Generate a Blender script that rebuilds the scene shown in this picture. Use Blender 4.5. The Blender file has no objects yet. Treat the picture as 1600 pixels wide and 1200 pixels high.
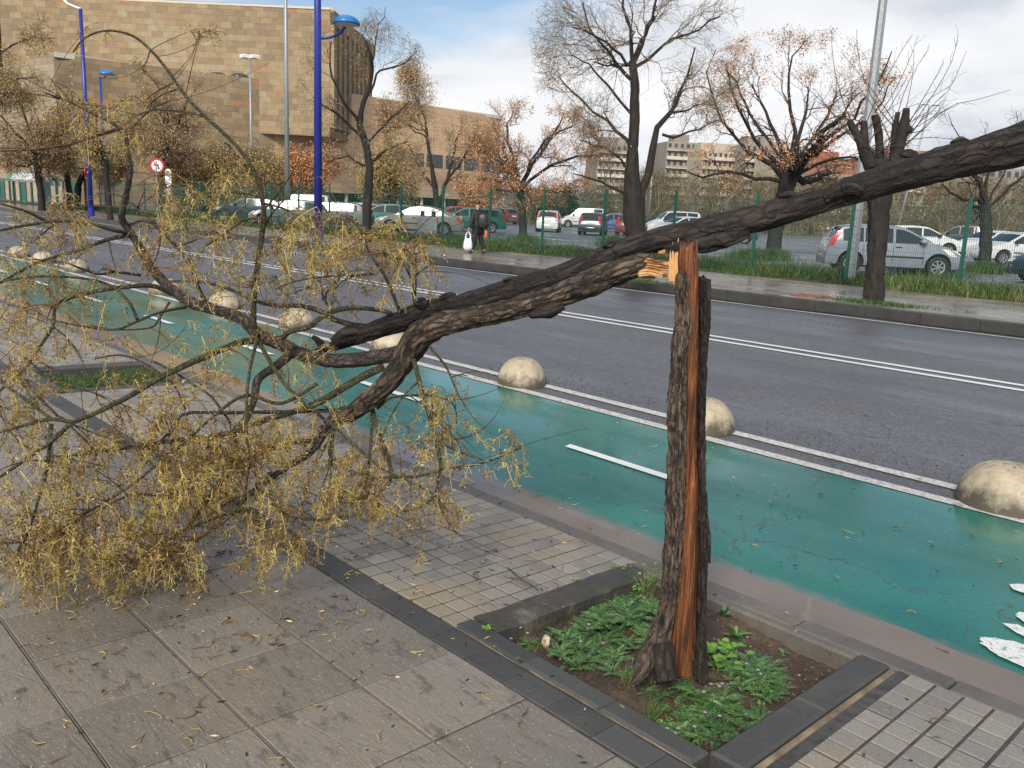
import bpy, math, random
import numpy as np
from mathutils import Matrix, Vector, noise as mnoise
random.seed(7)
RNG = np.random.default_rng(11)
sc = bpy.context.scene
R = math.radians
# ---------------- camera ----------------
FPX = 1340.9
FW = np.array([-.70530, .67982, -.20101]); RT = np.array([.68685, .72549, .04360]); UP = np.array([-.17547, .10731, .97862])
FW /= np.linalg.norm(FW); RT -= FW*(RT@FW); RT /= np.linalg.norm(RT); UP = np.cross(RT, FW)
EYE = np.array([0, 0, 1.57])
cam = bpy.data.cameras.new('camera'); cam_ob = bpy.data.objects.new('camera', cam); sc.collection.objects.link(cam_ob)
cam.sensor_width = 36; cam.lens = 36*FPX/1600; cam.clip_end = 3000; cam.clip_start = .05
cam_ob.matrix_world = Matrix(((RT[0], UP[0], -FW[0], EYE[0]), (RT[1], UP[1], -FW[1], EYE[1]), (RT[2], UP[2], -FW[2], EYE[2]), (0, 0, 0, 1)))
sc.camera = cam_ob
sc.render.resolution_x = 1024; sc.render.resolution_y = 768
# ---------------- light ----------------
SUN_EL, SUN_AZ = 36, 150      # azimuth measured from +Y clockwise
sun = bpy.data.lights.new('sun', 'SUN'); sun.energy = 2.4; sun.angle = R(14); sun.color = (1, .95, .86)
sun_ob = bpy.data.objects.new('sun', sun); sc.collection.objects.link(sun_ob)
sd = Vector((math.sin(R(SUN_AZ))*math.cos(R(SUN_EL)), math.cos(R(SUN_AZ))*math.cos(R(SUN_EL)), math.sin(R(SUN_EL))))
sun_ob.rotation_euler = sd.to_track_quat('Z', 'Y').to_euler()
sc.view_settings.view_transform = 'Standard'; sc.view_settings.look = 'None'
sc.view_settings.exposure = 0.72; sc.view_settings.gamma = 1
W = bpy.data.worlds.new('World'); sc.world = W; W.use_nodes = True
nt = W.node_tree; nt.nodes.clear(); N = nt.nodes.new; L = nt.links.new
def vmath(nt, op, a, b=None):
    n = nt.nodes.new('ShaderNodeMath'); n.operation = op
    for i, v in enumerate((a, b)):
        if v is None: continue
        if isinstance(v, (int, float)): n.inputs[i].default_value = v
        else: nt.links.new(v, n.inputs[i])
    return n.outputs[0]
tc = N('ShaderNodeTexCoord'); sx = N('ShaderNodeSeparateXYZ'); L(tc.outputs['Generated'], sx.inputs[0])
den = vmath(nt, 'ADD', vmath(nt, 'MAXIMUM', sx.outputs[2], 0.0), .22)
cx = N('ShaderNodeCombineXYZ'); L(vmath(nt, 'DIVIDE', sx.outputs[0], den), cx.inputs[0]); L(vmath(nt, 'DIVIDE', sx.outputs[1], den), cx.inputs[1])
def wnoise(scale, det, off, rough=.55):
    mp = N('ShaderNodeMapping'); mp.inputs['Location'].default_value = off; L(cx.outputs[0], mp.inputs[0])
    n = N('ShaderNodeTexNoise'); n.inputs['Scale'].default_value = scale; n.inputs['Detail'].default_value = det; n.inputs['Roughness'].default_value = rough
    L(mp.outputs[0], n.inputs['Vector']); return n.outputs['Fac']
SKX, SKY_ = 18.3, 30.2
def wramp(f, pts):
    r = N('ShaderNodeValToRGB'); L(f, r.inputs[0]); e = r.color_ramp.elements
    while len(e) < len(pts): e.new(.5)
    for el, (p, c) in zip(e, pts): el.position = p; el.color = (*c, 1)
    return r.outputs[0]
sky = N('ShaderNodeTexSky'); sky.sky_type = 'NISHITA'; sky.sun_disc = False; sky.sun_elevation = R(SUN_EL); sky.sun_rotation = R(SUN_AZ)
b1 = N('ShaderNodeBackground'); L(sky.outputs[0], b1.inputs[0]); b1.inputs[1].default_value = .08
cl = wramp(wnoise(.9, 8, (42.1, 1.7, 0)), [(.36, (.34, .375, .44)), (.44, (.43, .455, .50)), (.50, (.54, .555, .58)), (.60, (.61, .615, .625))])
b2 = N('ShaderNodeBackground'); L(cl, b2.inputs[0]); b2.inputs[1].default_value = .98
mk = vmath(nt, 'ADD', wnoise(.75, 7, (SKX, SKY_, 0), .5), vmath(nt, 'MULTIPLY', vmath(nt, 'MAXIMUM', vmath(nt, 'SUBTRACT', .28, sx.outputs[2]), 0.0), 1.2))
mask = wramp(mk, [(.46, (0, 0, 0)), (.58, (1, 1, 1))])
mx = N('ShaderNodeMixShader'); L(mask, mx.inputs[0]); L(b1.outputs[0], mx.inputs[1]); L(b2.outputs[0], mx.inputs[2])
wo = N('ShaderNodeOutputWorld'); L(mx.outputs[0], wo.inputs[0])

# ---------------- helpers ----------------
def ray(px, py): return FW+RT*(px-800)/FPX-UP*(py-600)/FPX
def P(px, py, d): return EYE+ray(px, py)*d
def gz(px, py, z=0.): r = ray(px, py); return EYE+r*(z-EYE[2])/r[2]
def gY(px, py, Y): r = ray(px, py); return EYE+r*Y/r[1]
SL = .0318
def gs(px, py): r = ray(px, py); return EYE+r*(-EYE[2])/(r[2]+SL*r[1])
def depth(p): return float((np.array(p)-EYE)@FW)
def unit(v): v = np.asarray(v, float); return v/(np.linalg.norm(v, axis=-1, keepdims=True)+1e-9)

class MB:
    """collects vertices and faces of one mesh"""
    def __init__(s): s.v = []; s.f = []; s.n = 0; s.mi = []; s.a = []; s.uv = []
    def add(s, v, f, mi=0, tone=None, uv=None):
        v = np.asarray(v, float).reshape(-1, 3); s.v.append(v)
        if not isinstance(f, list): f = [f]
        for g in f:
            g = np.asarray(g, int)
            if g.ndim == 1: g = g.reshape(1, -1)
            s.f.append(g+s.n); s.mi.append(np.full(len(g), mi))
        s.a.append(np.full(len(v), .5) if tone is None else np.broadcast_to(np.asarray(tone, float), (len(v),)).copy())
        s.n += len(v); return s
    def box(s, a, b, mi=0, tone=None, bev=0):
        x0, y0, z0 = a; x1, y1, z1 = b
        if bev:
            i = bev
            v = [(x0, y0, z0), (x1, y0, z0), (x1, y1, z0), (x0, y1, z0), (x0, y0, z1-i), (x1, y0, z1-i), (x1, y1, z1-i), (x0, y1, z1-i), (x0+i, y0+i, z1), (x1-i, y0+i, z1), (x1-i, y1-i, z1), (x0+i, y1-i, z1)]
            f = [(0, 3, 2, 1), (8, 9, 10, 11)]+[(k, (k+1) % 4, 4+(k+1) % 4, 4+k) for k in range(4)]+[(4+k, 4+(k+1) % 4, 8+(k+1) % 4, 8+k) for k in range(4)]
        else:
            v = [(x0, y0, z0), (x1, y0, z0), (x1, y1, z0), (x0, y1, z0), (x0, y0, z1), (x1, y0, z1), (x1, y1, z1), (x0, y1, z1)]
            f = [(0, 3, 2, 1), (4, 5, 6, 7)]+[(k, (k+1) % 4, 4+(k+1) % 4, 4+k) for k in range(4)]
        return s.add(v, f, mi, tone)
    def loft(s, rings, cap=True, mi=0, closed=True, tone=None):
        rings = np.asarray(rings, float); m, n = rings.shape[:2]
        i, j = np.meshgrid(np.arange(m-1), np.arange(n if closed else n-1), indexing='ij'); i = i.ravel(); j = j.ravel(); k = (j+1) % n
        f = np.stack([i*n+j, i*n+k, (i+1)*n+k, (i+1)*n+j], 1)
        fs = [f]
        if cap and closed: fs += [np.arange(n)[::-1].reshape(1, -1), (np.arange(n)+(m-1)*n).reshape(1, -1)]
        return s.add(rings.reshape(-1, 3), fs, mi, tone)
    def tubes(s, PP, RR, sides=3, mi=0, tone=None, cap=False):
        """PP [N,K,3], RR [N,K]"""
        PP = np.asarray(PP, float); RR = np.asarray(RR, float)
        if PP.ndim == 2: PP = PP[None]; RR = RR[None]
        Nn, K = PP.shape[:2]
        T = np.gradient(PP, axis=1); T = unit(T)
        ref = np.where(np.abs(T[..., 2:3]) < .9, np.array([0, 0, 1.]), np.array([1., 0, 0]))
        ref = np.broadcast_to(ref[:, :1], T.shape) if K > 1 else ref
        A = unit(np.cross(T, ref)); B = np.cross(T, A)
        th = np.arange(sides)*2*math.pi/sides
        V = PP[:, :, None]+RR[:, :, None, None]*(np.cos(th)[None, None, :, None]*A[:, :, None]+np.sin(th)[None, None, :, None]*B[:, :, None])
        n_, i, j = np.meshgrid(np.arange(Nn), np.arange(K-1), np.arange(sides), indexing='ij'); n_ = n_.ravel(); i = i.ravel(); j = j.ravel(); k = (j+1) % sides
        b = n_*K*sides
        f = np.stack([b+i*sides+j, b+i*sides+k, b+(i+1)*sides+k, b+(i+1)*sides+j], 1)
        fs = [f]
        if cap:
            bb = (np.arange(Nn)*K*sides)[:, None]; fs += [bb+np.arange(sides)[None, ::-1], bb+(K-1)*sides+np.arange(sides)[None]]
        if tone is not None and np.ndim(tone) == 1: tone = np.repeat(tone, K*sides)
        return s.add(V.reshape(-1, 3), fs, mi, tone)
    def build(s, name, mats, parent=None, smooth=False, loc=None, xf=None):
        v = np.concatenate(s.v) if s.v else np.zeros((0, 3))
        if xf is not None: v = xf(v)
        if loc is not None: v = v-np.asarray(loc)
        me = bpy.data.meshes.new(name)
        cnt = [np.full(len(g), g.shape[1]) for g in s.f]; lt = np.concatenate(cnt); lv = np.concatenate([g.ravel() for g in s.f])
        me.vertices.add(len(v)); me.vertices.foreach_set('co', v.ravel())
        me.loops.add(len(lv)); me.loops.foreach_set('vertex_index', lv)
        me.polygons.add(len(lt)); me.polygons.foreach_set('loop_start', np.concatenate([[0], np.cumsum(lt)[:-1]]))
        if not isinstance(mats, (list, tuple)): mats = [mats]
        for m in mats: me.materials.append(m)
        if len(mats) > 1: me.polygons.foreach_set('material_index', np.concatenate(s.mi))
        me.polygons.foreach_set('use_smooth', np.full(len(lt), bool(smooth)))
        at = me.attributes.new('tone', 'FLOAT', 'POINT'); at.data.foreach_set('value', np.concatenate(s.a))
        if getattr(s, 'bk', None) is not None: at = me.attributes.new('bk', 'FLOAT_VECTOR', 'POINT'); at.data.foreach_set('vector', np.asarray(s.bk, float).ravel())
        me.update(calc_edges=True); me.validate()
        o = bpy.data.objects.new(name, me); sc.collection.objects.link(o)
        if parent is not None: o.parent = parent
        elif loc is not None: o.location = Vector(loc)
        return o
def tag(o, label=None, cat=None, group=None, kind=None):
    if label: o['label'] = label
    if cat: o['category'] = cat
    if group: o['group'] = group
    if kind: o['kind'] = kind
    return o
def empty(name, loc, rz=0., label=None, cat=None, group=None):
    o = bpy.data.objects.new(name, None); sc.collection.objects.link(o); o.location = Vector(loc); o.rotation_euler = (0, 0, rz); o.empty_display_size = .2
    return tag(o, label, cat, group)
def copy_tree(src, loc, rz, label, group=None):
    r = src.copy(); sc.collection.objects.link(r); r.location = Vector(loc); r.rotation_euler = (0, 0, rz); r['label'] = label
    if group: r['group'] = group
    for ch in list(src.children):
        c = ch.copy(); sc.collection.objects.link(c); c.parent = r
        for g in list(ch.children):
            d = g.copy(); sc.collection.objects.link(d); d.parent = c
    return r
# ---------------- materials ----------------
MATS = {}
class Mat:
    def __init__(s, name):
        m = bpy.data.materials.new(name); m.use_nodes = True; s.m = m; s.nt = m.node_tree; s.b = s.nt.nodes['Principled BSDF']; MATS[name] = m
        s.pos = s.nt.nodes.new('ShaderNodeNewGeometry').outputs['Position']
    def n(s, t, **k):
        x = s.nt.nodes.new(t)
        for a, v in k.items(): setattr(x, a, v)
        return x
    def l(s, a, b): s.nt.links.new(a, b)
    def vec(s, scale=(1, 1, 1), src=None, rot=(0, 0, 0), loc=(0, 0, 0)):
        mp = s.n('ShaderNodeMapping'); mp.inputs['Scale'].default_value = scale; mp.inputs['Rotation'].default_value = rot; mp.inputs['Location'].default_value = loc
        s.l(src or s.pos, mp.inputs[0]); return mp.outputs[0]
    def noise(s, scale, detail=4, rough=.55, stretch=(1, 1, 1), dist=0, src=None, loc=(0, 0, 0)):
        x = s.n('ShaderNodeTexNoise'); x.inputs['Scale'].default_value = scale; x.inputs['Detail'].default_value = detail; x.inputs['Roughness'].default_value = rough; x.inputs['Distortion'].default_value = dist
        s.l(s.vec(stretch, src, loc=loc), x.inputs['Vector']); return x.outputs['Fac']
    def vor(s, scale, feature='F1', stretch=(1, 1, 1), out='Distance', src=None):
        x = s.n('ShaderNodeTexVoronoi'); x.feature = feature; x.inputs['Scale'].default_value = scale; s.l(s.vec(stretch, src), x.inputs['Vector']); return x.outputs[out]
    def ramp(s, f, pts):
        r = s.n('ShaderNodeValToRGB'); s.l(f, r.inputs[0]); e = r.color_ramp.elements
        while len(e) < len(pts): e.new(.5)
        for el, (p, c) in zip(e, pts):
            el.position = p; el.color = (c, c, c, 1) if isinstance(c, (int, float)) else (*c, 1)
        return r.outputs[0]
    def mix(s, f, a, b, mode='MIX'):
        x = s.n('ShaderNodeMix'); x.data_type = 'RGBA'; x.blend_type = mode
        for i, v in ((0, f), (6, a), (7, b)):
            if isinstance(v, (int, float)): x.inputs[i].default_value = v if i == 0 else (v, v, v, 1)
            elif isinstance(v, tuple): x.inputs[i].default_value = (*v, 1)
            else: s.l(v, x.inputs[i])
        return x.outputs[2]
    def math(s, op, a, b=None): return vmath(s.nt, op, a, b)
    def attr(s, name='tone'):
        a = s.n('ShaderNodeAttribute'); a.attribute_name = name; return a.outputs['Fac']
    def col(s, c):
        if isinstance(c, tuple): s.b.inputs['Base Color'].default_value = (*c, 1)
        else: s.l(c, s.b.inputs['Base Color'])
        return s
    def rough(s, r):
        if isinstance(r, (int, float)): s.b.inputs['Roughness'].default_value = r
        else: s.l(r, s.b.inputs['Roughness'])
        return s
    def bump(s, h, strength=.4, dist=.01):
        x = s.n('ShaderNodeBump'); x.inputs['Strength'].default_value = strength; x.inputs['Distance'].default_value = dist; s.l(h, x.inputs['Height']); s.l(x.outputs[0], s.b.inputs['Normal']); return s
    def set(s, **k):
        for a, v in k.items(): s.b.inputs[a.replace('_', ' ')].default_value = v
        return s
def simple(name, c, rough=.5, var=.15, scale=6, metallic=0., coat=0.):
    m = Mat(name); f = m.noise(scale, 5); lo = tuple(x*(1-var) for x in c); hi = tuple(min(1, x*(1+var)) for x in c)
    m.col(m.ramp(f, [(.3, lo), (.7, hi)])); m.rough(rough); m.set(Metallic=metallic, Coat_Weight=coat); return m.m
# ================= SETTING =================
def sheet(name, x0, x1, y0, y1, z, m, nx=1, ny=1, slope=False):
    xs = np.linspace(x0, x1, nx+1); ys = np.linspace(y0, y1, ny+1)
    X, Y = np.meshgrid(xs, ys, indexing='ij'); V = np.stack([X, Y, np.full_like(X, z)], -1).reshape(-1, 3)
    if slope: V[:, 2] -= SL*V[:, 1]
    i, j = np.meshgrid(np.arange(nx), np.arange(ny), indexing='ij'); i = i.ravel(); j = j.ravel(); w = ny+1
    mb = MB(); mb.add(V, np.stack([i*w+j, (i+1)*w+j, (i+1)*w+j+1, i*w+j+1], 1))
    return tag(mb.build(name, m), kind='structure')
RZ = -.14    # road level
FZ = .06     # far pavement level
# -- asphalt
def asphalt(name, c0, c1, wet):
    m = Mat(name)
    big = m.noise(.35, 6, .6, (1, 2.2, 1)); fine = m.noise(26, 5, .85); agg = m.vor(90, out='Distance'); spk = m.ramp(m.noise(48, 3, .85), [(.57, 0.), (.66, 1.)])
    c = m.mix(m.ramp(big, [(.35, 0.), (.65, 1.)]), c0, c1)
    c = m.mix(m.ramp(fine, [(.36, .75), (.62, 0.)]), c, tuple(x*.35 for x in c0))
    c = m.mix(m.math('MULTIPLY', spk, .6), c, (.34, .33, .32))
    # fine cracks
    cr = m.vor(.33, 'DISTANCE_TO_EDGE', src=None); wv = m.noise(2.2, 4)
    x = m.n('ShaderNodeTexVoronoi'); x.feature = 'DISTANCE_TO_EDGE'; x.inputs['Scale'].default_value = .3
    vm = m.n('ShaderNodeVectorMath'); vm.operation = 'ADD'; nn = m.n('ShaderNodeTexNoise'); nn.inputs['Scale'].default_value = 1.3; nn.inputs['Detail'].default_value = 6; m.l(m.pos, nn.inputs['Vector']); m.l(m.pos, vm.inputs[0]); m.l(nn.outputs['Color'], vm.inputs[1]); m.l(vm.outputs[0], x.inputs['Vector'])
    line = m.ramp(x.outputs['Distance'], [(.001, 1.), (.0035, 0.)]); gate = m.ramp(m.noise(.5, 2, loc=(3, 8, 0)), [(.52, 0.), (.56, 1.)])
    c = m.mix(m.math('MULTIPLY', m.math('MULTIPLY', line, gate), .7), c, (.012, .012, .013))
    m.col(c)
    w = m.noise(.45, 5, .6, (.5, 1.9, 1), loc=(11, 4, 0))
    rr = m.ramp(w, [(.42, wet[0]), (.56, wet[1]), (.66, wet[2])])
    if name == 'asphalt':    # rain stands towards the far kerb
        sy = m.n('ShaderNodeSeparateXYZ'); m.l(m.pos, sy.inputs[0]); k = m.math('ADD', sy.outputs[1], m.math('MULTIPLY', m.math('SUBTRACT', m.noise(.5, 5, .6, (.6, 2, 1), loc=(8, 1, 0)), .5), 7.)); rr = m.mix(m.ramp(m.math('MULTIPLY', k, .05), [(.62, 0.), (.72, 1.)]), rr, .16)
    m.rough(rr)
    h = m.mix(m.ramp(w, [(.55, 1.), (.7, .25)]), .5, m.math('ADD', agg, fine)); m.bump(h, .55, .006)
    return m
asp = asphalt('asphalt', (.108, .108, .118), (.15, .15, .162), (.62, .42, .2)).m
asp_lot = asphalt('parking_asphalt', (.15, .145, .15), (.2, .195, .2), (.55, .35, .18)).m
dirt = Mat('dirt'); f = dirt.noise(5, 8, .65); dirt.col(dirt.ramp(f, [(.3, (.035, .022, .013)), (.55, (.07, .045, .028)), (.75, (.12, .085, .055))])); dirt.rough(.8); dirt.bump(dirt.noise(40, 6, .7), .8, .02); dirt = dirt.m
ground = Mat('ground'); f = ground.noise(.05, 6); ground.col(ground.ramp(f, [(.35, (.06, .055, .035)), (.65, (.05, .07, .025))])); ground.rough(.9); ground = ground.m
sheet('ground', -900, 900, -600, 1200, -.6, ground)
sheet('road', -160, 60, 3.2, 15.85, RZ, asp)
tag(bpy.data.objects['road'], kind='structure')
# -- green cycle lane, worn wet paint
g = Mat('green_paint')
big = g.noise(.6, 6, .6, (1, 1.6, 1)); fine = g.noise(45, 4, .7)
c = g.ramp(big, [(.3, (.009, .095, .07)), (.5, (.018, .145, .11)), (.7, (.035, .19, .15))])
c = g.mix(g.ramp(fine, [(.35, .3), (.6, 0.)]), c, (.005, .045, .034))
spk = g.ramp(g.noise(38, 2, .9, loc=(4, 1, 0)), [(.69, 0.), (.72, 1.)]); c = g.mix(g.math('MULTIPLY', spk, .8), c, (.02, .03, .025))
# crack running along the lane and short ones across
nn = g.n('ShaderNodeTexNoise'); nn.inputs['Scale'].default_value = 1.1; nn.inputs['Detail'].default_value = 9; nn.inputs['Roughness'].default_value = .65; g.l(g.pos, nn.inputs['Vector'])
vm = g.n('ShaderNodeVectorMath'); vm.operation = 'ADD'; g.l(g.pos, vm.inputs[0]); g.l(nn.outputs['Color'], vm.inputs[1])
sp = g.n('ShaderNodeSeparateXYZ'); g.l(vm.outputs[0], sp.inputs[0])
ln = g.math('ABSOLUTE', g.math('SUBTRACT', sp.outputs[1], 4.62)); ln = g.ramp(ln, [(.002, 1.), (.009, 0.)])
x = g.n('ShaderNodeTexVoronoi'); x.feature = 'DISTANCE_TO_EDGE'; x.inputs['Scale'].default_value = .36; g.l(vm.outputs[0], x.inputs['Vector']); l2 = g.ramp(x.outputs['Distance'], [(.001, 1.), (.004, 0.)])
crk = g.math('MULTIPLY', g.math('MAXIMUM', ln, l2), .75)
c = g.mix(crk, c, (.03, .028, .025)); 
# mud film near the kerb with a ragged edge
so = g.n('ShaderNodeSeparateXYZ'); g.l(g.pos, so.inputs[0])
e = g.math('ADD', so.outputs[1], g.math('MULTIPLY', g.math('SUBTRACT', g.noise(5, 7, .7), .5), .22))
mud = g.ramp(g.math('SUBTRACT', e, 3.2), [(.36, 1.), (.47, 0.)])
c = g.mix(g.math('MULTIPLY', mud, .93), c, g.ramp(g.noise(3, 5), [(.3, (.155, .125, .10)), (.7, (.215, .175, .145))])); g.col(c)
w = g.noise(.8, 6, .6, (.5, 1.8, 1), loc=(2, 7, 0)); r = g.ramp(w, [(.38, .36), (.50, .2), (.60, .07)])
r = g.mix(mud, r, .06); g.rough(r)
hh = g.mix(mud, g.math('SUBTRACT', fine, crk), .5); g.bump(hh, .14, .003); g.set(Specular_IOR_Level=.5)
sheet('cycle_lane', -160, 30, 3.3, 5.58, RZ+.004, g.m)
# -- road markings: worn white paint
wp = Mat('road_paint'); f = wp.noise(28, 7, .8); c = wp.ramp(f, [(.36, (.10, .10, .10)), (.44, (.42, .40, .37)), (.6, (.62, .60, .55))]); wp.col(c); wp.rough(.45); wp.bump(f, .3, .003)
wp2 = Mat('bright_road_paint'); f = wp2.noise(30, 6, .7); wp2.col(wp2.ramp(f, [(.25, (.35, .36, .35)), (.4, (.7, .7, .68))])); wp2.rough(.35)
wp3 = Mat('chipped_road_paint'); f = wp3.noise(40, 8, .8); wp3.col(wp3.ramp(f, [(.40, (.03, .10, .08)), (.43, (.55, .55, .53)), (.6, (.74, .74, .72))])); wp3.rough(.35); wp3 = wp3.m
wp2 = wp2.m; wp = wp.m
def marking(name, m, quads, z):
    mb = MB()
    for q in quads: mb.add([(x, y, z) for x, y in q], [tuple(range(len(q)))])
    return tag(mb.build(name, m), kind='structure')
def rq(x0, x1, y0, y1): return [(x0, y0), (x1, y0), (x1, y1), (x0, y1)]
marking('lane_edge_marking', wp, [rq(-120, 30, 5.584, 5.70), rq(-120, 30, 5.93, 6.05)], RZ+.008)
marking('centre_line_marking', wp2, [rq(-140, 40, 10.32, 10.44), rq(-140, 40, 10.66, 10.78)], RZ+.008)
marking('gutter_line_marking', wp, [rq(-140, 40, 15.3, 15.4)], RZ+.008)
marking('cycle_dash_marking', wp2, [[(-4.12-2.7*k, 4.60), (-4.10-2.7*k, 4.52), (-3.17-2.7*k, 4.50), (-3.15-2.7*k, 4.585)] for k in range(-1, 12) if k >= 0], RZ+.012)
# painted cycle symbol, only its left wheel ends show
def ell(cx, cy, rx, ry, n=64, a0=0, a1=2*math.pi): return [(cx+rx*(1+.10*mnoise.noise((i*.9, cx*9, 2)))*math.cos(a0+(a1-a0)*i/n), cy+ry*(1+.16*mnoise.noise((i*.8, cy*9, 5)))*math.sin(a0+(a1-a0)*i/n)) for i in range(n)]
marking('cycle_symbol_marking', wp3, [ell(-.72, 3.79, .29, .12), ell(-.80, 4.19, .19, .10), [(-1.0, 4.03), (-.95, 4.07), (-.7, 3.97), (-.7, 3.9), (-.93, 3.98)], [(-1.12, 4.52), (-1.08, 4.58), (-.7, 4.50), (-.7, 4.41), (-1.09, 4.47)]], RZ+.012)
# -- near pavement
stone = Mat('paving_slab')
t = stone.attr(); big = stone.noise(1.3, 6, .6); mid = stone.noise(9, 8, .68, (1, 2.4, 1)); fine = stone.noise(85, 3, .85)
c = stone.ramp(t, [(0., (.130, .116, .100)), (.5, (.168, .150, .130)), (1., (.205, .182, .155))])
c = stone.mix(stone.ramp(big, [(.35, 0.), (.7, .6)]), c, (.25, .2, .145))
c = stone.mix(stone.ramp(mid, [(.34, .7), (.46, 0.)]), c, (.07, .06, .05)); c = stone.mix(stone.ramp(stone.noise(14, 7, .75, (1, 4.5, 1), .5, loc=(9, 1, 0)), [(.33, .8), (.38, 0.)]), c, (.045, .038, .032))
c = stone.mix(stone.math('MULTIPLY', stone.ramp(fine, [(.6, 0.), (.68, 1.)]), .75), c, (.48, .44, .38))
blot = stone.ramp(stone.vor(2.6, out='Distance'), [(.045, 1.), (.075, 0.)]); c = stone.mix(stone.math('MULTIPLY', blot, .7), c, (.03, .028, .026))
stone.col(c); stone.rough(stone.ramp(stone.noise(2.2, 7, .65, loc=(6, 2, 0)), [(.38, .12), (.6, .42)]))
rid = stone.math('ABSOLUTE', stone.math('SUBTRACT', stone.noise(3.2, 8, .6, (1, 3, 1), dist=.8), .5)); rid = stone.ramp(rid, [(0., 0.), (.05, 1.)])
hh = stone.math('ADD', stone.math('MULTIPLY', rid, .2), stone.math('ADD', stone.math('MULTIPLY', mid, .9), stone.math('MULTIPLY', fine, .12))); stone.bump(hh, .55, .009); stone = stone.m
tile = Mat('grooved_tile')
t = tile.attr(); c = tile.ramp(t, [(0., (.17, .154, .135)), (.5, (.225, .204, .178)), (1., (.285, .257, .222))]); fine = tile.noise(130, 3, .8); big = tile.noise(1.6, 5)
c = tile.mix(tile.ramp(big, [(.5, 0.), (.64, .7)]), c, (.30, .235, .155)); c = tile.mix(tile.ramp(fine, [(.33, .5), (.5, 0.)]), c, (.07, .06, .052)); c = tile.mix(tile.math('MULTIPLY', tile.ramp(fine, [(.63, 0.), (.7, 1.)]), .4), c, (.42, .39, .34))
c = tile.mix(tile.math('MULTIPLY', tile.ramp(tile.vor(3.1, out='Distance'), [(.05, 1.), (.08, 0.)]), .6), c, (.05, .045, .04))
tile.col(c); tile.rough(.5); tile.bump(tile.math('ADD', tile.noise(25, 5), fine), .35, .004); tile = tile.m
mort = Mat('mortar'); mort.col(mort.ramp(mort.noise(20, 5), [(.35, (.035, .032, .03)), (.7, (.085, .075, .062))])); mort.rough(.5); mort.bump(mort.noise(70, 5), .5, .005); mort = mort.m
dark = Mat('dark_granite'); t = dark.attr(); c = dark.ramp(t, [(0., (.040, .040, .039)), (1., (.068, .067, .063))]); c = dark.mix(dark.ramp(dark.noise(150, 2, .8), [(.64, 0.), (.7, .55)]), c, (.22, .22, .22)); c = dark.mix(dark.ramp(dark.noise(4, 6), [(.5, 0.), (.75, .5)]), c, (.11, .095, .075)); dark.col(c); dark.rough(.6); dark.bump(dark.noise(60, 5, .7), .35, .004); dark = dark.m
kerbm = Mat('kerb_stone'); c = kerbm.ramp(kerbm.noise(2.5, 7, .65), [(.3, (.075, .066, .055)), (.55, (.12, .105, .088)), (.72, (.18, .145, .108))]); c = kerbm.mix(kerbm.ramp(kerbm.noise(120, 2, .8), [(.64, 0.), (.7, .5)]), c, (.3, .28, .25)); kerbm.col(c); kerbm.rough(.45); kerbm.bump(kerbm.noise(35, 6, .7), .5, .008); kerbm = kerbm.m
sandm = simple('sandy_mortar', (.17, .13, .085), .8, .6, 9)
def shear(v): v = v.copy(); v[:, 2] -= SL*v[:, 1]; return v
PLX0, PLX1, PLY0, PLY1 = -2.255, -1.265, 2.155, 3.135      # planter opening
P2X0, P2X1 = -8.50, -7.55
# mortar bed under everything, with the two planter holes left out
mb = MB()
def bed(x0, x1, y0, y1, z=-.006): mb.add([(x0, y0, z), (x1, y0, z), (x1, y1, z), (x0, y1, z)], [(0, 1, 2, 3)])
for x0, x1 in ((-120, P2X0-.15), (P2X1+.15, PLX0-.15), (PLX1+.15, 25)): bed(x0, x1, -14, 3.22)
for x0, x1 in ((P2X0-.15, P2X1+.15), (PLX0-.15, PLX1+.15)): bed(x0, x1, -14, 2.05)
tag(mb.build('pavement_bed', mort, xf=shear), kind='structure')
# 40 cm slabs with open joints
mb = MB(); xs0, dx = -3.431, .3982; ys0, dy = 1.907, .4015
for i in range(-58, 16):
    for j in range(0, 14):
        x0 = xs0+i*dx; y1 = ys0-j*dy; gx = .0025+random.random()*.0012; gy = .0045+random.random()*.002
        dz = random.uniform(-.002, .0015)
        mb.box((x0+gx, y1-dy+gy, -.05), (x0+dx-gx, y1-gy, dz), tone=random.random(), bev=.0025)
        if j < 13: mb.box((x0, y1-dy-.0022, -.04), (x0+dx, y1-dy+.0022, -.0025), tone=.2)
mb.build('pavement_slabs', stone, xf=shear); tag(bpy.data.objects['pavement_slabs'], kind='structure')
# dark stone band
mb = MB(); x = -28.
while x < 4:
    w = .205+random.uniform(-.004, .004); mb.box((x+.0015, 1.914, -.05), (x+w-.0015, 2.035, random.uniform(-.002, .001)), tone=random.random(), bev=.004); x += w
tag(mb.build('pavement_band', dark, xf=shear), kind='structure')
# small grooved squares
mb = MB(); p = .1005; x = -26.; k = 0
while x < 4:
    for j in range(12):
        y = 2.045+j*p*.965; y2 = y+p*.965
        if (PLX0-.16 < x+p/2 < PLX1+.19 or P2X0-.19 < x+p/2 < P2X1+.19): continue
        g1 = .005 if k % 4 else .008; g2 = .0045 if j % 4 else .007
        mb.box((x+g1, y+g2, -.04), (x+p-.005, y2-.0045, random.uniform(-.001, .001)), tone=min(1, max(0, random.gauss(.5, .22))), bev=.003)
    x += p; k += 1
tag(mb.build('pavement_tiles', tile, xf=shear), kind='structure')
# near kerb
mb = MB(); x = -110.
while x < 20:
    w = .8 if x < -3.5 else .62; mb.box((x+.002, 3.20, -.14), (x+w-.002, 3.325, random.uniform(-.002, .002)), bev=.012); x += w
tag(mb.build('kerb', kerbm, xf=shear), kind='structure')
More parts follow.
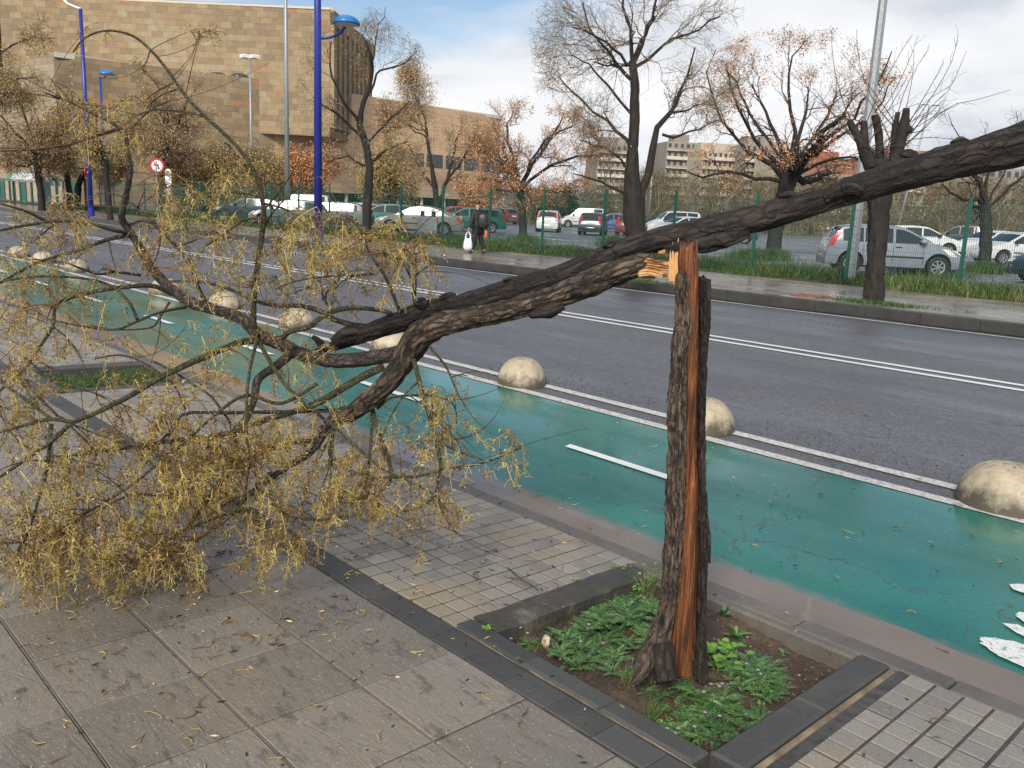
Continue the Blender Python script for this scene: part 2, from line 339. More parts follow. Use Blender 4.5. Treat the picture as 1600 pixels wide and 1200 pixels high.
# tree pits: kerbs round each opening
def planter(x0, x1, y0, y1, name, label, damaged):
    t = empty(name, ((x0+x1)/2, (y0+y1)/2, -.2), 0, label, 'tree pit kerb'); o = np.array(t.location)
    def beam(nm, a, b, m, n, axis, bev=.01):
        mb = MB()
        for k in range(n):
            lo = list(a); hi = list(b); s = (b[axis]-a[axis])/n; lo[axis] = a[axis]+s*k+.0015; hi[axis] = a[axis]+s*(k+1)-.0015
            if m is kerbdark:          # rounded worn concrete, sampled with noise
                K = 40; ring = []
                for q in range(K+1):
                    u = q/K; y = lo[axis]+(hi[axis]-lo[axis])*u; e1 = .006*mnoise.noise((y*9, 1, 0)); e2 = .006*mnoise.noise((y*14, 5, 0)); zt = .012+.006*mnoise.noise((y*5, 9, 0))
                    ring.append([(lo[0], y, -.2), (lo[0]+e1, y, zt-.02), (lo[0]+.012+e1, y, zt), (hi[0]-.02+e2, y, zt), (hi[0]+e2, y, zt-.018), (hi[0]+.004, y, -.2)])
                mb.loft(ring)
            else: mb.box(lo, hi, bev=bev, tone=random.random())
        q = mb.build(nm, m, t, xf=shear, loc=o); return q
    beam('kerb_stone', (x0-.145, y0-.005, -.2), (x0, y1+.005, .004), kerbdark if damaged else dark, 1, 1)
    beam('kerb_stone', (x1, y0-.005, -.2), (x1+.118, y1+.07, .004), dark, 2, 1)
    beam('mortar_fill', (x1+.119, y0-.06, -.1), (x1+.152, y1+.05, -.0005), sandm, 1, 0)
    beam('kerb_stone', (x0-.15, y0-.1, -.2), (x1+.0, y0-.006, .004), dark, 3, 0)
    beam('kerb_stone', (x0-.15, y1+.008, -.2), (x1+.0, 3.197, .003), kerbm, 2, 0)
    beam('mortar_fill', (x0-.15, y0-.122, -.1), (x1+.15, y0-.102, -.001), sandm, 1, 0) if not damaged else None
    return t
kerbdark = Mat('mossy_concrete'); c = kerbdark.ramp(kerbdark.noise(5, 8, .7), [(.32, (.028, .026, .022)), (.55, (.06, .054, .043)), (.68, (.16, .135, .1))]); c = kerbdark.mix(kerbdark.ramp(kerbdark.noise(7, 6, loc=(1, 5, 2)), [(.55, 0.), (.7, .5)]), c, (.05, .06, .025)); kerbdark.col(c); kerbdark.rough(.6); kerbdark.bump(kerbdark.noise(45, 7, .7), .8, .01); kerbdark = kerbdark.m
planter(PLX0, PLX1, PLY0, PLY1, 'tree_pit_kerb', 'square kerb of dark stones and worn concrete round the broken stump', True)
planter(P2X0, P2X1, PLY0, PLY1, 'tree_pit_kerb', 'low kerb round the grassy tree pit behind the fallen branches', False)
# sandy mortar smear between band and pit kerb
mb = MB()
K = 60
for k in range(K):
    xa = -2.40+1.3*k/K; xb = -2.40+1.3*(k+1)/K
    def yy(x): return 2.040-.002, 2.046+.012*mnoise.noise((x*6, 3, 1))+.006*mnoise.noise((x*31, 3, 1))
    a = yy(xa); b = yy(xb); mb.add([(xa, a[0], .001), (xb, b[0], .001), (xb, b[1], .0015), (xa, a[1], .0015)], [(0, 1, 2, 3)])
tag(mb.build('mortar_strip', sandm, xf=shear), kind='structure')
# soil in the pits
def soil(x0, x1, y0, y1, name, hump):
    n = 90; X, Y = np.meshgrid(np.linspace(x0-.01, x1+.01, n), np.linspace(y0-.01, y1+.01, n), indexing='ij'); Z = np.zeros_like(X)
    for i in range(n):
        for j in range(n):
            x, y = X[i, j], Y[i, j]; d = math.hypot(x-STX, y-STY) if hump else 9
            Z[i, j] = -.165+.035*mnoise.fractal((x*3, y*3, 0), 1, 2, 5)+.010*mnoise.noise((x*30, y*30, 1))+.005*mnoise.noise((x*80, y*80, 1))+(.07*math.exp(-(d/.22)**2))
    i, j = np.meshgrid(np.arange(n-1), np.arange(n-1), indexing='ij'); i = i.ravel(); j = j.ravel()
    mb = MB(); mb.add(np.stack([X, Y, Z], -1).reshape(-1, 3), np.stack([i*n+j, (i+1)*n+j, (i+1)*n+j+1, i*n+j+1], 1)); tag(mb.build(name, dirt, smooth=True), kind='structure')
    return lambda x, y: Z[min(n-1, max(0, int((x-x0)/(x1-x0)*(n-1)))), min(n-1, max(0, int((y-y0)/(y1-y0)*(n-1))))]
STX, STY = -1.66, 2.53
soilz = soil(PLX0, PLX1, PLY0, PLY1, 'soil', True)
soil2 = soil(P2X0, P2X1, PLY0, PLY1, 'soil', False)
# -- far side: kerb, wet pavement, verge, car park
farkerb = simple('far_kerb', (.045, .042, .037), .4, .3, 3)
mb = MB(); x = -160.
while x < 40: mb.box((x+.004, 15.81, RZ-.1), (x+.996, 15.97, FZ+.004), bev=.02); x += 1.
tag(mb.build('far_kerb', farkerb), kind='structure')
wet = Mat('wet_pavement'); c = wet.ramp(wet.noise(.5, 7, .6, (1, 2, 1)), [(.3, (.12, .105, .085)), (.5, (.19, .165, .135)), (.66, (.30, .235, .17))])
br = wet.n('ShaderNodeTexBrick'); br.inputs['Scale'].default_value = 1; br.inputs['Brick Width'].default_value = .4; br.inputs['Row Height'].default_value = .4; br.offset = 0; br.inputs['Mortar Size'].default_value = .01; br.inputs['Color1'].default_value = (1, 1, 1, 1); br.inputs['Color2'].default_value = (.8, .8, .8, 1); br.inputs['Mortar'].default_value = (.5, .48, .46, 1); wet.l(wet.pos, br.inputs['Vector'])
c = wet.mix(1., c, br.outputs['Color'], 'MULTIPLY'); wet.col(c); wet.rough(wet.ramp(wet.noise(.7, 5, .6, (1, 2, 1), loc=(3, 3, 3)), [(.4, .13), (.6, .4)])); wet.bump(wet.noise(9, 4), .08, .01); wet = wet.m
sheet('far_pavement', -160, 40, 15.965, 20.6, FZ, wet)
sheet('verge', -160, 40, 20.6, 23.9, FZ+.004, dirt)
sheet('parking_lot', -220, 60, 23.9, 130, FZ-.04, asp_lot)
FZP = FZ-.04
marking('parking_bay_marking', wp, [[(-95+5.*k+.9*q, 33+q*1.), (-94.88+5.*k+.9*q, 33+q*1.), (-94.88+5.*k+.9*(q+3.2), 33+(q+3.2)*1.), (-95+5.*k+.9*(q+3.2), 33+(q+3.2)*1.)] for k in range(20) for q in (0, 14, 28)], FZP+.006)
# shallow puddle along the near kerb and by the far kerb
water = Mat('muddy_water'); water.col(water.ramp(water.noise(2, 5), [(.3, (.15, .12, .095)), (.7, (.21, .17, .14))])); water.rough(.035); water.bump(water.noise(14, 3), .04, .01); water.set(IOR=1.33); water = water.m
def puddle(name, x0, x1, yf, z, m, n=160):
    mb = MB(); xs = np.linspace(x0, x1, n); V = []
    for x in xs: a, b = yf(x); V += [(x, a, z), (x, b, z)]
    i = np.arange(n-1); mb.add(V, np.stack([2*i, 2*i+2, 2*i+3, 2*i+1], 1)); return tag(mb.build(name, m), kind='structure')
puddle('gutter_water', -26, 3, lambda x: (3.32, 3.50+.07*mnoise.fractal((x*1.3, 2, 0), 1, 2, 5)+(.10 if x > -2.2 else .0)+.16*max(0, min(1, (-5-x)/3))), RZ+.009, water, 400)
pud = Mat('puddle'); pud.col((.035, .035, .04)); pud.rough(pud.ramp(pud.noise(1.2, 5, .6, (1, 3, 1)), [(.4, .06), (.6, .28)])); pud.bump(pud.noise(7, 3), .03, .01); pud.set(IOR=1.33); pud = pud.m
damp = Mat('damp_sheen'); damp.col((.07, .071, .08)); damp.rough(damp.ramp(damp.noise(1.5, 6, .65, (1, 2.5, 1)), [(.4, .22), (.6, .5)])); damp.bump(damp.noise(50, 4, .7), .3, .004); damp = damp.m
puddle('puddle', -22, 12, lambda x: (15.62+.22*mnoise.fractal((x*.5, 7, 0), 1, 2, 4), 15.805), RZ+.012, pud)
# ================= BOLLARDS =================
bolm = Mat('dome_concrete'); so = bolm.n('ShaderNodeTexCoord'); oc = so.outputs['Object']
sz = bolm.n('ShaderNodeSeparateXYZ'); bolm.l(oc, sz.inputs[0])
nz = bolm.noise(7, 8, .7, src=oc); fine = bolm.noise(70, 4, .8, src=oc)
c = bolm.ramp(nz, [(.3, (.27, .215, .14)), (.55, (.42, .35, .245)), (.75, (.52, .45, .33))])
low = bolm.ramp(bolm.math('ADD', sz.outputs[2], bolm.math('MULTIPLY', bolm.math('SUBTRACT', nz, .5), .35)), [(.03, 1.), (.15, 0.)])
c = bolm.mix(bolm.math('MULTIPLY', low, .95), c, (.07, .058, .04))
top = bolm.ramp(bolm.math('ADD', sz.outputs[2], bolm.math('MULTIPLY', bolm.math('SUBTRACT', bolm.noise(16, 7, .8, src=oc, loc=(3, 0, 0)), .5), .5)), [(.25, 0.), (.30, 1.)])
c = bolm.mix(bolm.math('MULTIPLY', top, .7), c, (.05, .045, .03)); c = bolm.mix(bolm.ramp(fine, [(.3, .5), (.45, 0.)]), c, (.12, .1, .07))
bolm.col(c); bolm.rough(.6); bolm.bump(bolm.math('ADD', nz, bolm.math('MULTIPLY', fine, .4)), .35, .01); bolm = bolm.m
def dome(seed, first):
    mb = MB(); rings = []
    for k in range(22):
        a = k/21*math.pi/2; z = .262*math.sin(a)*1.0; r = .268*math.cos(a)**.82 if k < 21 else .001
        ring = []
        for q in range(40):
            t = q*2*math.pi/40; n = 1+.018*mnoise.noise((math.cos(t)*2+seed, math.sin(t)*2, z*6)); ring.append((r*n*math.cos(t), r*n*math.sin(t), z-.0))
        rings.append(ring)
    rings.insert(0, [(x*1.0, y*1.0, -.03) for x, y, z in rings[0]])
    mb.loft(rings); return mb
bx = [-1.56, -3.82, -5.95, -8.15, -10.33, -12.5, -14.75, -19.35, -21.65, -23.7]
bl = ['pale concrete dome bollard at the right edge of the photo, nearest of the row', 'concrete dome bollard half hidden behind the broken stump', 'whole concrete dome bollard standing clear on the lane edge, left of the stump',
      'concrete dome bollard peeking out under the fork of the fallen trunk', 'concrete dome bollard seen between the fallen boughs, just left of the fork', 'concrete dome bollard behind the thick dark bough of the fallen tree', 'concrete dome bollard behind the upright limb of the fallen tree',
      'small concrete dome bollard third from the far left end of the row', 'small concrete dome bollard second from the far left end of the row', 'smallest concrete dome bollard at the far left end of the row']
for k, x in enumerate(bx):
    mb = dome(k*3.7, k == 0); mb.n
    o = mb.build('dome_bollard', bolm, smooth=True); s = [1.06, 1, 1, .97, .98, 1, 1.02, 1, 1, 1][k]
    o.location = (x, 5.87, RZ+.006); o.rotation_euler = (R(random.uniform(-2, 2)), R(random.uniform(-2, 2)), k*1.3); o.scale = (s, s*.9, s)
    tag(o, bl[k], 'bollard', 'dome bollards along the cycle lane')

# ================= BARK =================
def bark_mat(name, lo, mid, hi, sc_=1., stretch=(1, 1, .22), rough=.8, src='obj', green=0):
    m = Mat(name); t = m.attr(); ba = m.n('ShaderNodeAttribute'); ba.attribute_name = 'bk'; oc = ba.outputs['Vector']
    n1 = m.noise(22*sc_, 9, .72, stretch, .6, src=oc); n2 = m.noise(60*sc_, 6, .75, stretch, src=oc, loc=(4, 4, 4)); n3 = m.noise(5*sc_, 5, .6, src=oc)
    vx = m.n('ShaderNodeTexVoronoi'); vx.feature = 'DISTANCE_TO_EDGE'; vx.inputs['Scale'].default_value = 34*sc_; vm = m.n('ShaderNodeVectorMath'); vm.operation = 'ADD'; m.l(m.vec(stretch, oc), vm.inputs[0])
    nz = m.n('ShaderNodeTexNoise'); nz.inputs['Scale'].default_value = 18; nz.inputs['Detail'].default_value = 5; m.l(oc, nz.inputs['Vector']); ms = m.n('ShaderNodeVectorMath'); ms.operation = 'SCALE'; ms.inputs[3].default_value = .06; m.l(nz.outputs['Color'], ms.inputs[0]); m.l(ms.outputs[0], vm.inputs[1]); m.l(vm.outputs[0], vx.inputs['Vector'])
    ck = m.ramp(vx.outputs['Distance'], [(0., 0.), (.16, 1.)])
    h = m.math('ADD', m.math('MULTIPLY', t, .62), m.math('ADD', m.math('MULTIPLY', m.math('SUBTRACT', n1, .5), .9), m.math('MULTIPLY', m.math('SUBTRACT', ck, .7), .28)))
    c = m.ramp(h, [(.12, lo), (.4, mid), (.75, hi)]); c = m.mix(m.ramp(n3, [(.45, 0.), (.7, .5)]), c, tuple(x*.55 for x in mid))
    if green: c = m.mix(m.ramp(m.noise(9*sc_, 5, src=oc, loc=(7, 1, 3)), [(.5, 0.), (.62, green)]), c, (.07, .085, .03))
    m.col(c); m.rough(rough); m.bump(m.math('ADD', m.math('MULTIPLY', ck, .5), m.math('ADD', n1, m.math('MULTIPLY', n2, .6))), 1., .008); return m.m
bark = bark_mat('stump_bark', (.012, .008, .006), (.075, .05, .034), (.20, .145, .10))
bark_dark = bark_mat('dark_stump_bark', (.004, .003, .0025), (.022, .014, .010), (.075, .05, .036), 1.2)  # darker bark for the right strip, knob and flap
log_dark = bark_mat('wet_log_bark', (.004, .003, .0025), (.018, .012, .009), (.062, .042, .03))
log_tan = bark_mat('brown_log_bark', (.010, .007, .005), (.06, .040, .027), (.21, .15, .10))
bough = bark_mat('bough_bark', (.016, .012, .011), (.055, .042, .036), (.15, .12, .1), 1.6, (1, 1, .4))
green_bark = bark_mat('green_twig_bark', (.028, .026, .012), (.075, .070, .030), (.14, .13, .06), 2, (1, 1, 1), .55)
red_bark = bark_mat('red_twig_bark', (.04, .018, .01), (.14, .06, .03), (.24, .13, .07), 2, (1, 1, 1), .55)
wood = Mat('torn_orange_wood'); oc = wood.n('ShaderNodeTexCoord').outputs['Object']
n1 = wood.noise(130, 7, .75, (1, 1, .03), .3, src=oc); n2 = wood.noise(9, 6, .65, (1, 1, .18), .3, src=oc); n3 = wood.noise(3, 4, src=oc)
c = wood.ramp(n1, [(.36, (.018, .007, .004)), (.47, (.13, .042, .013)), (.58, (.29, .105, .034)), (.71, (.52, .28, .12))]); c = wood.mix(wood.ramp(n2, [(.44, 0.), (.58, .9)]), c, (.04, .014, .008)); c = wood.mix(wood.ramp(n3, [(.55, 0.), (.7, .45)]), c, (.36, .10, .02)); wood.col(c); wood.rough(.5); wood.bump(wood.math('ADD', n1, n2), 1., .006); wood = wood.m
pale = Mat('torn_pale_wood'); oc = pale.n('ShaderNodeTexCoord').outputs['Object']; n0 = pale.noise(60, 7, .7, (1, 1, 1), .4, src=oc); n1 = pale.math('ADD', pale.math('MULTIPLY', pale.attr(), .75), pale.math('MULTIPLY', n0, .3)); pale.col(pale.ramp(n1, [(.22, (.16, .055, .018)), (.42, (.48, .22, .07)), (.6, (.66, .40, .17)), (.85, (.78, .58, .33))])); pale.rough(.5); pale.bump(n1, .8, .005); pale = pale.m
black = simple('cavity_shade_black', (.012, .01, .009), .6, .4, 20)  # black colour for the shadow in the stump's split
HX = np.array([.687, .7267, 0]); HX /= np.linalg.norm(HX); HY = np.array([-HX[1], HX[0], 0]); ZZ = np.array([0, 0, 1.])
SD = depth((STX, STY, .6))
# ================= BROKEN STUMP =================
def ridge(p, f=1.): # broken bark plates, 0..1
    w = mnoise.noise((p[0]*1.3, p[1]*1.3, p[2]*1.7+9))*.7; q = (p[0]*1.5+w, p[1]*1.5-w, p[2]*2.0)
    a = abs(mnoise.noise(q))*2.2; b = abs(mnoise.noise((q[0]*2.3+5, q[1]*2.3, q[2]*2.6)))*1.8; return max(0, min(1, .7*min(1, a*1.6)+.3*min(1, b)))
def zpx(py): # world height of a photo row at the stump
    r = ray(1065, py); t = SD/(r@FW); return (EYE+r*SD)[2]
def pxx(px, py): # signed offset along HX from the stump centre
    return float((P(px, py, SD)-np.array([STX, STY, 0]))@HX)
stump = empty('broken_stump', (STX, STY, -.16), 0, 'upright split tree stump with orange torn wood, rooted in the square pit', 'tree stump')
SO = np.array(stump.location)
def strip(rows, yc, yr, mat, name, amp=.010, n=56, seed=0, fz=9, flat=0, top_jag=0, step=.006, fib=0):
    """rows: (py, px_left, px_right); an irregular upright column"""
    rows = sorted(rows, key=lambda r: -r[0]); pys = np.array([r[0] for r in rows], float); ll = np.array([r[1] for r in rows], float); rr = np.array([r[2] for r in rows], float)
    z0, z1 = zpx(pys[0]), zpx(pys[-1]); m = int((z1-z0)/step); rings = []; tones = []; bks = []
    for k in range(m+1):
        z = z0+(z1-z0)*k/m; py = np.interp(k/m, [0, 1], [pys[0], pys[-1]])
        py = pys[0]+(pys[-1]-pys[0])*k/m
        xl = pxx(np.interp(-py, -pys, ll), py); xr = pxx(np.interp(-py, -pys, rr), py); cx = (xl+xr)/2; rx = (xr-xl)/2
        ry = yr(k/m) if callable(yr) else yr; cy = yc(k/m) if callable(yc) else yc
        ring = []
        for q in range(n):
            a = 2*math.pi*q/n; ca, sa = math.cos(a), math.sin(a)
            b = ridge((ca*2.1+seed, sa*2.1, z*fz*.42)); b2 = mnoise.noise((ca*5+seed, sa*5, z*fz*1.1)); d = amp*(b-.7)+amp*.5*b2
            ox = (rx+d)*math.copysign(abs(ca)**(.75 if flat else 1), ca); oy = (ry+d)*math.copysign(abs(sa)**(.75 if flat else 1), sa)
            if fib: g_ = fib*(mnoise.noise((a*5+seed, z*.8, 2))+.6*mnoise.noise((a*13+seed, z*1.6, 5))); ox += g_*ca; oy += g_*sa
            zz = z+(top_jag*((k-m+8)/8)*(mnoise.noise((a*2.5+seed, 1, 1))+1.3*abs(mnoise.noise((a*9+seed, 2, 1)))) if k > m-8 else 0)
            ring.append(np.array([STX, STY, zz])+HX*(cx+ox)+HY*(cy+oy)); bks.append((ox+seed, oy, zz)); tones.append(min(1, max(0, .15+.75*b+.3*b2)))
        rings.append(ring)
    mb = MB(); mb.loft(rings, tone=np.array(tones)); mb.bk = bks; return mb.build(name, mat, stump, smooth=True, loc=SO)
flare = lambda t: .062+.03*max(0, 1-t/.12)**2
strip([(1082, 998, 1046), (1062, 1004, 1048), (1050, 1010, 1050), (1020, 1021, 1056), (985, 1034, 1062), (940, 1041, 1065), (880, 1040, 1070), (830, 1042, 1071), (790, 1040, 1072), (740, 1041, 1070), (700, 1042, 1069), (650, 1039, 1068), (610, 1038, 1067), (575, 1042, 1064), (540, 1040, 1064), (500, 1044, 1068), (480, 1045, 1067), (455, 1044, 1060), (428, 1045, 1061)], -.005, flare, bark, 'bark', .013, 72, 1.3, 11, top_jag=.02)
strip([(1080, 1048, 1104), (1058, 1050, 1102), (1030, 1053, 1097), (985, 1056, 1096), (940, 1059, 1095), (880, 1062, 1094), (830, 1064, 1092), (760, 1065, 1088), (700, 1064, 1082), (640, 1062, 1081), (560, 1060, 1079), (500, 1058, 1077), (430, 1050, 1075), (405, 1048, 1073), (388, 1049, 1070)], .004, .058, wood, 'torn_wood', .004, 96, 8.8, 3, flat=1, top_jag=.05, fib=.007)
strip([(1074, 1088, 1115), (1050, 1088, 1113), (1030, 1092, 1112), (1000, 1096, 1109), (950, 1095, 1107), (880, 1094, 1107), (830, 1092, 1104), (760, 1088, 1099), (700, 1084, 1094), (640, 1083, 1092), (590, 1082, 1091), (560, 1081, 1090), (500, 1080, 1093), (450, 1078, 1092), (430, 1078, 1090)], -.02, lambda t: .06+.035*max(0, 1-t/.1)**2, bark_dark, 'dark_bark', .011, 48, 5.1, 11, top_jag=.02)
strip([(1055, 1070, 1106), (960, 1080, 1103), (850, 1082, 1100), (700, 1076, 1090), (600, 1074, 1088), (480, 1072, 1086), (445, 1072, 1084)], .055, .05, black, 'cavity_shade', .006, 30, 2.2, 4)  # black column stands in for the shadow between wood and right bark
# pale splinters at the break
mb = MB()
for px, py0, py1, w in ((1046, 436, 402, 2.2), (1051, 436, 386, 1.5), (1056, 436, 380, 1.2), (1063, 436, 377, 1.4), (1066, 436, 384, 2), (1070, 440, 392, 1.5), (1074, 470, 398, 2.2), (1077, 500, 415, 2), (1048, 440, 392, 3), (1053, 440, 378, 2.5), (1060, 430, 372, 3), (1068, 440, 388, 3), (1072, 460, 384, 3.5), (1075, 450, 402, 2), (1057, 450, 396, 4), (1064, 450, 392, 4)):
    q0 = P(px, py0, SD-.03); q1 = P(px+random.uniform(-2, 2), py1, SD-.02); m_ = (q0+q1)/2+HX*random.uniform(-.004, .004); r = w/FPX*SD
    mb.tubes(np.array([q0, m_, q1]), np.array([r, r*.9, r*.15]), 5)
mb.build('splinter', pale, stump, loc=SO)
# black knob and roots at the foot
def blob_tube(pts, rad, mat, name, parent, loc, amp=.15, sides=28, step=.008, f=12, cap=True, seed=0, tone_fn=None):
    pts = np.array(pts, float); seg = np.linalg.norm(np.diff(pts, axis=0), axis=1); s = np.concatenate([[0], np.cumsum(seg)]); m = max(4, int(s[-1]/step))
    t = np.linspace(0, s[-1], m)
    # smooth interpolation (Catmull-Rom through numpy)
    def cr(arr):
        arr = np.asarray(arr, float).reshape(len(s), -1); out = []
        for u in t:
            i = min(len(s)-2, max(0, np.searchsorted(s, u)-1)); f_ = (u-s[i])/(s[i+1]-s[i]+1e-9); p0 = arr[max(0, i-1)]; p1 = arr[i]; p2 = arr[i+1]; p3 = arr[min(len(s)-1, i+2)]
            out.append(.5*((2*p1)+(-p0+p2)*f_+(2*p0-5*p1+4*p2-p3)*f_**2+(-p0+3*p1-3*p2+p3)*f_**3))
        return np.array(out)
    C_ = cr(pts); Rr = np.interp(t, s, rad); T = unit(np.gradient(C_, axis=0)); A = unit(np.cross(T, ZZ)); B = np.cross(A, T)
    rings = []; tones = []; bks = []
    for k in range(m):
        ring = []
        for q in range(sides):
            a = 2*math.pi*q/sides; ca, sa = math.cos(a), math.sin(a)
            b = ridge((ca*1.6+seed, sa*1.6, t[k]*f*.28)); b2 = mnoise.noise((ca*3.5+seed, sa*3.5, t[k]*f)); b3 = mnoise.noise((ca*1.1+seed, sa*1.1, t[k]*f*.16+3))
            rr = Rr[k]*(1+amp*(b-.7)+amp*.6*b2+amp*.8*b3); ring.append(C_[k]+(A[k]*ca+B[k]*sa)*rr); bks.append((ca*rr+seed, sa*rr, t[k])); tones.append(min(1, max(0, .12+.75*b+.35*b2)))
        rings.append(ring)
    mb = MB(); mb.loft(rings, cap=cap, tone=np.array(tones)); mb.bk = bks; return mb.build(name, mat, parent, smooth=True, loc=loc)
gd = lambda px, py: depth(gz(px, py, -.13))
blob_tube([P(1040, 1062, SD-.10), P(1037, 1035, SD-.09), P(1036, 1012, SD-.08), P(1035, 1004, SD-.075)], [.036, .038, .034, .03], bark_dark, 'cut_knob', stump, SO, .3, seed=3)
blob_tube([P(1025, 1000, SD-.02), P(1010, 1030, SD-.04), P(1000, 1055, SD-.07), P(985, 1072, SD-.09)], [.03, .032, .022, .006], bark, 'root', stump, SO, .25, seed=9)
blob_tube([P(1104, 800, SD-.04), P(1108, 840, SD-.05), P(1109, 880, SD-.05)], [.003, .007, .004], bark_dark, 'bark_flap', stump, SO, .3, 8, seed=13)
# ================= FALLEN TREE =================
FO = np.array([-2.6, 2.4, .9])
fallen = empty('fallen_tree', FO, 0, 'snapped tree leaning on the stump, its crown of yellow twigs on the pavement', 'fallen tree')
def path(rows): return [P(x, y, d) for x, y, d, *_ in rows], [w/2/FPX*d for x, y, d, w in rows]
def pr(rows, **k): p, r = path(rows); return blob_tube(p, r, **k)
SDT = SD-.02
pr([(1980, 70, SDT-.6, 88), (1850, 128, SDT-.5, 84), (1700, 186, SDT-.36, 78), (1600, 224, SDT-.28, 66), (1500, 249, SDT-.2, 56), (1400, 276, SDT-.13, 50), (1300, 307, SDT-.07, 42), (1200, 337, SDT-.02, 44), (1100, 361, SDT+.02, 42), (1025, 376, SDT+.08, 38), (950, 401, SDT+.16, 38), (880, 430, SDT+.26, 36), (800, 454, SDT+.4, 36), (730, 474, SDT+.54, 32), (670, 486, SDT+.66, 32), (630, 500, SDT+.76, 32), (590, 514, SDT+.84, 28), (555, 528, SDT+.9, 24), (530, 538, SDT+.95, 17), (508, 545, SDT+1., 11), (490, 549, SDT+1.03, 4)],
   mat=log_dark, name='upper_trunk', parent=fallen, loc=FO, amp=.17, sides=56, step=.007, f=9, seed=1.7)
pr([(1026, 404, SDT+.09, 22), (1000, 412, SDT+.10, 34), (965, 425, SDT+.13, 40), (920, 444, SDT+.18, 40), (870, 463, SDT+.26, 38), (810, 480, SDT+.36, 34), (750, 494, SDT+.48, 32), (700, 504, SDT+.58, 36), (665, 520, SDT+.66, 42), (643, 545, SDT+.72, 44), (625, 575, SDT+.76, 36), (600, 605, SDT+.8, 34), (570, 630, SDT+.84, 30), (545, 648, SDT+.88, 24), (524, 660, SDT+.9, 15), (508, 678, SDT+.9, 7)],
   mat=log_tan, name='lower_trunk', parent=fallen, loc=FO, amp=.2, sides=52, step=.007, f=11, seed=6.2)
# dark broken snags and knots
pr([(560, 522, SDT+.88, 24), (538, 524, SDT+.86, 26), (520, 535, SDT+.86, 16)], mat=log_dark, name='knot', parent=fallen, loc=FO, amp=.35, seed=3)
pr([(505, 545, SDT+.96, 16), (498, 533, SDT+.96, 9), (488, 526, SDT+.96, 6)], mat=log_dark, name='snag', parent=fallen, loc=FO, amp=.3, sides=12, seed=4)
pr([(668, 478, SDT+.62, 16), (657, 474, SDT+.62, 20), (654, 470, SDT+.6, 12)], mat=log_dark, name='knot', parent=fallen, loc=FO, amp=.3, sides=16, seed=5)
pr([(1345, 300, SDT-.14, 18), (1325, 292, SDT-.14, 30), (1290, 312, SDT-.1, 20)], mat=log_dark, name='knot', parent=fallen, loc=FO, amp=.35, sides=20, seed=5.5)
pr([(880, 478, SDT+.22, 16), (855, 487, SDT+.24, 22), (828, 492, SDT+.3, 10)], mat=log_dark, name='bark_plate', parent=fallen, loc=FO, amp=.4, sides=16, seed=15)
pr([(1170, 365, SDT-.03, 10), (1130, 375, SDT-.03, 26), (1080, 384, SDT-.02, 22), (1040, 388, SDT+.02, 10)], mat=log_dark, name='bark_plate', parent=fallen, loc=FO, amp=.5, sides=20, seed=16)
for k, (x, y, d, w) in enumerate([(1500, 222, -.2, 14), (1420, 240, -.17, 12), (1230, 305, -.06, 10), (1118, 338, 0, 9), (955, 382, .12, 10), (800, 436, .37, 9), (1180, 352, -.05, 8), (700, 462, .57, 9), (905, 457, .17, 9)]):
    pr([(x-14, y+2, SDT+d, w*.5), (x, y, SDT+d, w*1.3), (x+13, y-1, SDT+d, w*.5)], mat=log_dark, name='knot', parent=fallen, loc=FO, amp=.5, sides=14, f=40, seed=20+k)
# torn pale wood tongue between the lower trunk and the stump
mb = MB()
def shard(x0, x1, ya, yb, dd, nu=30, nv=26, th=.010, seed=0):   # a torn board: grooved along the grain, ragged at its end
    top = []; bot = []; tn = []
    for i in range(nu):
        for j in range(nv):
            u = i/(nu-1); v = j/(nv-1); end = x1+9*mnoise.noise((v*11+seed, 3, 1))+5*mnoise.noise((v*31+seed, 5, 1)); px = x0+(end-x0)*u; g_ = mnoise.noise((v*14+seed, u*1.4, 2))+.5*mnoise.noise((v*40+seed, u*3, 4)); wdt = 1-.25*u+.15*mnoise.noise((u*4, seed, j // 13))
            py = (ya[0]*(1-u)+ya[1]*u)*(.5-(v-.5)*wdt)+(yb[0]*(1-u)+yb[1]*u)*(.5+(v-.5)*wdt); q = P(px, py+2*math.sin(u*4+seed), SDT+.09-.07*u+dd+.006*g_+.02*(v-.5)**2)
            top.append(q); bot.append(q+FW*(th*(1-.8*u)+.001)); tn.append(.5+.55*g_)
    i, j = np.meshgrid(np.arange(nu-1), np.arange(nv-1), indexing='ij'); i = i.ravel(); j = j.ravel(); f = np.stack([i*nv+j, (i+1)*nv+j, (i+1)*nv+j+1, i*nv+j+1], 1); n_ = nu*nv
    rim = [(j_, j_+1, n_+j_+1, n_+j_) for j_ in range(nv-1)]+[((nu-1)*nv+j_, (nu-1)*nv+j_+1, n_+(nu-1)*nv+j_+1, n_+(nu-1)*nv+j_) for j_ in range(nv-1)]+[(i_*nv, (i_+1)*nv, n_+(i_+1)*nv, n_+i_*nv) for i_ in range(nu-1)]+[(i_*nv+nv-1, (i_+1)*nv+nv-1, n_+(i_+1)*nv+nv-1, n_+i_*nv+nv-1) for i_ in range(nu-1)]
    mb.add(np.array(top+bot), [f, f[:, ::-1]+n_, np.array(rim)], tone=np.clip(np.array(tn+tn), 0, 1))
shard(992, 1044, (404, 414), (428, 434), 0, seed=1.3); shard(1000, 1050, (400, 408), (413, 418), -.015, nv=14, seed=5.7); shard(998, 1036, (420, 424), (432, 436), -.012, nv=12, seed=9.1); shard(1028, 1062, (388, 384), (398, 394), -.02, nv=10, seed=12)
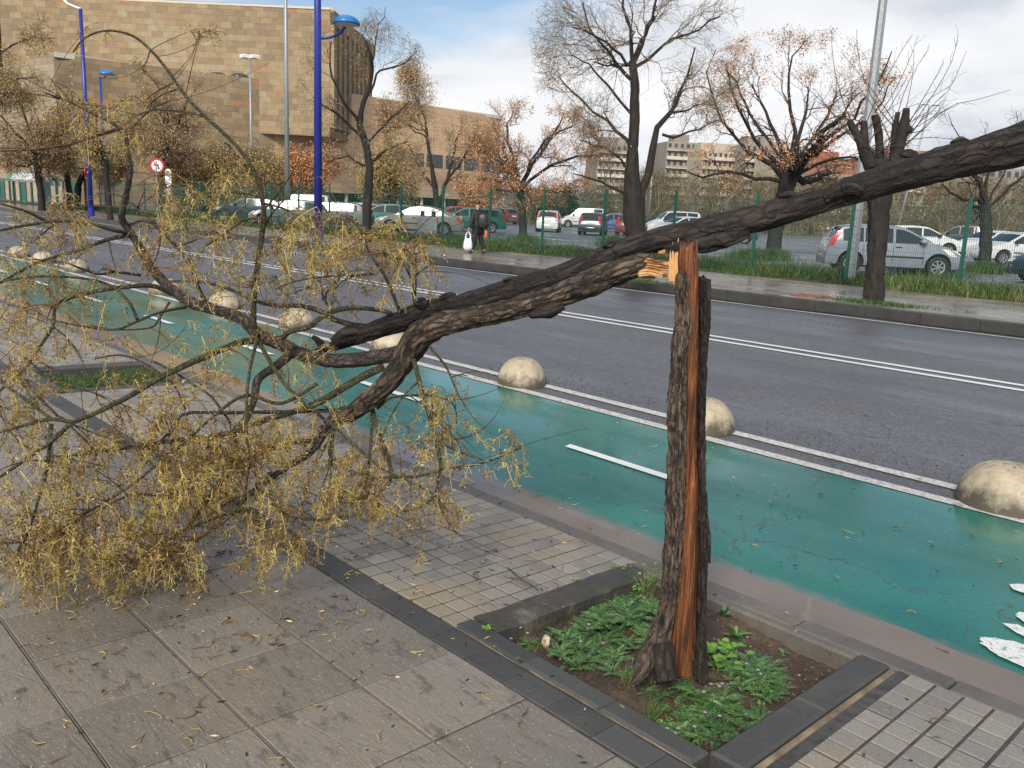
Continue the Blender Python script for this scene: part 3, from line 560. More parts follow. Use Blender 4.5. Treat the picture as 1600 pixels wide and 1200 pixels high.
for q in range(22):
    v = random.random(); a = P(1018+random.uniform(-8, 8), 405+v*26, SDT+.05); b = P(random.uniform(1040, 1056), 408+v*26+random.uniform(-5, 4), SDT+.01); mb.tubes(np.array([a, (a+b)/2, b]), np.array([.0022, .0018, .0003]), 4, tone=random.random())
mb.build('torn_wood', pale, fallen, smooth=True, loc=FO)

# ---- boughs: traced in the picture and set at their own distances ----
D0 = SDT+.85
def gcap(px, py, d, h=.03):   # never below the pavement
    q = P(px, py, d); g_ = gs(px, py) if ray(px, py)[2] < -.05 else None
    if g_ is not None and q[2] < -SL*q[1]+h: return EYE+(g_-EYE)*(1-h/1.5)
    return q
BR = []   # (points, radii) of every bough for twigs to spring from
def boughs(rows, mat, w0, w1, name='branch', amp=.10, sides=14):
    pts = [gcap(x, y, d) for x, y, d in rows]; n = len(pts); rad = [(w0+(w1-w0)*k/(n-1))/2/FPX*rows[k][2] for k in range(n)]
    o = blob_tube(pts, rad, mat, name, fallen, FO, amp, sides, step=.018, f=22, seed=random.random()*50)
    BR.append((np.array(pts), np.array(rad))); return o
G_ = green_bark; B_ = bough; RD = red_bark
boughs([(640, 548, D0-.1), (600, 556, D0), (560, 562, D0+.05), (515, 563, D0+.1), (470, 553, D0+.15), (435, 536, D0+.2), (405, 524, D0+.2), (380, 500, D0+.25), (350, 488, D0+.3), (300, 473, D0+.4), (268, 452, D0+.45), (242, 425, D0+.5), (225, 398, D0+.5), (212, 375, D0+.5), (202, 360, D0+.5), (190, 340, D0+.45), (196, 310, D0+.4), (203, 270, D0+.35), (199, 235, D0+.3), (196, 208, D0+.3)], B_, 25, 7, amp=.14, sides=20)
boughs([(455, 552, D0+.15), (432, 572, D0+.1), (404, 592, D0+.05), (397, 622, D0), (384, 655, D0), (362, 676, D0)], B_, 15, 10)
boughs([(600, 573, D0), (560, 592, D0), (510, 622, D0), (470, 640, D0), (415, 656, D0), (362, 676, D0-.05), (300, 685, D0-.1), (240, 693, D0-.15), (187, 701, D0-.2), (120, 710, D0-.2), (71, 714, D0-.2)], G_, 13, 4)
boughs([(405, 533, D0+.2), (380, 534, D0+.15), (340, 549, D0+.05), (300, 566, D0), (250, 590, D0-.1), (200, 620, D0-.2), (150, 645, D0-.3), (112, 662, D0-.35), (80, 690, D0-.4), (40, 718, D0-.45), (-10, 752, D0-.5)], G_, 12, 5)
boughs([(115, 660, D0-.35), (80, 655, D0-.35), (40, 664, D0-.4), (-10, 678, D0-.4)], G_, 7, 4)
boughs([(80, 655, D0-.35), (40, 624, D0-.35), (5, 600, D0-.35), (-20, 580, D0-.3)], G_, 6, 4)
boughs([(80, 663, D0-.35), (75, 720, D0-.4), (60, 780, D0-.45), (42, 835, D0-.5), (22, 872, D0-.5)], G_, 7, 3)
boughs([(397, 528, D0+.15), (396, 490, D0+.1), (398, 450, D0+.05), (404, 405, D0), (410, 360, D0-.05), (412, 328, D0-.1), (404, 285, D0-.15), (388, 252, D0-.2), (360, 218, D0-.2), (322, 183, D0-.2), (290, 150, D0-.2), (262, 110, D0-.2), (235, 78, D0-.2), (205, 55, D0-.2), (165, 48, D0-.2), (132, 60, D0-.2), (114, 82, D0-.2)], G_, 10, 2.5)
boughs([(322, 183, D0-.2), (290, 175, D0-.1), (240, 172, D0-.05), (215, 180, D0)], G_, 4, 2)
boughs([(275, 140, D0-.2), (250, 150, D0-.1), (230, 168, D0)], G_, 3, 1.5); boughs([(270, 130, D0-.2), (250, 140, D0-.2), (228, 155, D0-.1)], G_, 3, 1.5)
boughs([(235, 78, D0-.2), (228, 98, D0-.2), (220, 110, D0-.2)], G_, 2.5, 1.2)
boughs([(412, 310, D0-.1), (390, 303, D0), (350, 300, D0+.1), (300, 302, D0+.1)], G_, 5, 2.5)
boughs([(408, 340, D0-.1), (380, 345, D0), (345, 370, D0+.1), (320, 385, D0+.1)], G_, 4.5, 2.5)
boughs([(412, 318, D0-.1), (440, 325, D0), (470, 340, D0), (500, 355, D0)], G_, 4, 2)
boughs([(196, 212, D0+.3), (180, 195, D0+.3), (150, 180, D0+.3), (110, 160, D0+.3), (70, 145, D0+.2)], G_, 6, 2.5)
boughs([(190, 200, D0+.3), (150, 212, D0+.2), (110, 225, D0+.2), (60, 233, D0+.1), (0, 236, D0)], RD, 6, 2.5)
boughs([(196, 208, D0+.3), (215, 190, D0+.3), (235, 172, D0+.3), (262, 158, D0+.3)], G_, 4, 2)
boughs([(204, 365, D0+.5), (180, 360, D0+.4), (140, 350, D0+.3), (90, 345, D0+.2), (40, 352, D0+.1), (0, 360, D0)], G_, 7, 4)
boughs([(70, 345, D0+.2), (40, 330, D0+.1), (0, 318, D0)], G_, 5, 3)
boughs([(204, 368, D0+.5), (170, 374, D0+.4), (120, 392, D0+.3), (60, 410, D0+.2), (0, 442, D0)], G_, 7, 4)
boughs([(200, 352, D0+.5), (225, 345, D0+.4), (250, 358, D0+.3), (275, 385, D0+.25), (298, 415, D0+.25), (310, 450, D0+.3), (325, 478, D0+.35)], B_, 4, 7)
boughs([(245, 350, D0+.35), (215, 325, D0+.4), (185, 305, D0+.4), (150, 302, D0+.4)], G_, 4, 2)
boughs([(275, 462, D0+.45), (240, 447, D0+.35), (200, 448, D0+.25), (150, 455, D0+.15), (105, 467, D0+.05), (86, 480, D0), (82, 510, D0), (60, 545, D0-.05), (40, 575, D0-.1), (0, 610, D0-.2)], G_, 8, 4)
boughs([(220, 430, D0+.5), (180, 425, D0+.4), (150, 428, D0+.3), (100, 410, D0+.2), (50, 405, D0+.2)], B_, 5, 2)
boughs([(215, 500, D0+.1), (200, 470, D0+.1), (170, 445, D0+.1), (130, 435, D0+.05), (60, 432, D0), (0, 440, D0)], G_, 5, 3)
boughs([(290, 480, D0+.35), (250, 488, D0+.2), (215, 502, D0+.1), (180, 515, D0), (130, 510, D0), (80, 500, D0)], G_, 5, 2.5)
boughs([(265, 472, D0+.4), (250, 495, D0+.35), (235, 512, D0+.3), (180, 515, D0+.2), (140, 508, D0+.15)], RD, 4, 2)
boughs([(612, 490, D0-.1), (590, 484, D0-.1), (555, 481, D0-.1), (525, 485, D0-.1), (500, 497, D0-.1), (480, 512, D0-.05), (455, 517, D0), (440, 528, D0+.05)], G_, 7, 9)
boughs([(585, 512, D0), (550, 507, D0+.05), (520, 498, D0+.1), (500, 486, D0+.1), (470, 478, D0+.15), (430, 477, D0+.2), (400, 470, D0+.25), (360, 452, D0+.3), (315, 440, D0+.3), (265, 440, D0+.3)], B_, 10, 4)
boughs([(512, 478, D0+.1), (508, 465, D0+.1), (515, 450, D0+.1), (530, 435, D0+.1), (545, 425, D0+.1)], RD, 5, 2)
boughs([(505, 470, D0+.1), (500, 440, D0+.1), (480, 450, D0+.15), (450, 460, D0+.2)], RD, 3, 2)
boughs([(625, 487, D0-.15), (612, 455, D0-.2), (598, 425, D0-.25), (580, 400, D0-.3), (570, 375, D0-.3), (558, 352, D0-.3), (540, 338, D0-.3)], G_, 6, 3)
boughs([(590, 428, D0-.25), (555, 430, D0-.2), (500, 433, D0-.2), (460, 440, D0-.2), (430, 452, D0-.15)], G_, 4, 2)
boughs([(648, 478, D0-.2), (645, 450, D0-.25), (638, 425, D0-.3), (622, 405, D0-.3), (598, 395, D0-.3), (580, 402, D0-.3)], G_, 5, 3)
boughs([(643, 440, D0-.25), (655, 425, D0-.25), (670, 415, D0-.25), (682, 400, D0-.25)], G_, 4, 1.5); boughs([(640, 420, D0-.3), (632, 395, D0-.3), (640, 375, D0-.3), (655, 368, D0-.3), (668, 372, D0-.3)], G_, 3, 1.2); boughs([(648, 470, D0-.2), (650, 440, D0-.3), (648, 400, D0-.3), (636, 378, D0-.3)], G_, 3.5, 1.5)
boughs([(645, 556, D0-.15), (655, 595, D0-.2), (668, 640, D0-.25), (680, 685, D0-.3), (688, 722, D0-.32), (688, 736, D0-.32)], G_, 8, 5)
boughs([(688, 732, D0-.32), (720, 730, D0-.4), (760, 722, D0-.4), (790, 710, D0-.42), (815, 700, D0-.45)], G_, 5, 1.5)
boughs([(688, 735, D0-.32), (683, 760, D0-.33), (675, 780, D0-.35), (650, 795, D0-.35), (620, 800, D0-.35)], G_, 4, 2)
boughs([(688, 735, D0-.32), (660, 742, D0-.3), (620, 746, D0-.25), (580, 747, D0-.2)], G_, 4, 2)
boughs([(662, 530, D0-.2), (680, 552, D0-.2), (695, 570, D0-.2), (705, 590, D0-.2), (715, 615, D0-.2)], G_, 5, 2.5); boughs([(705, 590, D0-.2), (718, 585, D0-.2), (732, 588, D0-.2)], G_, 3, 1.5)
boughs([(590, 638, D0+.0), (610, 622, D0-.05), (640, 618, D0-.1), (670, 618, D0-.2), (700, 625, D0-.25), (712, 640, D0-.25), (713, 662, D0-.25)], G_, 5, 2)
boughs([(582, 640, D0+.02), (588, 665, D0), (597, 690, D0-.05), (606, 715, D0-.1), (611, 738, D0-.15), (607, 755, D0-.2), (592, 768, D0-.2), (575, 775, D0-.2), (555, 779, D0-.2)], G_, 8, 5)
boughs([(582, 645, D0+.02), (580, 680, D0), (577, 720, D0-.05), (572, 752, D0-.1)], G_, 6, 4)
boughs([(556, 640, D0+.05), (530, 645, D0+.05), (513, 662, D0+.0), (498, 690, D0-.05), (478, 712, D0-.1), (440, 735, D0-.15), (405, 760, D0-.2), (370, 790, D0-.25)], B_, 17, 7, sides=16)
boughs([(530, 645, D0+.05), (520, 672, D0), (517, 700, D0), (517, 728, D0)], B_, 10, 8)
boughs([(498, 690, D0-.05), (470, 690, D0), (430, 700, D0), (380, 720, D0), (330, 735, D0)], B_, 8, 4)
boughs([(560, 640, D0+.05), (500, 642, D0+.05), (420, 644, D0), (350, 645, D0-.05), (290, 646, D0-.1), (275, 665, D0-.15), (250, 690, D0-.15)], B_, 7, 4)
boughs([(360, 680, D0-.05), (368, 695, D0-.1), (368, 715, D0-.15), (355, 742, D0-.2), (335, 765, D0-.25), (310, 800, D0-.3), (292, 825, D0-.3), (265, 845, D0-.3)], G_, 10, 6)
boughs([(320, 787, D0-.25), (290, 777, D0-.25), (250, 773, D0-.3), (200, 775, D0-.3), (160, 795, D0-.3), (110, 820, D0-.35), (60, 850, D0-.4)], G_, 5, 3)
boughs([(495, 600, D0), (440, 630, D0-.1), (385, 618, D0-.15), (340, 645, D0-.2), (290, 690, D0-.3), (240, 730, D0-.35), (200, 762, D0-.4), (130, 805, D0-.45), (90, 840, D0-.45)], G_, 6, 3.5)
boughs([(405, 535, D0+.1), (425, 570, D0), (445, 600, D0-.1), (475, 630, D0-.2), (520, 665, D0-.25), (560, 700, D0-.3), (600, 735, D0-.35), (640, 752, D0-.35), (680, 775, D0-.35), (700, 800, D0-.35)], G_, 7, 2.5)
boughs([(402, 530, D0+.1), (390, 580, D0-.1), (385, 640, D0-.2), (388, 700, D0-.3), (400, 745, D0-.35)], G_, 6, 3)
boughs([(400, 755, D0-.3), (440, 800, D0-.35), (490, 812, D0-.35), (530, 808, D0-.35), (548, 800, D0-.35)], G_, 5, 4)
boughs([(400, 795, D0-.3), (350, 805, D0-.35), (280, 830, D0-.35), (220, 835, D0-.35), (160, 812, D0-.35)], G_, 4, 2)
boughs([(400, 700, D0-.2), (390, 730, D0-.3), (375, 790, D0-.35), (330, 830, D0-.35), (270, 862, D0-.35), (200, 880, D0-.35)], RD, 3, 3)
boughs([(240, 565, D0), (270, 580, D0), (300, 600, D0), (330, 620, D0), (360, 660, D0-.05)], G_, 3, 4)
boughs([(40, 560, D0-.1), (80, 590, D0-.1), (120, 605, D0-.1), (150, 615, D0-.15)], G_, 4, 3)
boughs([(150, 560, D0), (190, 555, D0), (230, 570, D0), (270, 600, D0), (290, 640, D0)], RD, 3, 3)
boughs([(60, 620, D0-.3), (90, 650, D0-.3)], G_, 4, 4)
boughs([(112, 668, D0-.35), (140, 695, D0-.35), (150, 710, D0-.35), (145, 730, D0-.35)], B_, 4, 2)
BR0 = list(BR)
for _ in range(85):   # fine whips springing from the boughs
    pts, rad = random.choice(BR0[2:]); i = random.randrange(1, len(pts)); p0 = pts[i]; tg = unit(pts[i]-pts[i-1]); l = random.uniform(.2, .6); d_ = unit(tg*.7+np.array([random.gauss(0, .6), random.gauss(0, .6), random.gauss(-.1, .5)])); pl = [p0]; c_ = np.array([random.gauss(0, .25), random.gauss(0, .25), random.gauss(-.15, .25)])
    for k in range(6): d_ = unit(d_+c_*.45); q = pl[-1]+d_*l/6; q[2] = max(q[2], -SL*q[1]+.02); pl.append(q)
    if ray(800, 200) is None: continue
    r0 = min(rad[i]*.6, .005); rr_ = np.linspace(r0, .0008, 7); blob_tube(pl, rr_, random.choice([G_, G_, RD, B_]), 'twig', fallen, FO, .1, 6, step=.02, f=22, seed=random.random()*50); BR.append((np.array(pl), rr_))

# ---- yellow twigs with pods ----
podm = Mat('dry_pods'); t = podm.attr(); oc = podm.pos
c = podm.ramp(t, [(0., (.012, .010, .009)), (.13, (.03, .02, .012)), (.16, (.17, .105, .03)), (.5, (.28, .205, .065)), (.8, (.41, .33, .12)), (1., (.62, .55, .30))]); podm.col(c); podm.rough(.55); podm = podm.m
stm = Mat('yellow_stalks'); t = stm.attr(); stm.col(stm.ramp(t, [(0., (.12, .05, .018)), (.35, (.21, .12, .03)), (.7, (.39, .28, .06)), (1., (.50, .40, .13))])); stm.rough(.55); stm = stm.m
BP = np.concatenate([b[0] for b in BR])
# dense samples along all boughs
SP = []
for pts, rad in BR:
    for a, b in zip(pts[:-1], pts[1:]):
        n = max(1, int(np.linalg.norm(b-a)/.03)); SP += [a+(b-a)*k/n for k in range(n)]
SP = np.array(SP)
# clumps: (px, py, spread x, spread y, how many, depth offset)
CL = [(60, 860, 60, 45, 95, -.5), (150, 830, 70, 50, 100, -.45), (250, 800, 70, 60, 80, -.35), (60, 780, 50, 60, 55, -.45), (140, 720, 70, 50, 70, -.3), (300, 730, 60, 50, 90, -.2), (380, 720, 60, 50, 90, -.15), (450, 700, 60, 50, 60, -.1),
      (330, 690, 80, 40, 80, -.1), (270, 870, 45, 25, 40, -.4), (200, 880, 50, 25, 35, -.45), (420, 790, 90, 40, 60, -.3), (540, 720, 35, 45, 70, -.2), (560, 760, 40, 28, 60, -.25), (600, 790, 50, 25, 25, -.3),
      (250, 650, 60, 50, 45, -.2), (180, 630, 60, 40, 30, -.2), (30, 560, 35, 80, 60, -.2), (50, 480, 50, 50, 40, 0), (30, 640, 30, 40, 22, -.3), (120, 500, 60, 50, 30, 0), (60, 420, 60, 40, 34, .1), (130, 450, 60, 30, 20, .1),
      (260, 320, 30, 30, 42, .2), (250, 370, 30, 40, 40, .2), (320, 400, 50, 40, 42, .1), (370, 370, 50, 40, 45, 0), (100, 330, 30, 15, 28, .3), (115, 345, 18, 22, 25, .3), (60, 350, 45, 28, 26, .2), (200, 160, 28, 25, 24, .3), (190, 190, 30, 30, 26, .3), (130, 170, 25, 25, 22, .3), (95, 160, 22, 28, 16, .3),
      (350, 280, 35, 20, 22, 0), (310, 300, 20, 15, 12, .1), (520, 360, 45, 30, 60, -.25), (480, 400, 50, 40, 50, -.1), (560, 380, 40, 30, 38, -.25), (620, 370, 35, 25, 34, -.3), (655, 400, 22, 25, 20, -.3), (440, 350, 25, 25, 22, -.05), (400, 440, 50, 35, 26, .1), (520, 450, 60, 30, 18, 0), (600, 420, 30, 30, 16, -.25),
      (680, 640, 30, 40, 26, -.25), (715, 620, 18, 30, 16, -.25), (660, 690, 30, 35, 30, -.3), (600, 660, 30, 30, 20, -.1), (740, 700, 40, 25, 20, -.4), (800, 700, 18, 14, 12, -.45), (690, 780, 25, 25, 20, -.35), (650, 760, 30, 20, 20, -.3), (700, 660, 20, 20, 12, -.3),
      (310, 62, 9, 9, 9, -.2), (118, 70, 5, 10, 4, -.2), (228, 100, 6, 12, 4, -.2), (180, 50, 12, 5, 2, -.2), (470, 580, 70, 40, 34, .05), (370, 580, 70, 50, 34, 0), (300, 540, 80, 40, 22, .1), (430, 500, 60, 30, 16, .1), (700, 820, 40, 20, 7, -.35), (470, 845, 22, 12, 12, -.35), (420, 860, 40, 18, 14, -.35)]
stalks = []; pods = MB(); tw = MB()
NP_ = 0
POD_V = np.array([(0, 0, 0), (.5, .5, .0), (.5, -.25, .43), (.5, -.25, -.43), (1, 0, 0)])  # spindle: length 1, width 1
POD_F = [(0, 2, 1), (0, 3, 2), (0, 1, 3), (4, 1, 2), (4, 2, 3), (4, 3, 1)]
def put_pods(pos, dirs, ln, wd, tone, mb):
    n = len(pos); dirs = unit(dirs); a = unit(np.cross(dirs, RNG.normal(size=(n, 3)))); b = np.cross(dirs, a)
    bend = RNG.uniform(-.25, .25, (n, 1, 1))
    v = pos[:, None]+dirs[:, None]*(POD_V[None, :, 0:1]*ln[:, None, None])+a[:, None]*(POD_V[None, :, 1:2]*wd[:, None, None]+bend*ln[:, None, None]*(POD_V[None, :, 0:1]*(1-POD_V[None, :, 0:1])))+b[:, None]*(POD_V[None, :, 2:3]*wd[:, None, None])
    f = (np.array(POD_F)[None]+(np.arange(n)*5)[:, None, None]).reshape(-1, 3); mb.add(v.reshape(-1, 3), f, tone=np.repeat(tone, 5))
for (cx_, cy_, sx_, sy_, n, do) in CL:
    n = int(n*((.55 if cx_ > 480 else .9) if cy_ > 600 else .6))
    px = RNG.normal(cx_, sx_*.75, n); py = RNG.normal(cy_, sy_*.75, n); dd = D0+do+RNG.normal(0, .16, n)
    for x, y, d in zip(px, py, dd):
        if y > 935-max(0, x-300)*.12: continue
        q = gcap(x, y, d, .04); j = np.argmin(((SP-q)**2).sum(1)+.02*RNG.random(len(SP))); a = SP[j]; dist = np.linalg.norm(q-a)
        if dist > .45: continue
        mid = (a+q)/2+RNG.normal(0, .12, 3)*min(dist, .3)+ZZ*.06*dist
        u = np.linspace(0, 1, 6)[:, None]; C_ = (1-u)**2*a+2*u*(1-u)*mid+u*u*q
        tn = RNG.random()*.8; tw.tubes(C_, np.linspace(.0022, .0012, 6), 4, tone=tn*.45)
        # panicle
        dr = unit(q-mid+RNG.normal(0, .25, 3)*np.linalg.norm(q-mid)-ZZ*.05); Ln = RNG.uniform(.05, .13); k = RNG.integers(9, 18)
        kk = np.linspace(0, 1, 5)[:, None]; dn = RNG.uniform(.0, .04); ax = q+dr*Ln*kk-ZZ*dn*kk**2; tw.tubes(ax, np.linspace(.0017, .0009, 5), 3, tone=min(1, tn+.2))
        t_ = RNG.uniform(.0, 1, k); base = q+dr*Ln*t_[:, None]-ZZ*dn*(t_**2)[:, None]
        sd_ = unit(RNG.normal(0, 1, (k, 3))+dr*.6-ZZ*.05); sl = RNG.uniform(.015, .05, k); s4 = np.linspace(0, 1, 3)[None, :, None]
        SPh = base[:, None]+sd_[:, None]*(sl[:, None, None]*s4)-ZZ*(.008*s4**2)
        tw.tubes(SPh, np.broadcast_to([.0012, .0010, .0007], (k, 3)), 3, tone=np.clip(tn+RNG.normal(.15, .2, k), 0, 1))
        m_ = 2; pb = np.repeat(SPh[:, -1], m_, 0)+0; pb[m_-1::m_] = SPh[:, 1]; pdr = RNG.normal(0, .9, (len(pb), 3))-ZZ*.45
        darkc = RNG.random() < .14
        tone = np.clip(RNG.normal(.52, .2, len(pb)), .17, 1); tone[RNG.random(len(pb)) < (.85 if darkc else .12)] = .05
        put_pods(pb, pdr, RNG.uniform(.008, .021, len(pb)), RNG.uniform(.003, .006, len(pb)), tone, pods)
tag(tw.build('fine_twigs', stm, fallen, loc=FO), kind='stuff'); tag(pods.build('seed_pods', podm, fallen, loc=FO), kind='stuff')
# ---- pods and bits scattered on the ground ----
lit = MB(); ls = MB()
def scatter(n, fx, fy, dark):
    for _ in range(n):
        x = fx(); y = fy()
        if PLX0-.02 < x < PLX1+.02 and PLY0-.02 < y < PLY1+.02: continue
        if y > 3.32: z = RZ+.012
        else: z = -SL*y+.004
        a = random.uniform(0, 6.3); p = np.array([[x, y, z]]); d_ = np.array([[math.cos(a), math.sin(a), .05]])
        put_pods(p, d_, np.array([random.uniform(.014, .042)]), np.array([random.uniform(.0035, .008)]), np.array([.05 if random.random() < dark else random.uniform(.3, 1)]), lit)
        if random.random() < .35:
            c = random.uniform(-2, 2); l = random.uniform(.02, .08); pts = np.array([[x+l*u*math.cos(a+c*u), y+l*u*math.sin(a+c*u), z+.003] for u in np.linspace(0, 1, 5)]); ls.tubes(pts, np.full(5, .0016), 3, tone=random.random() if random.random() > dark else .0)
U = random.uniform
scatter(420, lambda: U(-5.5, -1.3), lambda: U(-.2, 3.2), .5); scatter(520, lambda: random.gauss(-3.4, .8), lambda: random.gauss(1.9, .7), .5); scatter(160, lambda: U(-9, -4), lambda: U(.5, 3.2), .75); scatter(130, lambda: U(-6, -1), lambda: U(3.4, 5.5), .55); scatter(40, lambda: U(-1.1, -.3), lambda: U(2.1, 3.1), .6)
tag(lit.build('fallen_pods', podm), 'loose yellow and black seed pods scattered over the pavement', 'seed pods', kind='stuff'); tag(ls.build('fallen_stalks', stm), 'loose curled stalks scattered over the pavement', 'stalks', kind='stuff')
# dark grit specks along the outer lane line
grit = MB(); n = 900; X = RNG.uniform(-7, 0, n); Y = 6.1+np.abs(RNG.normal(0, .35, n)); s = RNG.uniform(.002, .007, n)
for x, y, r_ in zip(X, Y, s): grit.box((x, y, RZ), (x+r_, y+r_*.8, RZ+r_*.6+.002))
tag(grit.build('road_grit', simple('grit', (.03, .028, .025), .8)), 'dark grit washed along the outer lane line', 'grit', kind='stuff')
# ================= BUILDINGS =================
def stone_wall(name, bw, bh, cols, org=.02, gap=.012, var=.5, bumpy=.4):
    m = Mat(name); uv = m.attr('U'); v = m.attr('V')
    def cell(a, s): return m.math('FLOOR', m.math('DIVIDE', a, s))
    row = cell(v, bh); off = m.math('MULTIPLY', m.math('FRACT', m.math('MULTIPLY', row, .37)), bw)
    u2 = m.math('ADD', uv, off); cx_ = cell(u2, bw)
    cb = m.n('ShaderNodeCombineXYZ'); m.l(cx_, cb.inputs[0]); m.l(row, cb.inputs[1]); wn = m.n('ShaderNodeTexWhiteNoise'); wn.noise_dimensions = '2D'; m.l(cb.outputs[0], wn.inputs['Vector'])
    n = m.noise(.06, 5); f = m.math('ADD', m.math('MULTIPLY', wn.outputs['Value'], var), m.math('MULTIPLY', m.math('SUBTRACT', n, .5), 1.2)); f = m.math('ADD', f, .5-var/2)
    c = m.ramp(f, cols); c = m.mix(m.ramp(wn.outputs['Value'], [(1-org-.001, 0.), (1-org, 1.)]), c, (.36, .19, .085))
    c = m.mix(m.math('MULTIPLY', m.ramp(m.noise(1.2, 6, .7), [(.35, .5), (.6, 0.)]), .6), c, tuple(x*.6 for x in cols[0][1]))
    fu = m.math('ABSOLUTE', m.math('SUBTRACT', m.math('FRACT', m.math('DIVIDE', u2, bw)), .5)); fv = m.math('ABSOLUTE', m.math('SUBTRACT', m.math('FRACT', m.math('DIVIDE', v, bh)), .5))
    ln = m.math('MAXIMUM', m.math('GREATER_THAN', fu, .5-gap*1.5/bw), m.math('GREATER_THAN', fv, .5-gap*1.5/bh)); c = m.mix(m.math('MULTIPLY', ln, .45), c, (.06, .045, .03))
    m.col(c); m.rough(.8); m.bump(m.noise(3, 6), .2, .05); return m.m
sandst = stone_wall('sandstone_cladding', 1.25, .66, [(.1, (.19, .14, .085)), (.4, (.255, .19, .115)), (.6, (.33, .23, .125)), (.85, (.35, .28, .18))], .02, var=.5)
palest = stone_wall('pale_stone_cladding', 1.3, .7, [(.1, (.26, .20, .14)), (.5, (.36, .28, .19)), (.85, (.44, .36, .26))], .0, var=.35)
orangest = stone_wall('warm_lit_cladding', 2.2, 1.1, [(.1, (.50, .33, .20)), (.5, (.60, .41, .25)), (.85, (.66, .47, .30))], .0, var=.25)  # warm tone raised to carry the stronger light on the annex face
glass = Mat('dark_glazing'); glass.col((.012, .022, .02)); glass.rough(.08); glass.set(Metallic=0., IOR=1.5); glass = glass.m
glass_b = Mat('grey_glazing'); glass_b.col((.045, .055, .06)); glass_b.rough(.1); glass_b = glass_b.m
trim = simple('pale_trim', (.55, .50, .42), .6, .15); darkt = simple('dark_recess', (.035, .03, .025), .7, .3)
def wallquad(mb, a, b, z0, z1, thick=0):
    a = np.array(a[:2]); b = np.array(b[:2]); mb.add([(*a, z0), (*b, z0), (*b, z1), (*a, z1)], [(0, 1, 2, 3)])
def set_uv(o):   # metres along the wall / up the wall, per vertex
    me = o.data; n = len(me.vertices); co = np.zeros(n*3); me.vertices.foreach_get('co', co); co = co.reshape(-1, 3)
    U_ = np.zeros(n); 
    for p in me.polygons:
        nn = p.normal; t = np.array([-nn.y, nn.x, 0]); l = np.linalg.norm(t)
        if l < .2: t = np.array([1., 0, 0]); l = 1
        for i in p.vertices: U_[i] = co[i]@(t/l)
    for nm, arr in (('U', U_), ('V', co[:, 2])): at = me.attributes.new(nm, 'FLOAT', 'POINT'); at.data.foreach_set('value', arr+500)
    return o
def prism(mb, poly, z0, z1):
    """poly: list of xy corners; every face has its own vertices"""
    n = len(poly)
    zt = z1 if hasattr(z1, '__len__') else [z1]*n
    for k in range(n):
        a, b = poly[k], poly[(k+1) % n]; mb.add([(*a, z0), (*b, z0), (*b, zt[(k+1) % n]), (*a, zt[k])], [(0, 1, 2, 3)])
    mb.add([(*p, z) for p, z in zip(poly, zt)], [tuple(range(n))])
def xy(px, d, py=310): q = P(px, py, d); return np.array([q[0], q[1]])
def ztop(px, py, d):   # height of the point seen at row py above the foot at distance d
    B = P(px, 310, d)-EYE; k = (600-py)/FPX; return float(EYE[2]+B[2]+(k*(B@FW)-B@UP)/(UP[2]-k*FW[2]))
A0 = xy(98, 89); A1 = xy(778, 130); AL = xy(-140, 112)
bk = unit(np.array([A1-A0]))[0]; nb = np.array([-bk[1], bk[0]]); nb = nb if nb@np.array([-1, 1]) > 0 else -nb
zA = ztop(110, 84, 89); bld = empty('stone_building', (*(A0+A1)/2, 0), 0, 'big sandstone clad building with a windowless upper block and glazed ground floor', 'building')
BO = np.array(bld.location)
def part(name, fn, mat, uvs=True, parent=None, off=BO, smooth=False):
    mb = MB(); fn(mb); o = mb.build(name, mat, parent or bld, loc=off, smooth=smooth)
    if uvs:
        me = o.data
        n = len(me.vertices); co = np.zeros(n*3); me.vertices.foreach_get('co', co); co = co.reshape(-1, 3); U_ = np.zeros(n)
        for p in me.polygons:
            nn = p.normal; t = np.array([-nn.y, nn.x, 0]); l = np.linalg.norm(t)
            if l < .2: t = np.array([1., 0, 0]); l = 1
            for i in p.vertices: U_[i] = co[i]@(t/l)
        for nm, arr in (('U', U_), ('V', co[:, 2])): at = me.attributes.new(nm, 'FLOAT', 'POINT'); at.data.foreach_set('value', arr+500)
    return o
zg = ztop(640, 307, 115)
B1 = xy(430, 102)   # where brown stone gives way to the paler annex
part('stone_wing', lambda mb: prism(mb, [A0, B1, B1+nb*30, A0+nb*30], -.5, zA), sandst)
part('left_wing', lambda mb: prism(mb, [AL, A0+(A0-A1)*.0005, A0+nb*26, AL+nb*26], -.5, [ztop(20, 108, 96)-1.5, zA-.05, zA-.05, zA-3]), palest)
part('annex_wall', lambda mb: prism(mb, [B1+bk*.02, A1, A1+nb*30, B1+nb*30], zg, zA-.03), orangest)
part('ground_floor_glazing', lambda mb: prism(mb, [B1+nb*1.6, A1+nb*1.6, A1+nb*20, B1+nb*20], -.5, zg), glass, False)
def mull(mb):
    n = 46; L_ = A1-B1
    for k in range(n): c = B1+L_*k/n+nb*1.52; d = bk*.06; mb.add([(*(c-d), -.4), (*(c+d), -.4), (*(c+d), zg), (*(c-d), zg), (*(c-d-nb*.1), -.4), (*(c+d-nb*.1), -.4), (*(c+d-nb*.1), zg), (*(c-d-nb*.1), zg)], [(4, 5, 6, 7), (0, 4, 7, 3), (1, 2, 6, 5)])
part('window_mullions', mull, darkt, False)
def colu(mb):
    for k in range(9): c = B1+(A1-B1)*(k+.5)/9+nb*.5; mb.tubes(np.array([[*c, -.4], [*c, zg]]), np.array([.22, .22]), 10)
part('columns', colu, trim, False)
part('roof_edge', lambda mb: prism(mb, [A0-nb*.25, A1-nb*.25, A1-nb*.02, A0-nb*.02], zA-.35, zA+.12), trim, False)
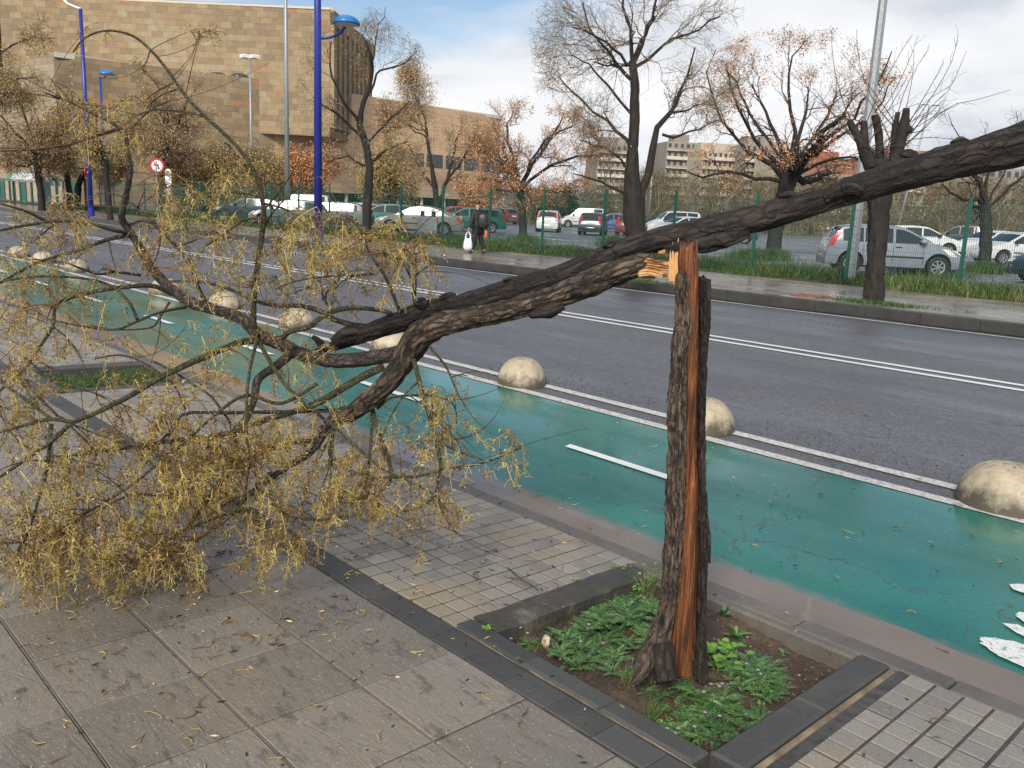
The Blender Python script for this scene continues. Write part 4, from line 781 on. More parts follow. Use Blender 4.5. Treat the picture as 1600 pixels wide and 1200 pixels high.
def winband(mb): # strip of high windows on the annex
    a = xy(590, 114); t = (a-B1)@bk; s = B1+bk*t-nb*.03
    for k in range(7): c = s+bk*k*3.3; mb.add([(*c, 6.4), (*(c+bk*2.8), 6.4), (*(c+bk*2.8), 8.2), (*c, 8.2)], [(0, 1, 2, 3)])
part('window_strip', winband, glass_b, False)
# windows in the left wing
wl = unit(np.array([A0-AL]))[0]; nl = np.array([wl[1], -wl[0]]); nl = nl if nl@np.array([1, -1]) > 0 else -nl
for (px, y0, y1, w) in ((67, 213, 262, 3.6), (92, 242, 262, 2.2), (15, 218, 234, 1.4), (78, 274, 290, 1.), (88, 275, 291, 1.)):
    t = None
    # point of the wall line seen at this column
    r_ = ray(px, 300); M_ = np.array([[r_[0], -wl[0]], [r_[1], -wl[1]]]); s_, t_ = np.linalg.solve(M_, AL); c = AL+wl*t_+nl*.04
    d_ = depth((*c, 5)); part('window', lambda mb: mb.add([(*c, ztop(px, y1, d_)), (*(c+wl*w), ztop(px, y1, d_)), (*(c+wl*w), ztop(px, y0, d_)), (*c, ztop(px, y0, d_))], [(0, 1, 2, 3)]), glass_b, False)
# upper block: broad blank front, deep fins on its right flank
U0 = xy(20, 101); U1 = xy(515, 101); Ur = xy(577, 122); zU = ztop(300, 5, 101); Ub = Ur+(U0-U1)
part('upper_block', lambda mb: prism(mb, [U0, U1, Ur, Ub], zA-6, zU), sandst)
part('upper_parapet', lambda mb: prism(mb, [U0-np.array([.1, -.1]), U1-np.array([-.05, .1]), U1+np.array([.2, .3]), U0+np.array([.2, .3])], zU, zU+.25), trim, False)
fd = unit(np.array([Ur-U1]))[0]; fn_ = np.array([fd[1], -fd[0]]); fl = np.linalg.norm(Ur-U1)
def fins(mb):
    n = 9
    for k in range(n):
        a = U1+fd*(fl*(k+.0)/n); b = a+fd*(fl/n*.55); p = [a+fn_*.02, b+fn_*.02, b+fn_*.5, a+fn_*.5]; prism(mb, [p[0], p[3], p[2], p[1]], zA-5, zU-.2)
    a = U1; b = Ur; prism(mb, [a+fn_*.52, a+fn_*0, b+fn_*0, b+fn_*.52], zU-1.6, zU-.02)
part('fins', fins, sandst)
part('slot_backing', lambda mb: mb.add([(*(U1+fn_*.01), zA-5), (*(Ur+fn_*.01), zA-5), (*(Ur+fn_*.01), zU-1.5), (*(U1+fn_*.01), zU-1.5)], [(0, 1, 2, 3)]), darkt, False)  # one dark sheet behind the gaps between the fins
def lslot(mb):
    a = xy(2, 102); b = xy(14, 102); prism(mb, [a, b, b+np.array([-2, 2]), a+np.array([-2, 2])], zA-6, zU-.3)
part('side_fin', lslot, sandst)
def domes(mb):
    for px in (345, 378):
        c = xy(px, 101); rings = []
        for k in range(6): a = k/5*math.pi/2; rings.append([(c[0]+1.1*math.cos(a)*math.cos(t), c[1]+1.1*math.cos(a)*math.sin(t), zA+.02+.55*math.sin(a)) for t in np.linspace(0, 6.283, 12, endpoint=False)])
        mb.loft(rings)
part('roof_light', domes, glass_b, False, smooth=True)

# distant apartment blocks
brick = simple('red_brick', (.30, .115, .075), .85, .15, .2); cream = simple('cream_render', (.42, .36, .28), .85, .12, .2); greyr = simple('grey_render', (.27, .235, .20), .85, .12, .2); win = simple('window_dark', (.06, .065, .075), .3, .3, 1)
def block(px0, px1, pyt, d, mat, floors, label, bays, roof=None, balc=True, depth_m=14):
    a = xy(px0, d); b = xy(px1, d+2); w = np.linalg.norm(b-a); h = ztop((px0+px1)/2, pyt, d); t = empty('apartment_building', (*(a+b)/2, -.5), 0, label, 'apartment building', 'apartment blocks beyond the car park'); O = np.array(t.location)
    e = (b-a)/w; n = np.array([-e[1], e[0]]); n = n if n@np.array([-1, 1]) > 0 else -n
    part('wall', lambda mb: prism(mb, [a, b, b+n*depth_m, a+n*depth_m], -.5, h), mat, False, t, O)
    fh = h/floors; ms = MB()
    wm = MB(); ww = w/bays*.5; wm.add([(0, 0, fh*.35), (e[0]*ww, e[1]*ww, fh*.35), (e[0]*ww, e[1]*ww, fh*.8), (0, 0, fh*.8)], [(0, 1, 2, 3)]); first = None
    for f in range(floors):
        for k in range(bays):
            c = a+e*(w*(k+.25)/bays)-n*.04; lo = Vector((c[0]-O[0], c[1]-O[1], fh*f-O[2]))
            if first is None: first = wm.build('window', win, t); first.location = lo
            else: o = first.copy(); sc.collection.objects.link(o); o.parent = t; o.location = lo
        if balc: p = [a-n*.9, b-n*.9, b-n*.02, a-n*.02]; prism(ms, p, fh*f-.1, fh*f+.9 if f % 2 else fh*f+.1)
    if balc: ms.build('balconies', trim if mat != brick else cream, t, loc=O)
    if roof:
        mb = MB()
        for u in roof: c = a+e*w*u+n*4; prism(mb, [c, c+e*5, c+e*5+n*5, c+n*5], h+.02, h+2.6)
        mb.build('roof_box', mat, t, loc=O)
block(930, 985, 226, 270, greyr, 9, 'grey apartment block seen through the big bare tree', 6, (.2, .6))
block(1036, 1092, 222, 265, greyr, 9, 'grey apartment block right of the big bare tree', 6, (.3,))
block(1092, 1140, 236, 255, cream, 8, 'cream apartment block between the two bare trees', 6, (.1, .6))
block(1158, 1212, 226, 250, greyr, 9, 'grey block with stepped roof left of the round tree fork', 6, (.2, .5))
block(1212, 1262, 236, 235, cream, 8, 'tall cream block with balconies behind the round tree', 7, (.1,))
block(1245, 1345, 252, 210, brick, 6, 'long red brick block behind the round tree', 14, (.4,), False)
block(1345, 1460, 248, 215, brick, 6, 'red brick block with roof boxes behind the pruned tree', 12, (.3, .75), False)
block(1275, 1450, 275, 190, cream, 4, 'low cream block in front of the red brick ones', 16, None)
block(1462, 1640, 262, 240, greyr, 5, 'grey block at the right end beyond the fallen log', 14, (.3,), False)

# ================= STREET FURNITURE =================
blue = Mat('blue_paint'); blue.col(blue.ramp(blue.noise(30, 5), [(.35, (.012, .022, .20)), (.7, (.02, .035, .30))])); blue.rough(.35); blue = blue.m
cyan = simple('blue_lamp_shell', (.02, .16, .42), .3, .1); galv = Mat('galvanised_steel'); galv.col(galv.ramp(galv.vor(25), [(.1, (.20, .215, .225)), (.7, (.33, .35, .36))])); galv.rough(.45); galv.set(Metallic=.35); galv = galv.m
greenp = simple('green_post_paint', (.010, .085, .058), .4, .2); white = simple('white_enamel', (.72, .72, .70), .35, .05); redp = simple('red_enamel', (.50, .02, .025), .35, .05); blackp = simple('black_enamel', (.012, .012, .012), .4, .1); greym = simple('grey_metal', (.20, .21, .22), .45, .2); lens = simple('lamp_lens', (.55, .56, .55), .2, .05)
def pole(name, base, h, r0, r1, mat, label, lean=(0, 0), extra=None, flange=True, sides=16):
    t = empty(name, base, 0, label, 'lamp post'); b = np.array(base); mb = MB(); tp = b+np.array([lean[0], lean[1], h]); mb.tubes(np.array([b, b+(tp-b)*.5, tp]), np.array([r0, (r0+r1)/2, r1]), sides, cap=True); mb.build('pole', mat, t, smooth=sides > 9, loc=b)
    if flange:
        mb = MB(); mb.box(b+[-r0*1.8, -r0*1.8, 0], b+[r0*1.8, r0*1.8, .03], bev=.005); mb.tubes(np.array([b+[0, 0, .03], b+[0, 0, .5]]), np.array([r0*1.25, r0*1.2]), sides, cap=True); mb.build('base_plate', mat, t, loc=b)
    return t, b, tp
def mushroom(t, c, arm0, r, mat, b, armmat):
    mb = MB(); rings = []
    for k in range(9): a = k/8*math.pi/2; rings.append([(c[0]+r*math.cos(a)*math.cos(q), c[1]+r*math.cos(a)*math.sin(q), c[2]+r*.62*math.sin(a)) for q in np.linspace(0, 6.283, 20, endpoint=False)])
    mb.loft(rings); o = mb.build('lamp_shade', mat, t, smooth=True, loc=b)
    mb = MB(); mb.tubes(np.array([c+[0, 0, -.1], c+[0, 0, -.03], c+[0, 0, .01]]), np.array([r*.3, r*.7, r*.85]), 16, cap=True); mb.build('lamp_lens', lens, t, smooth=True, loc=b)
    u = np.linspace(0, 1, 8)[:, None]; e = c+np.array([0, 0, -.02]); m_ = np.array([e[0]*.75+arm0[0]*.25, e[1]*.75+arm0[1]*.25, arm0[2]]); C_ = (1-u)**2*arm0+2*u*(1-u)*m_+u*u*e; mb = MB(); mb.tubes(C_, np.full(8, .05), 8, cap=True); mb.build('arm', armmat, t, smooth=True, loc=b)
b = gY(497, 372, 16.6); b[2] = FZ; D = depth(b)
t, b, tp = pole('street_lamp', b, 14.5, .15, .10, blue, 'tall blue lamp post with a blue mushroom lamp, nearest of the blue ones', flange=True)
mushroom(t, P(541, 38, D-.2), P(498, 60, D), .5, cyan, b, blue)
mb = MB(); c = P(497, 318, D-.17); mb.box(c-[.07, .07, .09], c+[.07, .07, .09], bev=.02); mb.build('white_sticker', white, t, loc=b)
b = gY(143, 337, 16.9); b[2] = FZ; D = depth(b)
t, b, tp = pole('street_lamp', b, ztop(127, 14, D)-FZ, .14, .09, blue, 'blue lamp post with a white curved arm at the left')
mb = MB(); mb.tubes(np.array([tp, P(118, 11, D), P(106, 6, D), P(97, -3, D), P(92, -14, D)]), np.array([.06, .07, .07, .07, .07]), 8, cap=True); mb.build('arm', white, t, smooth=True, loc=b)
mb = MB(); c = P(136, 268, D-.2); mb.tubes(np.array([c-HX*.02, c+HX*.02]), np.array([.3, .3]), 18, cap=True); o = mb.build('round_sign', redp, t, loc=b)
b = xy(166, 78); b = np.array([*b, FZ-.04]); D = depth(b); t, b, tp = pole('street_lamp', b, ztop(158, 120, D), .12, .08, blue, 'distant blue lamp with a pale blue mushroom head among the brown crowns')
mushroom(t, P(166, 117, D), P(158, 122, D), .7, cyan, b, blue)
b = np.array([*xy(449, 56), FZP]); t, b, tp = pole('light_mast', b, 19, .17, .08, galv, 'very tall thin grey mast left of the blue lamp post')
b = np.array([*xy(394, 76), FZP]); D = depth(b); t, b, tp = pole('floodlight_mast', b, ztop(389, 92, D), .12, .08, galv, 'grey mast topped by two box floodlights in front of the stone building')
for s in (-1, 1):
    mb = MB(); c = tp+HX*s*.42; mb.box(c-[.33, .33, .0], c+[.33, .33, .3], bev=.06); mb.build('floodlight', white, t, loc=b)
b = gY(1326, 441, 22.1); b[2] = FZ; D = depth(b); t, b, tp = pole('galvanised_lamp_post', b, 11., .155, .085, galv, 'thick galvanised lamp post behind the mesh fence, right of the stump', flange=False, sides=8)
b = np.array([*xy(1405, 62), FZP]); D = depth(b); t, b, tp = pole('car_park_lamp', b, ztop(1432, 168, D), .1, .06, galv, 'slim leaning car park lamp with twin heads behind the pruned tree', lean=(.9, .9))
for s in (-1, 1): mb = MB(); c = tp+HX*s*.4; mb.box(c-[.28, .28, -.05], c+[.28, .28, .17], bev=.04); mb.build('lamp_head', white, t, loc=b)
b = np.array([*xy(1016, 95), FZP]); D = depth(b); t, b, tp = pole('car_park_lamp', b, ztop(1018, 255, D), .11, .08, galv, 'thin grey lamp column between the big bare tree and the log')
mb = MB(); mb.box(tp-[.3, .3, 0], tp+[.3, .3, .18], bev=.04); mb.build('lamp_head', greym, t, loc=b)
# no left turn sign
b = gY(248, 362, 16.5); b[2] = FZ; D = depth(b); t = empty('road_sign', b, 0, 'round red and white no left turn sign on a grey post', 'road sign'); b = np.array(b)
c = P(246, 259, D); mb = MB(); mb.tubes(np.array([b, [b[0], b[1], c[2]+.2]]), np.array([.03, .03]), 8, cap=True); mb.build('post', galv, t, loc=b)
rs = 11.5/FPX*D; VX = unit(RT*[1, 1, 0]); VN = -HY
def disc(cen, r, off, n=28): return [cen+VX*r*math.cos(a)+ZZ*r*math.sin(a)+VN*off for a in np.linspace(0, 6.2832, n, endpoint=False)]
mb = MB(); mb.add(disc(c, rs, .05), [tuple(range(28))]); mb.loft([disc(c, rs, .045), disc(c, rs, .02)]); mb.build('red_ring', redp, t, loc=b)
mb = MB(); mb.add(disc(c, rs*.74, .054), [tuple(range(28))]); f = mb.build('white_face', white, t, loc=b)
def g2(u, v, off): return c+VX*u*rs+ZZ*v*rs+VN*off
mb = MB(); mb.add([g2(.1, -.5, .058), g2(.25, -.5, .058), g2(.25, .2, .058), g2(.1, .05, .058)], [(0, 1, 2, 3)]); mb.add([g2(.25, .2, .058), g2(.1, .05, .058), g2(-.15, .05, .058), g2(-.15, .2, .058)], [(0, 1, 2, 3)]); mb.add([g2(-.15, .35, .058), g2(-.15, -.1, .058), g2(-.5, .125, .058)], [(0, 1, 2)]); mb.build('black_arrow', blackp, f, loc=b*0+b-np.array(t.location)+np.array(t.location)) 
mb = MB(); q = [g2(-.5, .5, .061), g2(-.42, .58, .061), g2(.5, -.42, .061), g2(.42, -.5, .061)]; mb.add(q, [(0, 1, 2, 3)]); mb.build('red_bar', redp, f, loc=b)
# bus stop totem
b = gY(266, 358, 16.9); b[2] = FZ; D = depth(b); t = empty('bus_stop_totem', b, 0, 'white bus stop totem with a rounded top and red emblem', 'bus stop'); b = np.array(b)
zt = ztop(263, 264, D); w = 4.6/FPX*D; c = np.array([b[0], b[1], zt-w])
mb = MB(); out = [c+VX*w*math.cos(a)+ZZ*w*math.sin(a) for a in np.linspace(0, math.pi, 14)]+[c-VX*w-ZZ*.55, c+VX*w-ZZ*.55]
mb.loft([[p_+VN*.05 for p_ in out], [p_-VN*.05 for p_ in out]]); mb.build('head', white, t, loc=b)
mb = MB(); mb.add([c+VN*.056+VX*w*.62*math.cos(a)+ZZ*w*.34*math.sin(a) for a in np.linspace(0, 6.28, 16, endpoint=False)], [tuple(range(16))]); mb.build('red_emblem', redp, t, loc=b)
mb = MB()
for s in (-1, 1): mb.tubes(np.array([b+VX*s*w*.75, [b[0]+VX[0]*s*w*.75, b[1]+VX[1]*s*w*.75, zt-w-.5]]), np.array([.035, .035]), 8, cap=True)
mb.build('legs', greym, t, loc=b)
mb = MB(); k0 = c-ZZ*1.0; mb.add([k0-VX*w*.7+VN*.04, k0+VX*w*.7+VN*.04, k0+VX*w*.7+VN*.04+ZZ*.45, k0-VX*w*.7+VN*.04+ZZ*.45], [(0, 1, 2, 3)]); mb.build('timetable_panel', white, t, loc=b)
# waiting shelter by the left railings
bs = gY(45, 327, 20.2); bs[2] = FZ; D = depth(bs); t = empty('shelter', bs, 0, 'small shelter with a grey curved canopy and green end panel', 'shelter'); b = np.array(bs)
zc0 = ztop(45, 284, D); zc1 = ztop(45, 269, D); w = 23/FPX*D
mb = MB(); mb.loft([[b+VX*s*w+HY*y+ZZ*(z-b[2]) for y, z in ((-.7, zc0), (-.72, zc0+.15), (-.5, zc1-.08), (0, zc1), (.6, zc1-.05), (.6, zc0))] for s in (-1, 1)]); mb.build('canopy', galv, t, loc=b)
mb = MB(); mb.loft([[b+VX*s*w+HY*y*1.02+ZZ*(z-b[2]) for y, z in ((-.74, zc0-.02), (-.74, zc0+.16), (-.5, zc1-.05), (0, zc1+.03), (.6, zc1), (.6, zc0))] for s in (-1.02, -.72)]); mb.build('green_end', simple('shelter_green', (.01, .16, .08), .4), t, loc=b)
mb = MB()
for s in (-.95, .95): mb.tubes(np.array([b+VX*s*w, b+VX*s*w+ZZ*(zc0-b[2])]), np.array([.07, .07]), 8, cap=True)
mb.build('posts', darkt, t, loc=b)
# ---- green mesh fence ----
YF = 21.7; xsf = [-4.7-2.77*k for k in range(24)]
fe = empty('mesh_fence', (-30, YF, FZ), 0, 'green posted wire mesh fence between the pavement and the car park', 'fence'); FEO = np.array(fe.location)
wire = simple('fence_wire', (.03, .10, .075), .45, .1)
hp = 2.08
for k, x in enumerate(xsf):
    mb = MB(); lean = .0
    mb.box((x-.035, YF-.03, FZ-.02), (x+.035, YF+.03, FZ+hp+.15)); mb.build('post', greenp, fe, loc=FEO)
    if k < len(xsf)-1 and k < 22:
        x1 = xsf[k+1]; mb = MB(); r_ = .0028
        for q in range(1, 54): xx = x+(x1-x)*q/54; mb.box((xx-r_, YF-r_, FZ+.05), (xx+r_, YF+r_, FZ+hp))
        for q in range(11): z = FZ+.08+q*.195; mb.box((x1+.035, YF-.012, z-.003), (x-.035, YF-.004, z+.003))
        mb.build('mesh_panel', wire, fe, loc=FEO)
xg = xsf[-1]
ft = empty('green_gate', (xg-6, YF, FZ), 0, 'dark green framed gates and panels left of the mesh fence', 'gate'); O = np.array(ft.location)
for k in range(7):
    x0 = xg-.3-k*3.4; mb = MB()
    for a, c_ in (((x0-3.2, YF-.04, FZ+.1), (x0, YF+.04, FZ+.2)), ((x0-3.2, YF-.04, FZ+2.0), (x0, YF+.04, FZ+2.12)), ((x0-.1, YF-.05, FZ), (x0, YF+.05, FZ+2.3)), ((x0-3.2, YF-.05, FZ), (x0-3.1, YF+.05, FZ+2.3)), ((x0-1.65, YF-.04, FZ+.1), (x0-1.55, YF+.04, FZ+2.))): mb.box(a, c_)
    mb.build('gate_frame', greenp, ft, loc=O)
    if k % 2 == 0: mb = MB(); mb.box((x0-3.05, YF-.01, FZ+.25), (x0-1.7, YF+.01, FZ+1.95)); mb.build('green_sheet', simple('gate_sheet', (.02, .10, .07), .5), ft, loc=O)
rl = empty('grey_railing', (xg-40, YF-.5, FZ), 0, 'grey upright bar railing below the pale wall at the far left', 'railing'); O = np.array(rl.location); mb = MB()
for q in range(260): x = xg-25-q*.16; mb.box((x-.015, YF-.5, FZ), (x+.015, YF-.47, FZ+1.5))
mb.build('bars', greym, rl, loc=O); mb = MB()
for z in (.2, 1.35): mb.box((xg-25-42, YF-.52, FZ+z), (xg-25, YF-.45, FZ+z+.05))
mb.build('rails', greym, rl, loc=O)
# grey service box beyond the fence
bx_ = gz(668, 372, FZ); D = depth(bx_); cb = empty('service_cabinet', bx_, R(46), 'small grey metal cabinet with two caps standing in front of the beige saloon', 'cabinet')
mb = MB(); mb.box((-.42, -.25, .25), (.42, .25, .95), bev=.03); mb.build('box', greym, cb, loc=(0, 0, 0)); 
mb = MB(); mb.box((-.36, -.2, 0), (.36, .2, .25)); mb.build('plinth', galv, cb, loc=(0, 0, 0))
for s in (-1, 1): mb = MB(); mb.tubes(np.array([[s*.25, 0, .95], [s*.25, 0, 1.2]]), np.array([.1, .1]), 10, cap=True); mb.build('cap', darkt, cb, loc=(0, 0, 0))
# manhole cover in the far pavement
mh = gz(1265, 463, FZ); mb = MB(); n = 24; mb.tubes(np.array([mh+[0, 0, -.01], mh+[0, 0, .012]]), np.array([.36, .36]), n, cap=True)
for k in range(-3, 4): mb.box(mh+[-.3, k*.08-.012, .012], mh+[.3, k*.08+.012, .017])
o = mb.build('manhole_cover', simple('rusty_iron', (.20, .09, .06), .5, .4, 9)); tag(o, 'round rusty manhole cover in the wet far pavement', 'manhole cover')
# ================= TREES =================
tbark = Mat('tree_bark'); n = tbark.noise(9, 7, .7, (1, 1, .25)); tbark.col(tbark.ramp(n, [(.3, (.004, .003, .0025)), (.55, (.017, .012, .009)), (.75, (.05, .037, .027))])); tbark.rough(.85); tbark.bump(n, 1., .03); tbark = tbark.m
def twigmat(name, a, b): return simple(name, tuple((x+y)/2 for x, y in zip(a, b)), .8, .35, 3)
twig_dark = twigmat('dark_twigs', (.03, .022, .016), (.07, .052, .038)); twig_brown = twigmat('brown_twigs', (.13, .09, .06), (.19, .135, .085)); twig_ol = twigmat('olive_twigs', (.14, .11, .06), (.20, .155, .085))
def leafmat(name, cols):
    m = Mat(name); t = m.attr(); n_ = len(cols); m.col(m.ramp(t, [(k/(n_-1), c) for k, c in enumerate(cols)])); m.rough(.7)
    return m.m
lf_orange = leafmat('orange_dry_fruit', [(.20, .08, .03), (.44, .19, .075), (.58, .29, .13), (.64, .40, .22)])
lf_tan = leafmat('tan_dry_pods', [(.16, .09, .04), (.36, .215, .09), (.50, .33, .16), (.58, .44, .26)])
lf_yel = leafmat('yellow_dry_pods', [(.14, .095, .03), (.30, .205, .07), (.44, .32, .12), (.55, .44, .22)])
lf_green = leafmat('dark_evergreen_leaves', [(.008, .013, .006), (.018, .03, .012), (.035, .05, .02)])
lf_olive = leafmat('thicket_leaves', [(.04, .035, .018), (.085, .075, .038), (.13, .115, .06)])
def grow(PP, RR, nch, ln, env, tmin=.3, up=.25, out=.5, rnd=.55, K=5, rr=(.6, .25), curl=.15, droop=0.):
    """children of every path: PP [N,K,3]"""
    Nn, K0 = PP.shape[:2]; M = Nn*nch; par = np.repeat(np.arange(Nn), nch); t = RNG.uniform(tmin, 1, M)*(K0-1); i = np.minimum(t.astype(int), K0-2); f = (t-i)[:, None]
    p0 = PP[par, i]*(1-f)+PP[par, i+1]*f; tan = unit(PP[par, i+1]-PP[par, i]); r0 = RR[par, i]*(1-f[:, 0])+RR[par, i+1]*f[:, 0]
    c, rad = env; o = unit((p0-c)/rad); d = unit(tan*.6+o*out+RNG.normal(0, rnd, (M, 3))+np.array([0, 0, up])); L_ = RNG.uniform(ln[0], ln[1], M)*(1-.35*t/(K0-1))
    e = p0+d*L_[:, None]; q = (e-c)/rad; ql = np.linalg.norm(q, axis=1, keepdims=True); e = np.where(ql > 1.2, c+q/ql*rad*RNG.uniform(.9, 1.25, (M, 1)), e)
    m = (p0+e)/2+RNG.normal(0, curl, (M, 3))*L_[:, None]+np.array([0, 0, 1])*(.08*L_[:, None]); u = np.linspace(0, 1, K)[None, :, None]
    C_ = (1-u)**2*p0[:, None]+2*u*(1-u)*m[:, None]+u*u*e[:, None]; C_[..., 2] -= droop*(u[..., 0]**2)*L_[:, None]
    C_[:, 1:-1] += RNG.normal(0, .03, (M, K-2, 3))*L_[:, None, None]
    rs = np.minimum(r0*rr[0], 9); Rr = rs[:, None]*(1+(rr[1]-1)*np.linspace(0, 1, K)[None]); return C_, Rr
def leaves(PP, n, size, mb, tmin=.3, spread=.1, drop=.0, clump=1, aspect=.45):
    Nn, K = PP.shape[:2]; par = RNG.integers(0, Nn, max(1, n//clump)); t = RNG.uniform(tmin, 1, len(par))*(K-1); i = np.minimum(t.astype(int), K-2); f = (t-i)[:, None]; c = PP[par, i]*(1-f)+PP[par, i+1]*f
    c = np.repeat(c, clump, 0)+RNG.normal(0, spread, (len(c)*clump, 3)); c[:, 2] -= np.abs(RNG.normal(0, drop, len(c))); tn = np.clip(np.repeat(RNG.normal(.5, .2, len(par)), clump)+RNG.normal(0, .18, len(c)), 0, 1)
    M = len(c); a = unit(RNG.normal(0, 1, (M, 3))-np.array([0, 0, .8])); b = unit(np.cross(a, RNG.normal(0, 1, (M, 3)))); s = RNG.uniform(.6, 1.3, (M, 1))*size; a = a*s; b = b*s*aspect
    v = np.stack([c-a, c+b, c+a, c-b], 1).reshape(-1, 3); f_ = np.arange(M*4).reshape(-1, 4); mb.add(v, f_, tone=np.repeat(tn, 4))
def env_px(cx, cy, rx, ry, d, dr=1.): return P(cx, cy, d), np.abs(np.array([rx/FPX*d*dr, rx/FPX*d*dr, ry/FPX*d]))
def trace(rows, d, K=8, jit=0):
    p = np.array([P(r[0], r[1], d+(r[3] if len(r) > 3 else 0)) for r in rows]); w = np.array([r[2]/2/FPX*d for r in rows]); s = np.linspace(0, len(rows)-1, K); idx = np.arange(len(rows)); return np.stack([np.interp(s, idx, p[:, k]) for k in range(3)], 1), np.interp(s, idx, w)
def tree(label, d, trunk, env, limbs=(), n1=6, n2=6, n3=6, n4=6, leaf=None, nl=3000, ls=.04, spread=.12, drop=.1, twigs=None, scale=1., up=.25, droop=.0, group=None, name='bare_tree', clump=1, asp_=.45, trunkK=14, lvl=4, base_flare=1.35):
    if d > 44 and leaf is not lf_green: nl = int(nl*2.2); n4 = n4*2; ls = ls*1.15; n1 = n1+3; n3 += 1
    tp, tr = trace(trunk, d, trunkK); tp[0, 2] = min(tp[0, 2], FZ-.05) if tp[0, 2] < 1.2 else tp[0, 2]
    if tp[0, 2] > FZ+.02: tp = np.concatenate([[[tp[0, 0], tp[0, 1], FZ-.1]], tp]); tr = np.concatenate([[tr[0]*1.1], tr])
    tr = tr.copy(); tr[0] *= base_flare
    t = empty(name, (tp[0, 0], tp[0, 1], FZ), 0, label, 'tree', group); O = np.array(t.location); env = env_px(*env, d)
    rows = [(p, r) for p, r in zip(tp, tr)]
    blob_tube(tp, tr, tbark, 'trunk', t, O, .22, 22 if d < 40 else 12, step=.06 if d < 40 else .2, f=2.2, seed=RNG.random()*60)
    mb = MB(); L1p = []; L1r = []
    for lb in limbs:
        p, r = trace(lb, d, 9); p[1:-1] += RNG.normal(0, .02, (7, 3))*np.linalg.norm(p[-1]-p[0])*.6; dz = RNG.normal(0, .25)*np.linalg.norm(p[-1]-p[0])
        p = p+ (FW*dz)[None]*np.linspace(0, 1, 9)[:, None]; L1p.append(p); L1r.append(r)
    R1 = np.array(L1p).reshape(-1, 9, 3); r1 = np.array(L1r).reshape(-1, 9)
    s = env[1].max()
    if n1:
        a, b = grow(tp[None, -max(3, trunkK//3):], tr[None, -max(3, trunkK//3):], n1, (.7*s, 1.05*s), env, .2, up, .75, .5, 9, (.6, .35), .1); R1 = np.concatenate([R1, a]); r1 = np.concatenate([r1, b])
    mb.tubes(R1, r1*.8, 7); mb.build('limbs', tbark, t, smooth=True, loc=O)
    mb = MB(); R2, r2 = grow(R1, r1*.7, n2, (.35*s, .6*s), env, .2, up, .5, .5, 7, (.55, .3), .12); mb.tubes(R2, r2, 5)
    R3, r3 = grow(R2, np.maximum(r2, .006), n3, (.2*s, .34*s), env, .15, up*.8, .35, .6, 5, (.6, .35), .14, droop); mb.tubes(R3, np.maximum(r3, .0035), 3)
    if n4: R4, r4 = grow(R3, np.maximum(r3, .004), n4, (.09*s, .18*s), env, .15, up*.5, .25, .7, 4, (.7, .5), .16, droop); mb.tubes(R4, np.maximum(r4, .0028*max(1, d/30)), 3)
    else: R4 = R3
    mb.build('branches', twigs or twig_dark, t, loc=O)
    if leaf and nl: mb = MB(); leaves(R4, nl, ls, mb, .3, spread, drop, clump, asp_); tag(mb.build('dry_pods' if leaf is not lf_green else 'foliage', leaf, t, loc=O), kind='stuff')
    return t
GR = 'roadside and car park trees'
tree('big bare twin-trunked tree on the far pavement right of centre', 20.8, [(1000, 440, 34), (997, 400, 32), (992, 350, 34), (988, 300, 28), (987, 250, 17), (991, 190, 15), (992, 130, 13), (988, 95, 11)], (1005, 45, 150, 185),
     [[(1000, 340, 20), (1008, 300, 18), (1020, 262, 17), (1030, 220, 15), (1042, 185, 12), (1062, 155, 9), (1085, 120, 7), (1100, 80, 5), (1110, 30, 3)], [(990, 240, 8), (965, 205, 7), (930, 175, 5), (895, 145, 4), (872, 120, 2)], [(986, 310, 6), (955, 290, 5), (925, 280, 4), (895, 272, 2)], [(992, 130, 8), (965, 95, 7), (945, 60, 5), (925, 25, 4), (915, -20, 3)], [(990, 100, 8), (1008, 60, 6), (1020, 20, 5), (1030, -30, 4)], [(992, 105, 8), (1030, 75, 6), (1058, 50, 5), (1105, 28, 4), (1140, 0, 3)], [(988, 95, 9), (985, 50, 7), (975, 0, 5), (985, -60, 4)], [(988, 180, 6), (940, 120, 4), (915, 100, 3), (890, 90, 2)], [(1035, 210, 6), (1060, 215, 5), (1100, 195, 3), (1130, 185, 2)], [(990, 270, 5), (950, 235, 4), (905, 222, 2)], [(1045, 180, 5), (1080, 165, 4), (1120, 140, 2)]],
     n1=3, n2=7, n3=7, n4=5, leaf=lf_yel, nl=5200, ls=.022, spread=.08, drop=.08, twigs=twig_brown, asp_=.35)
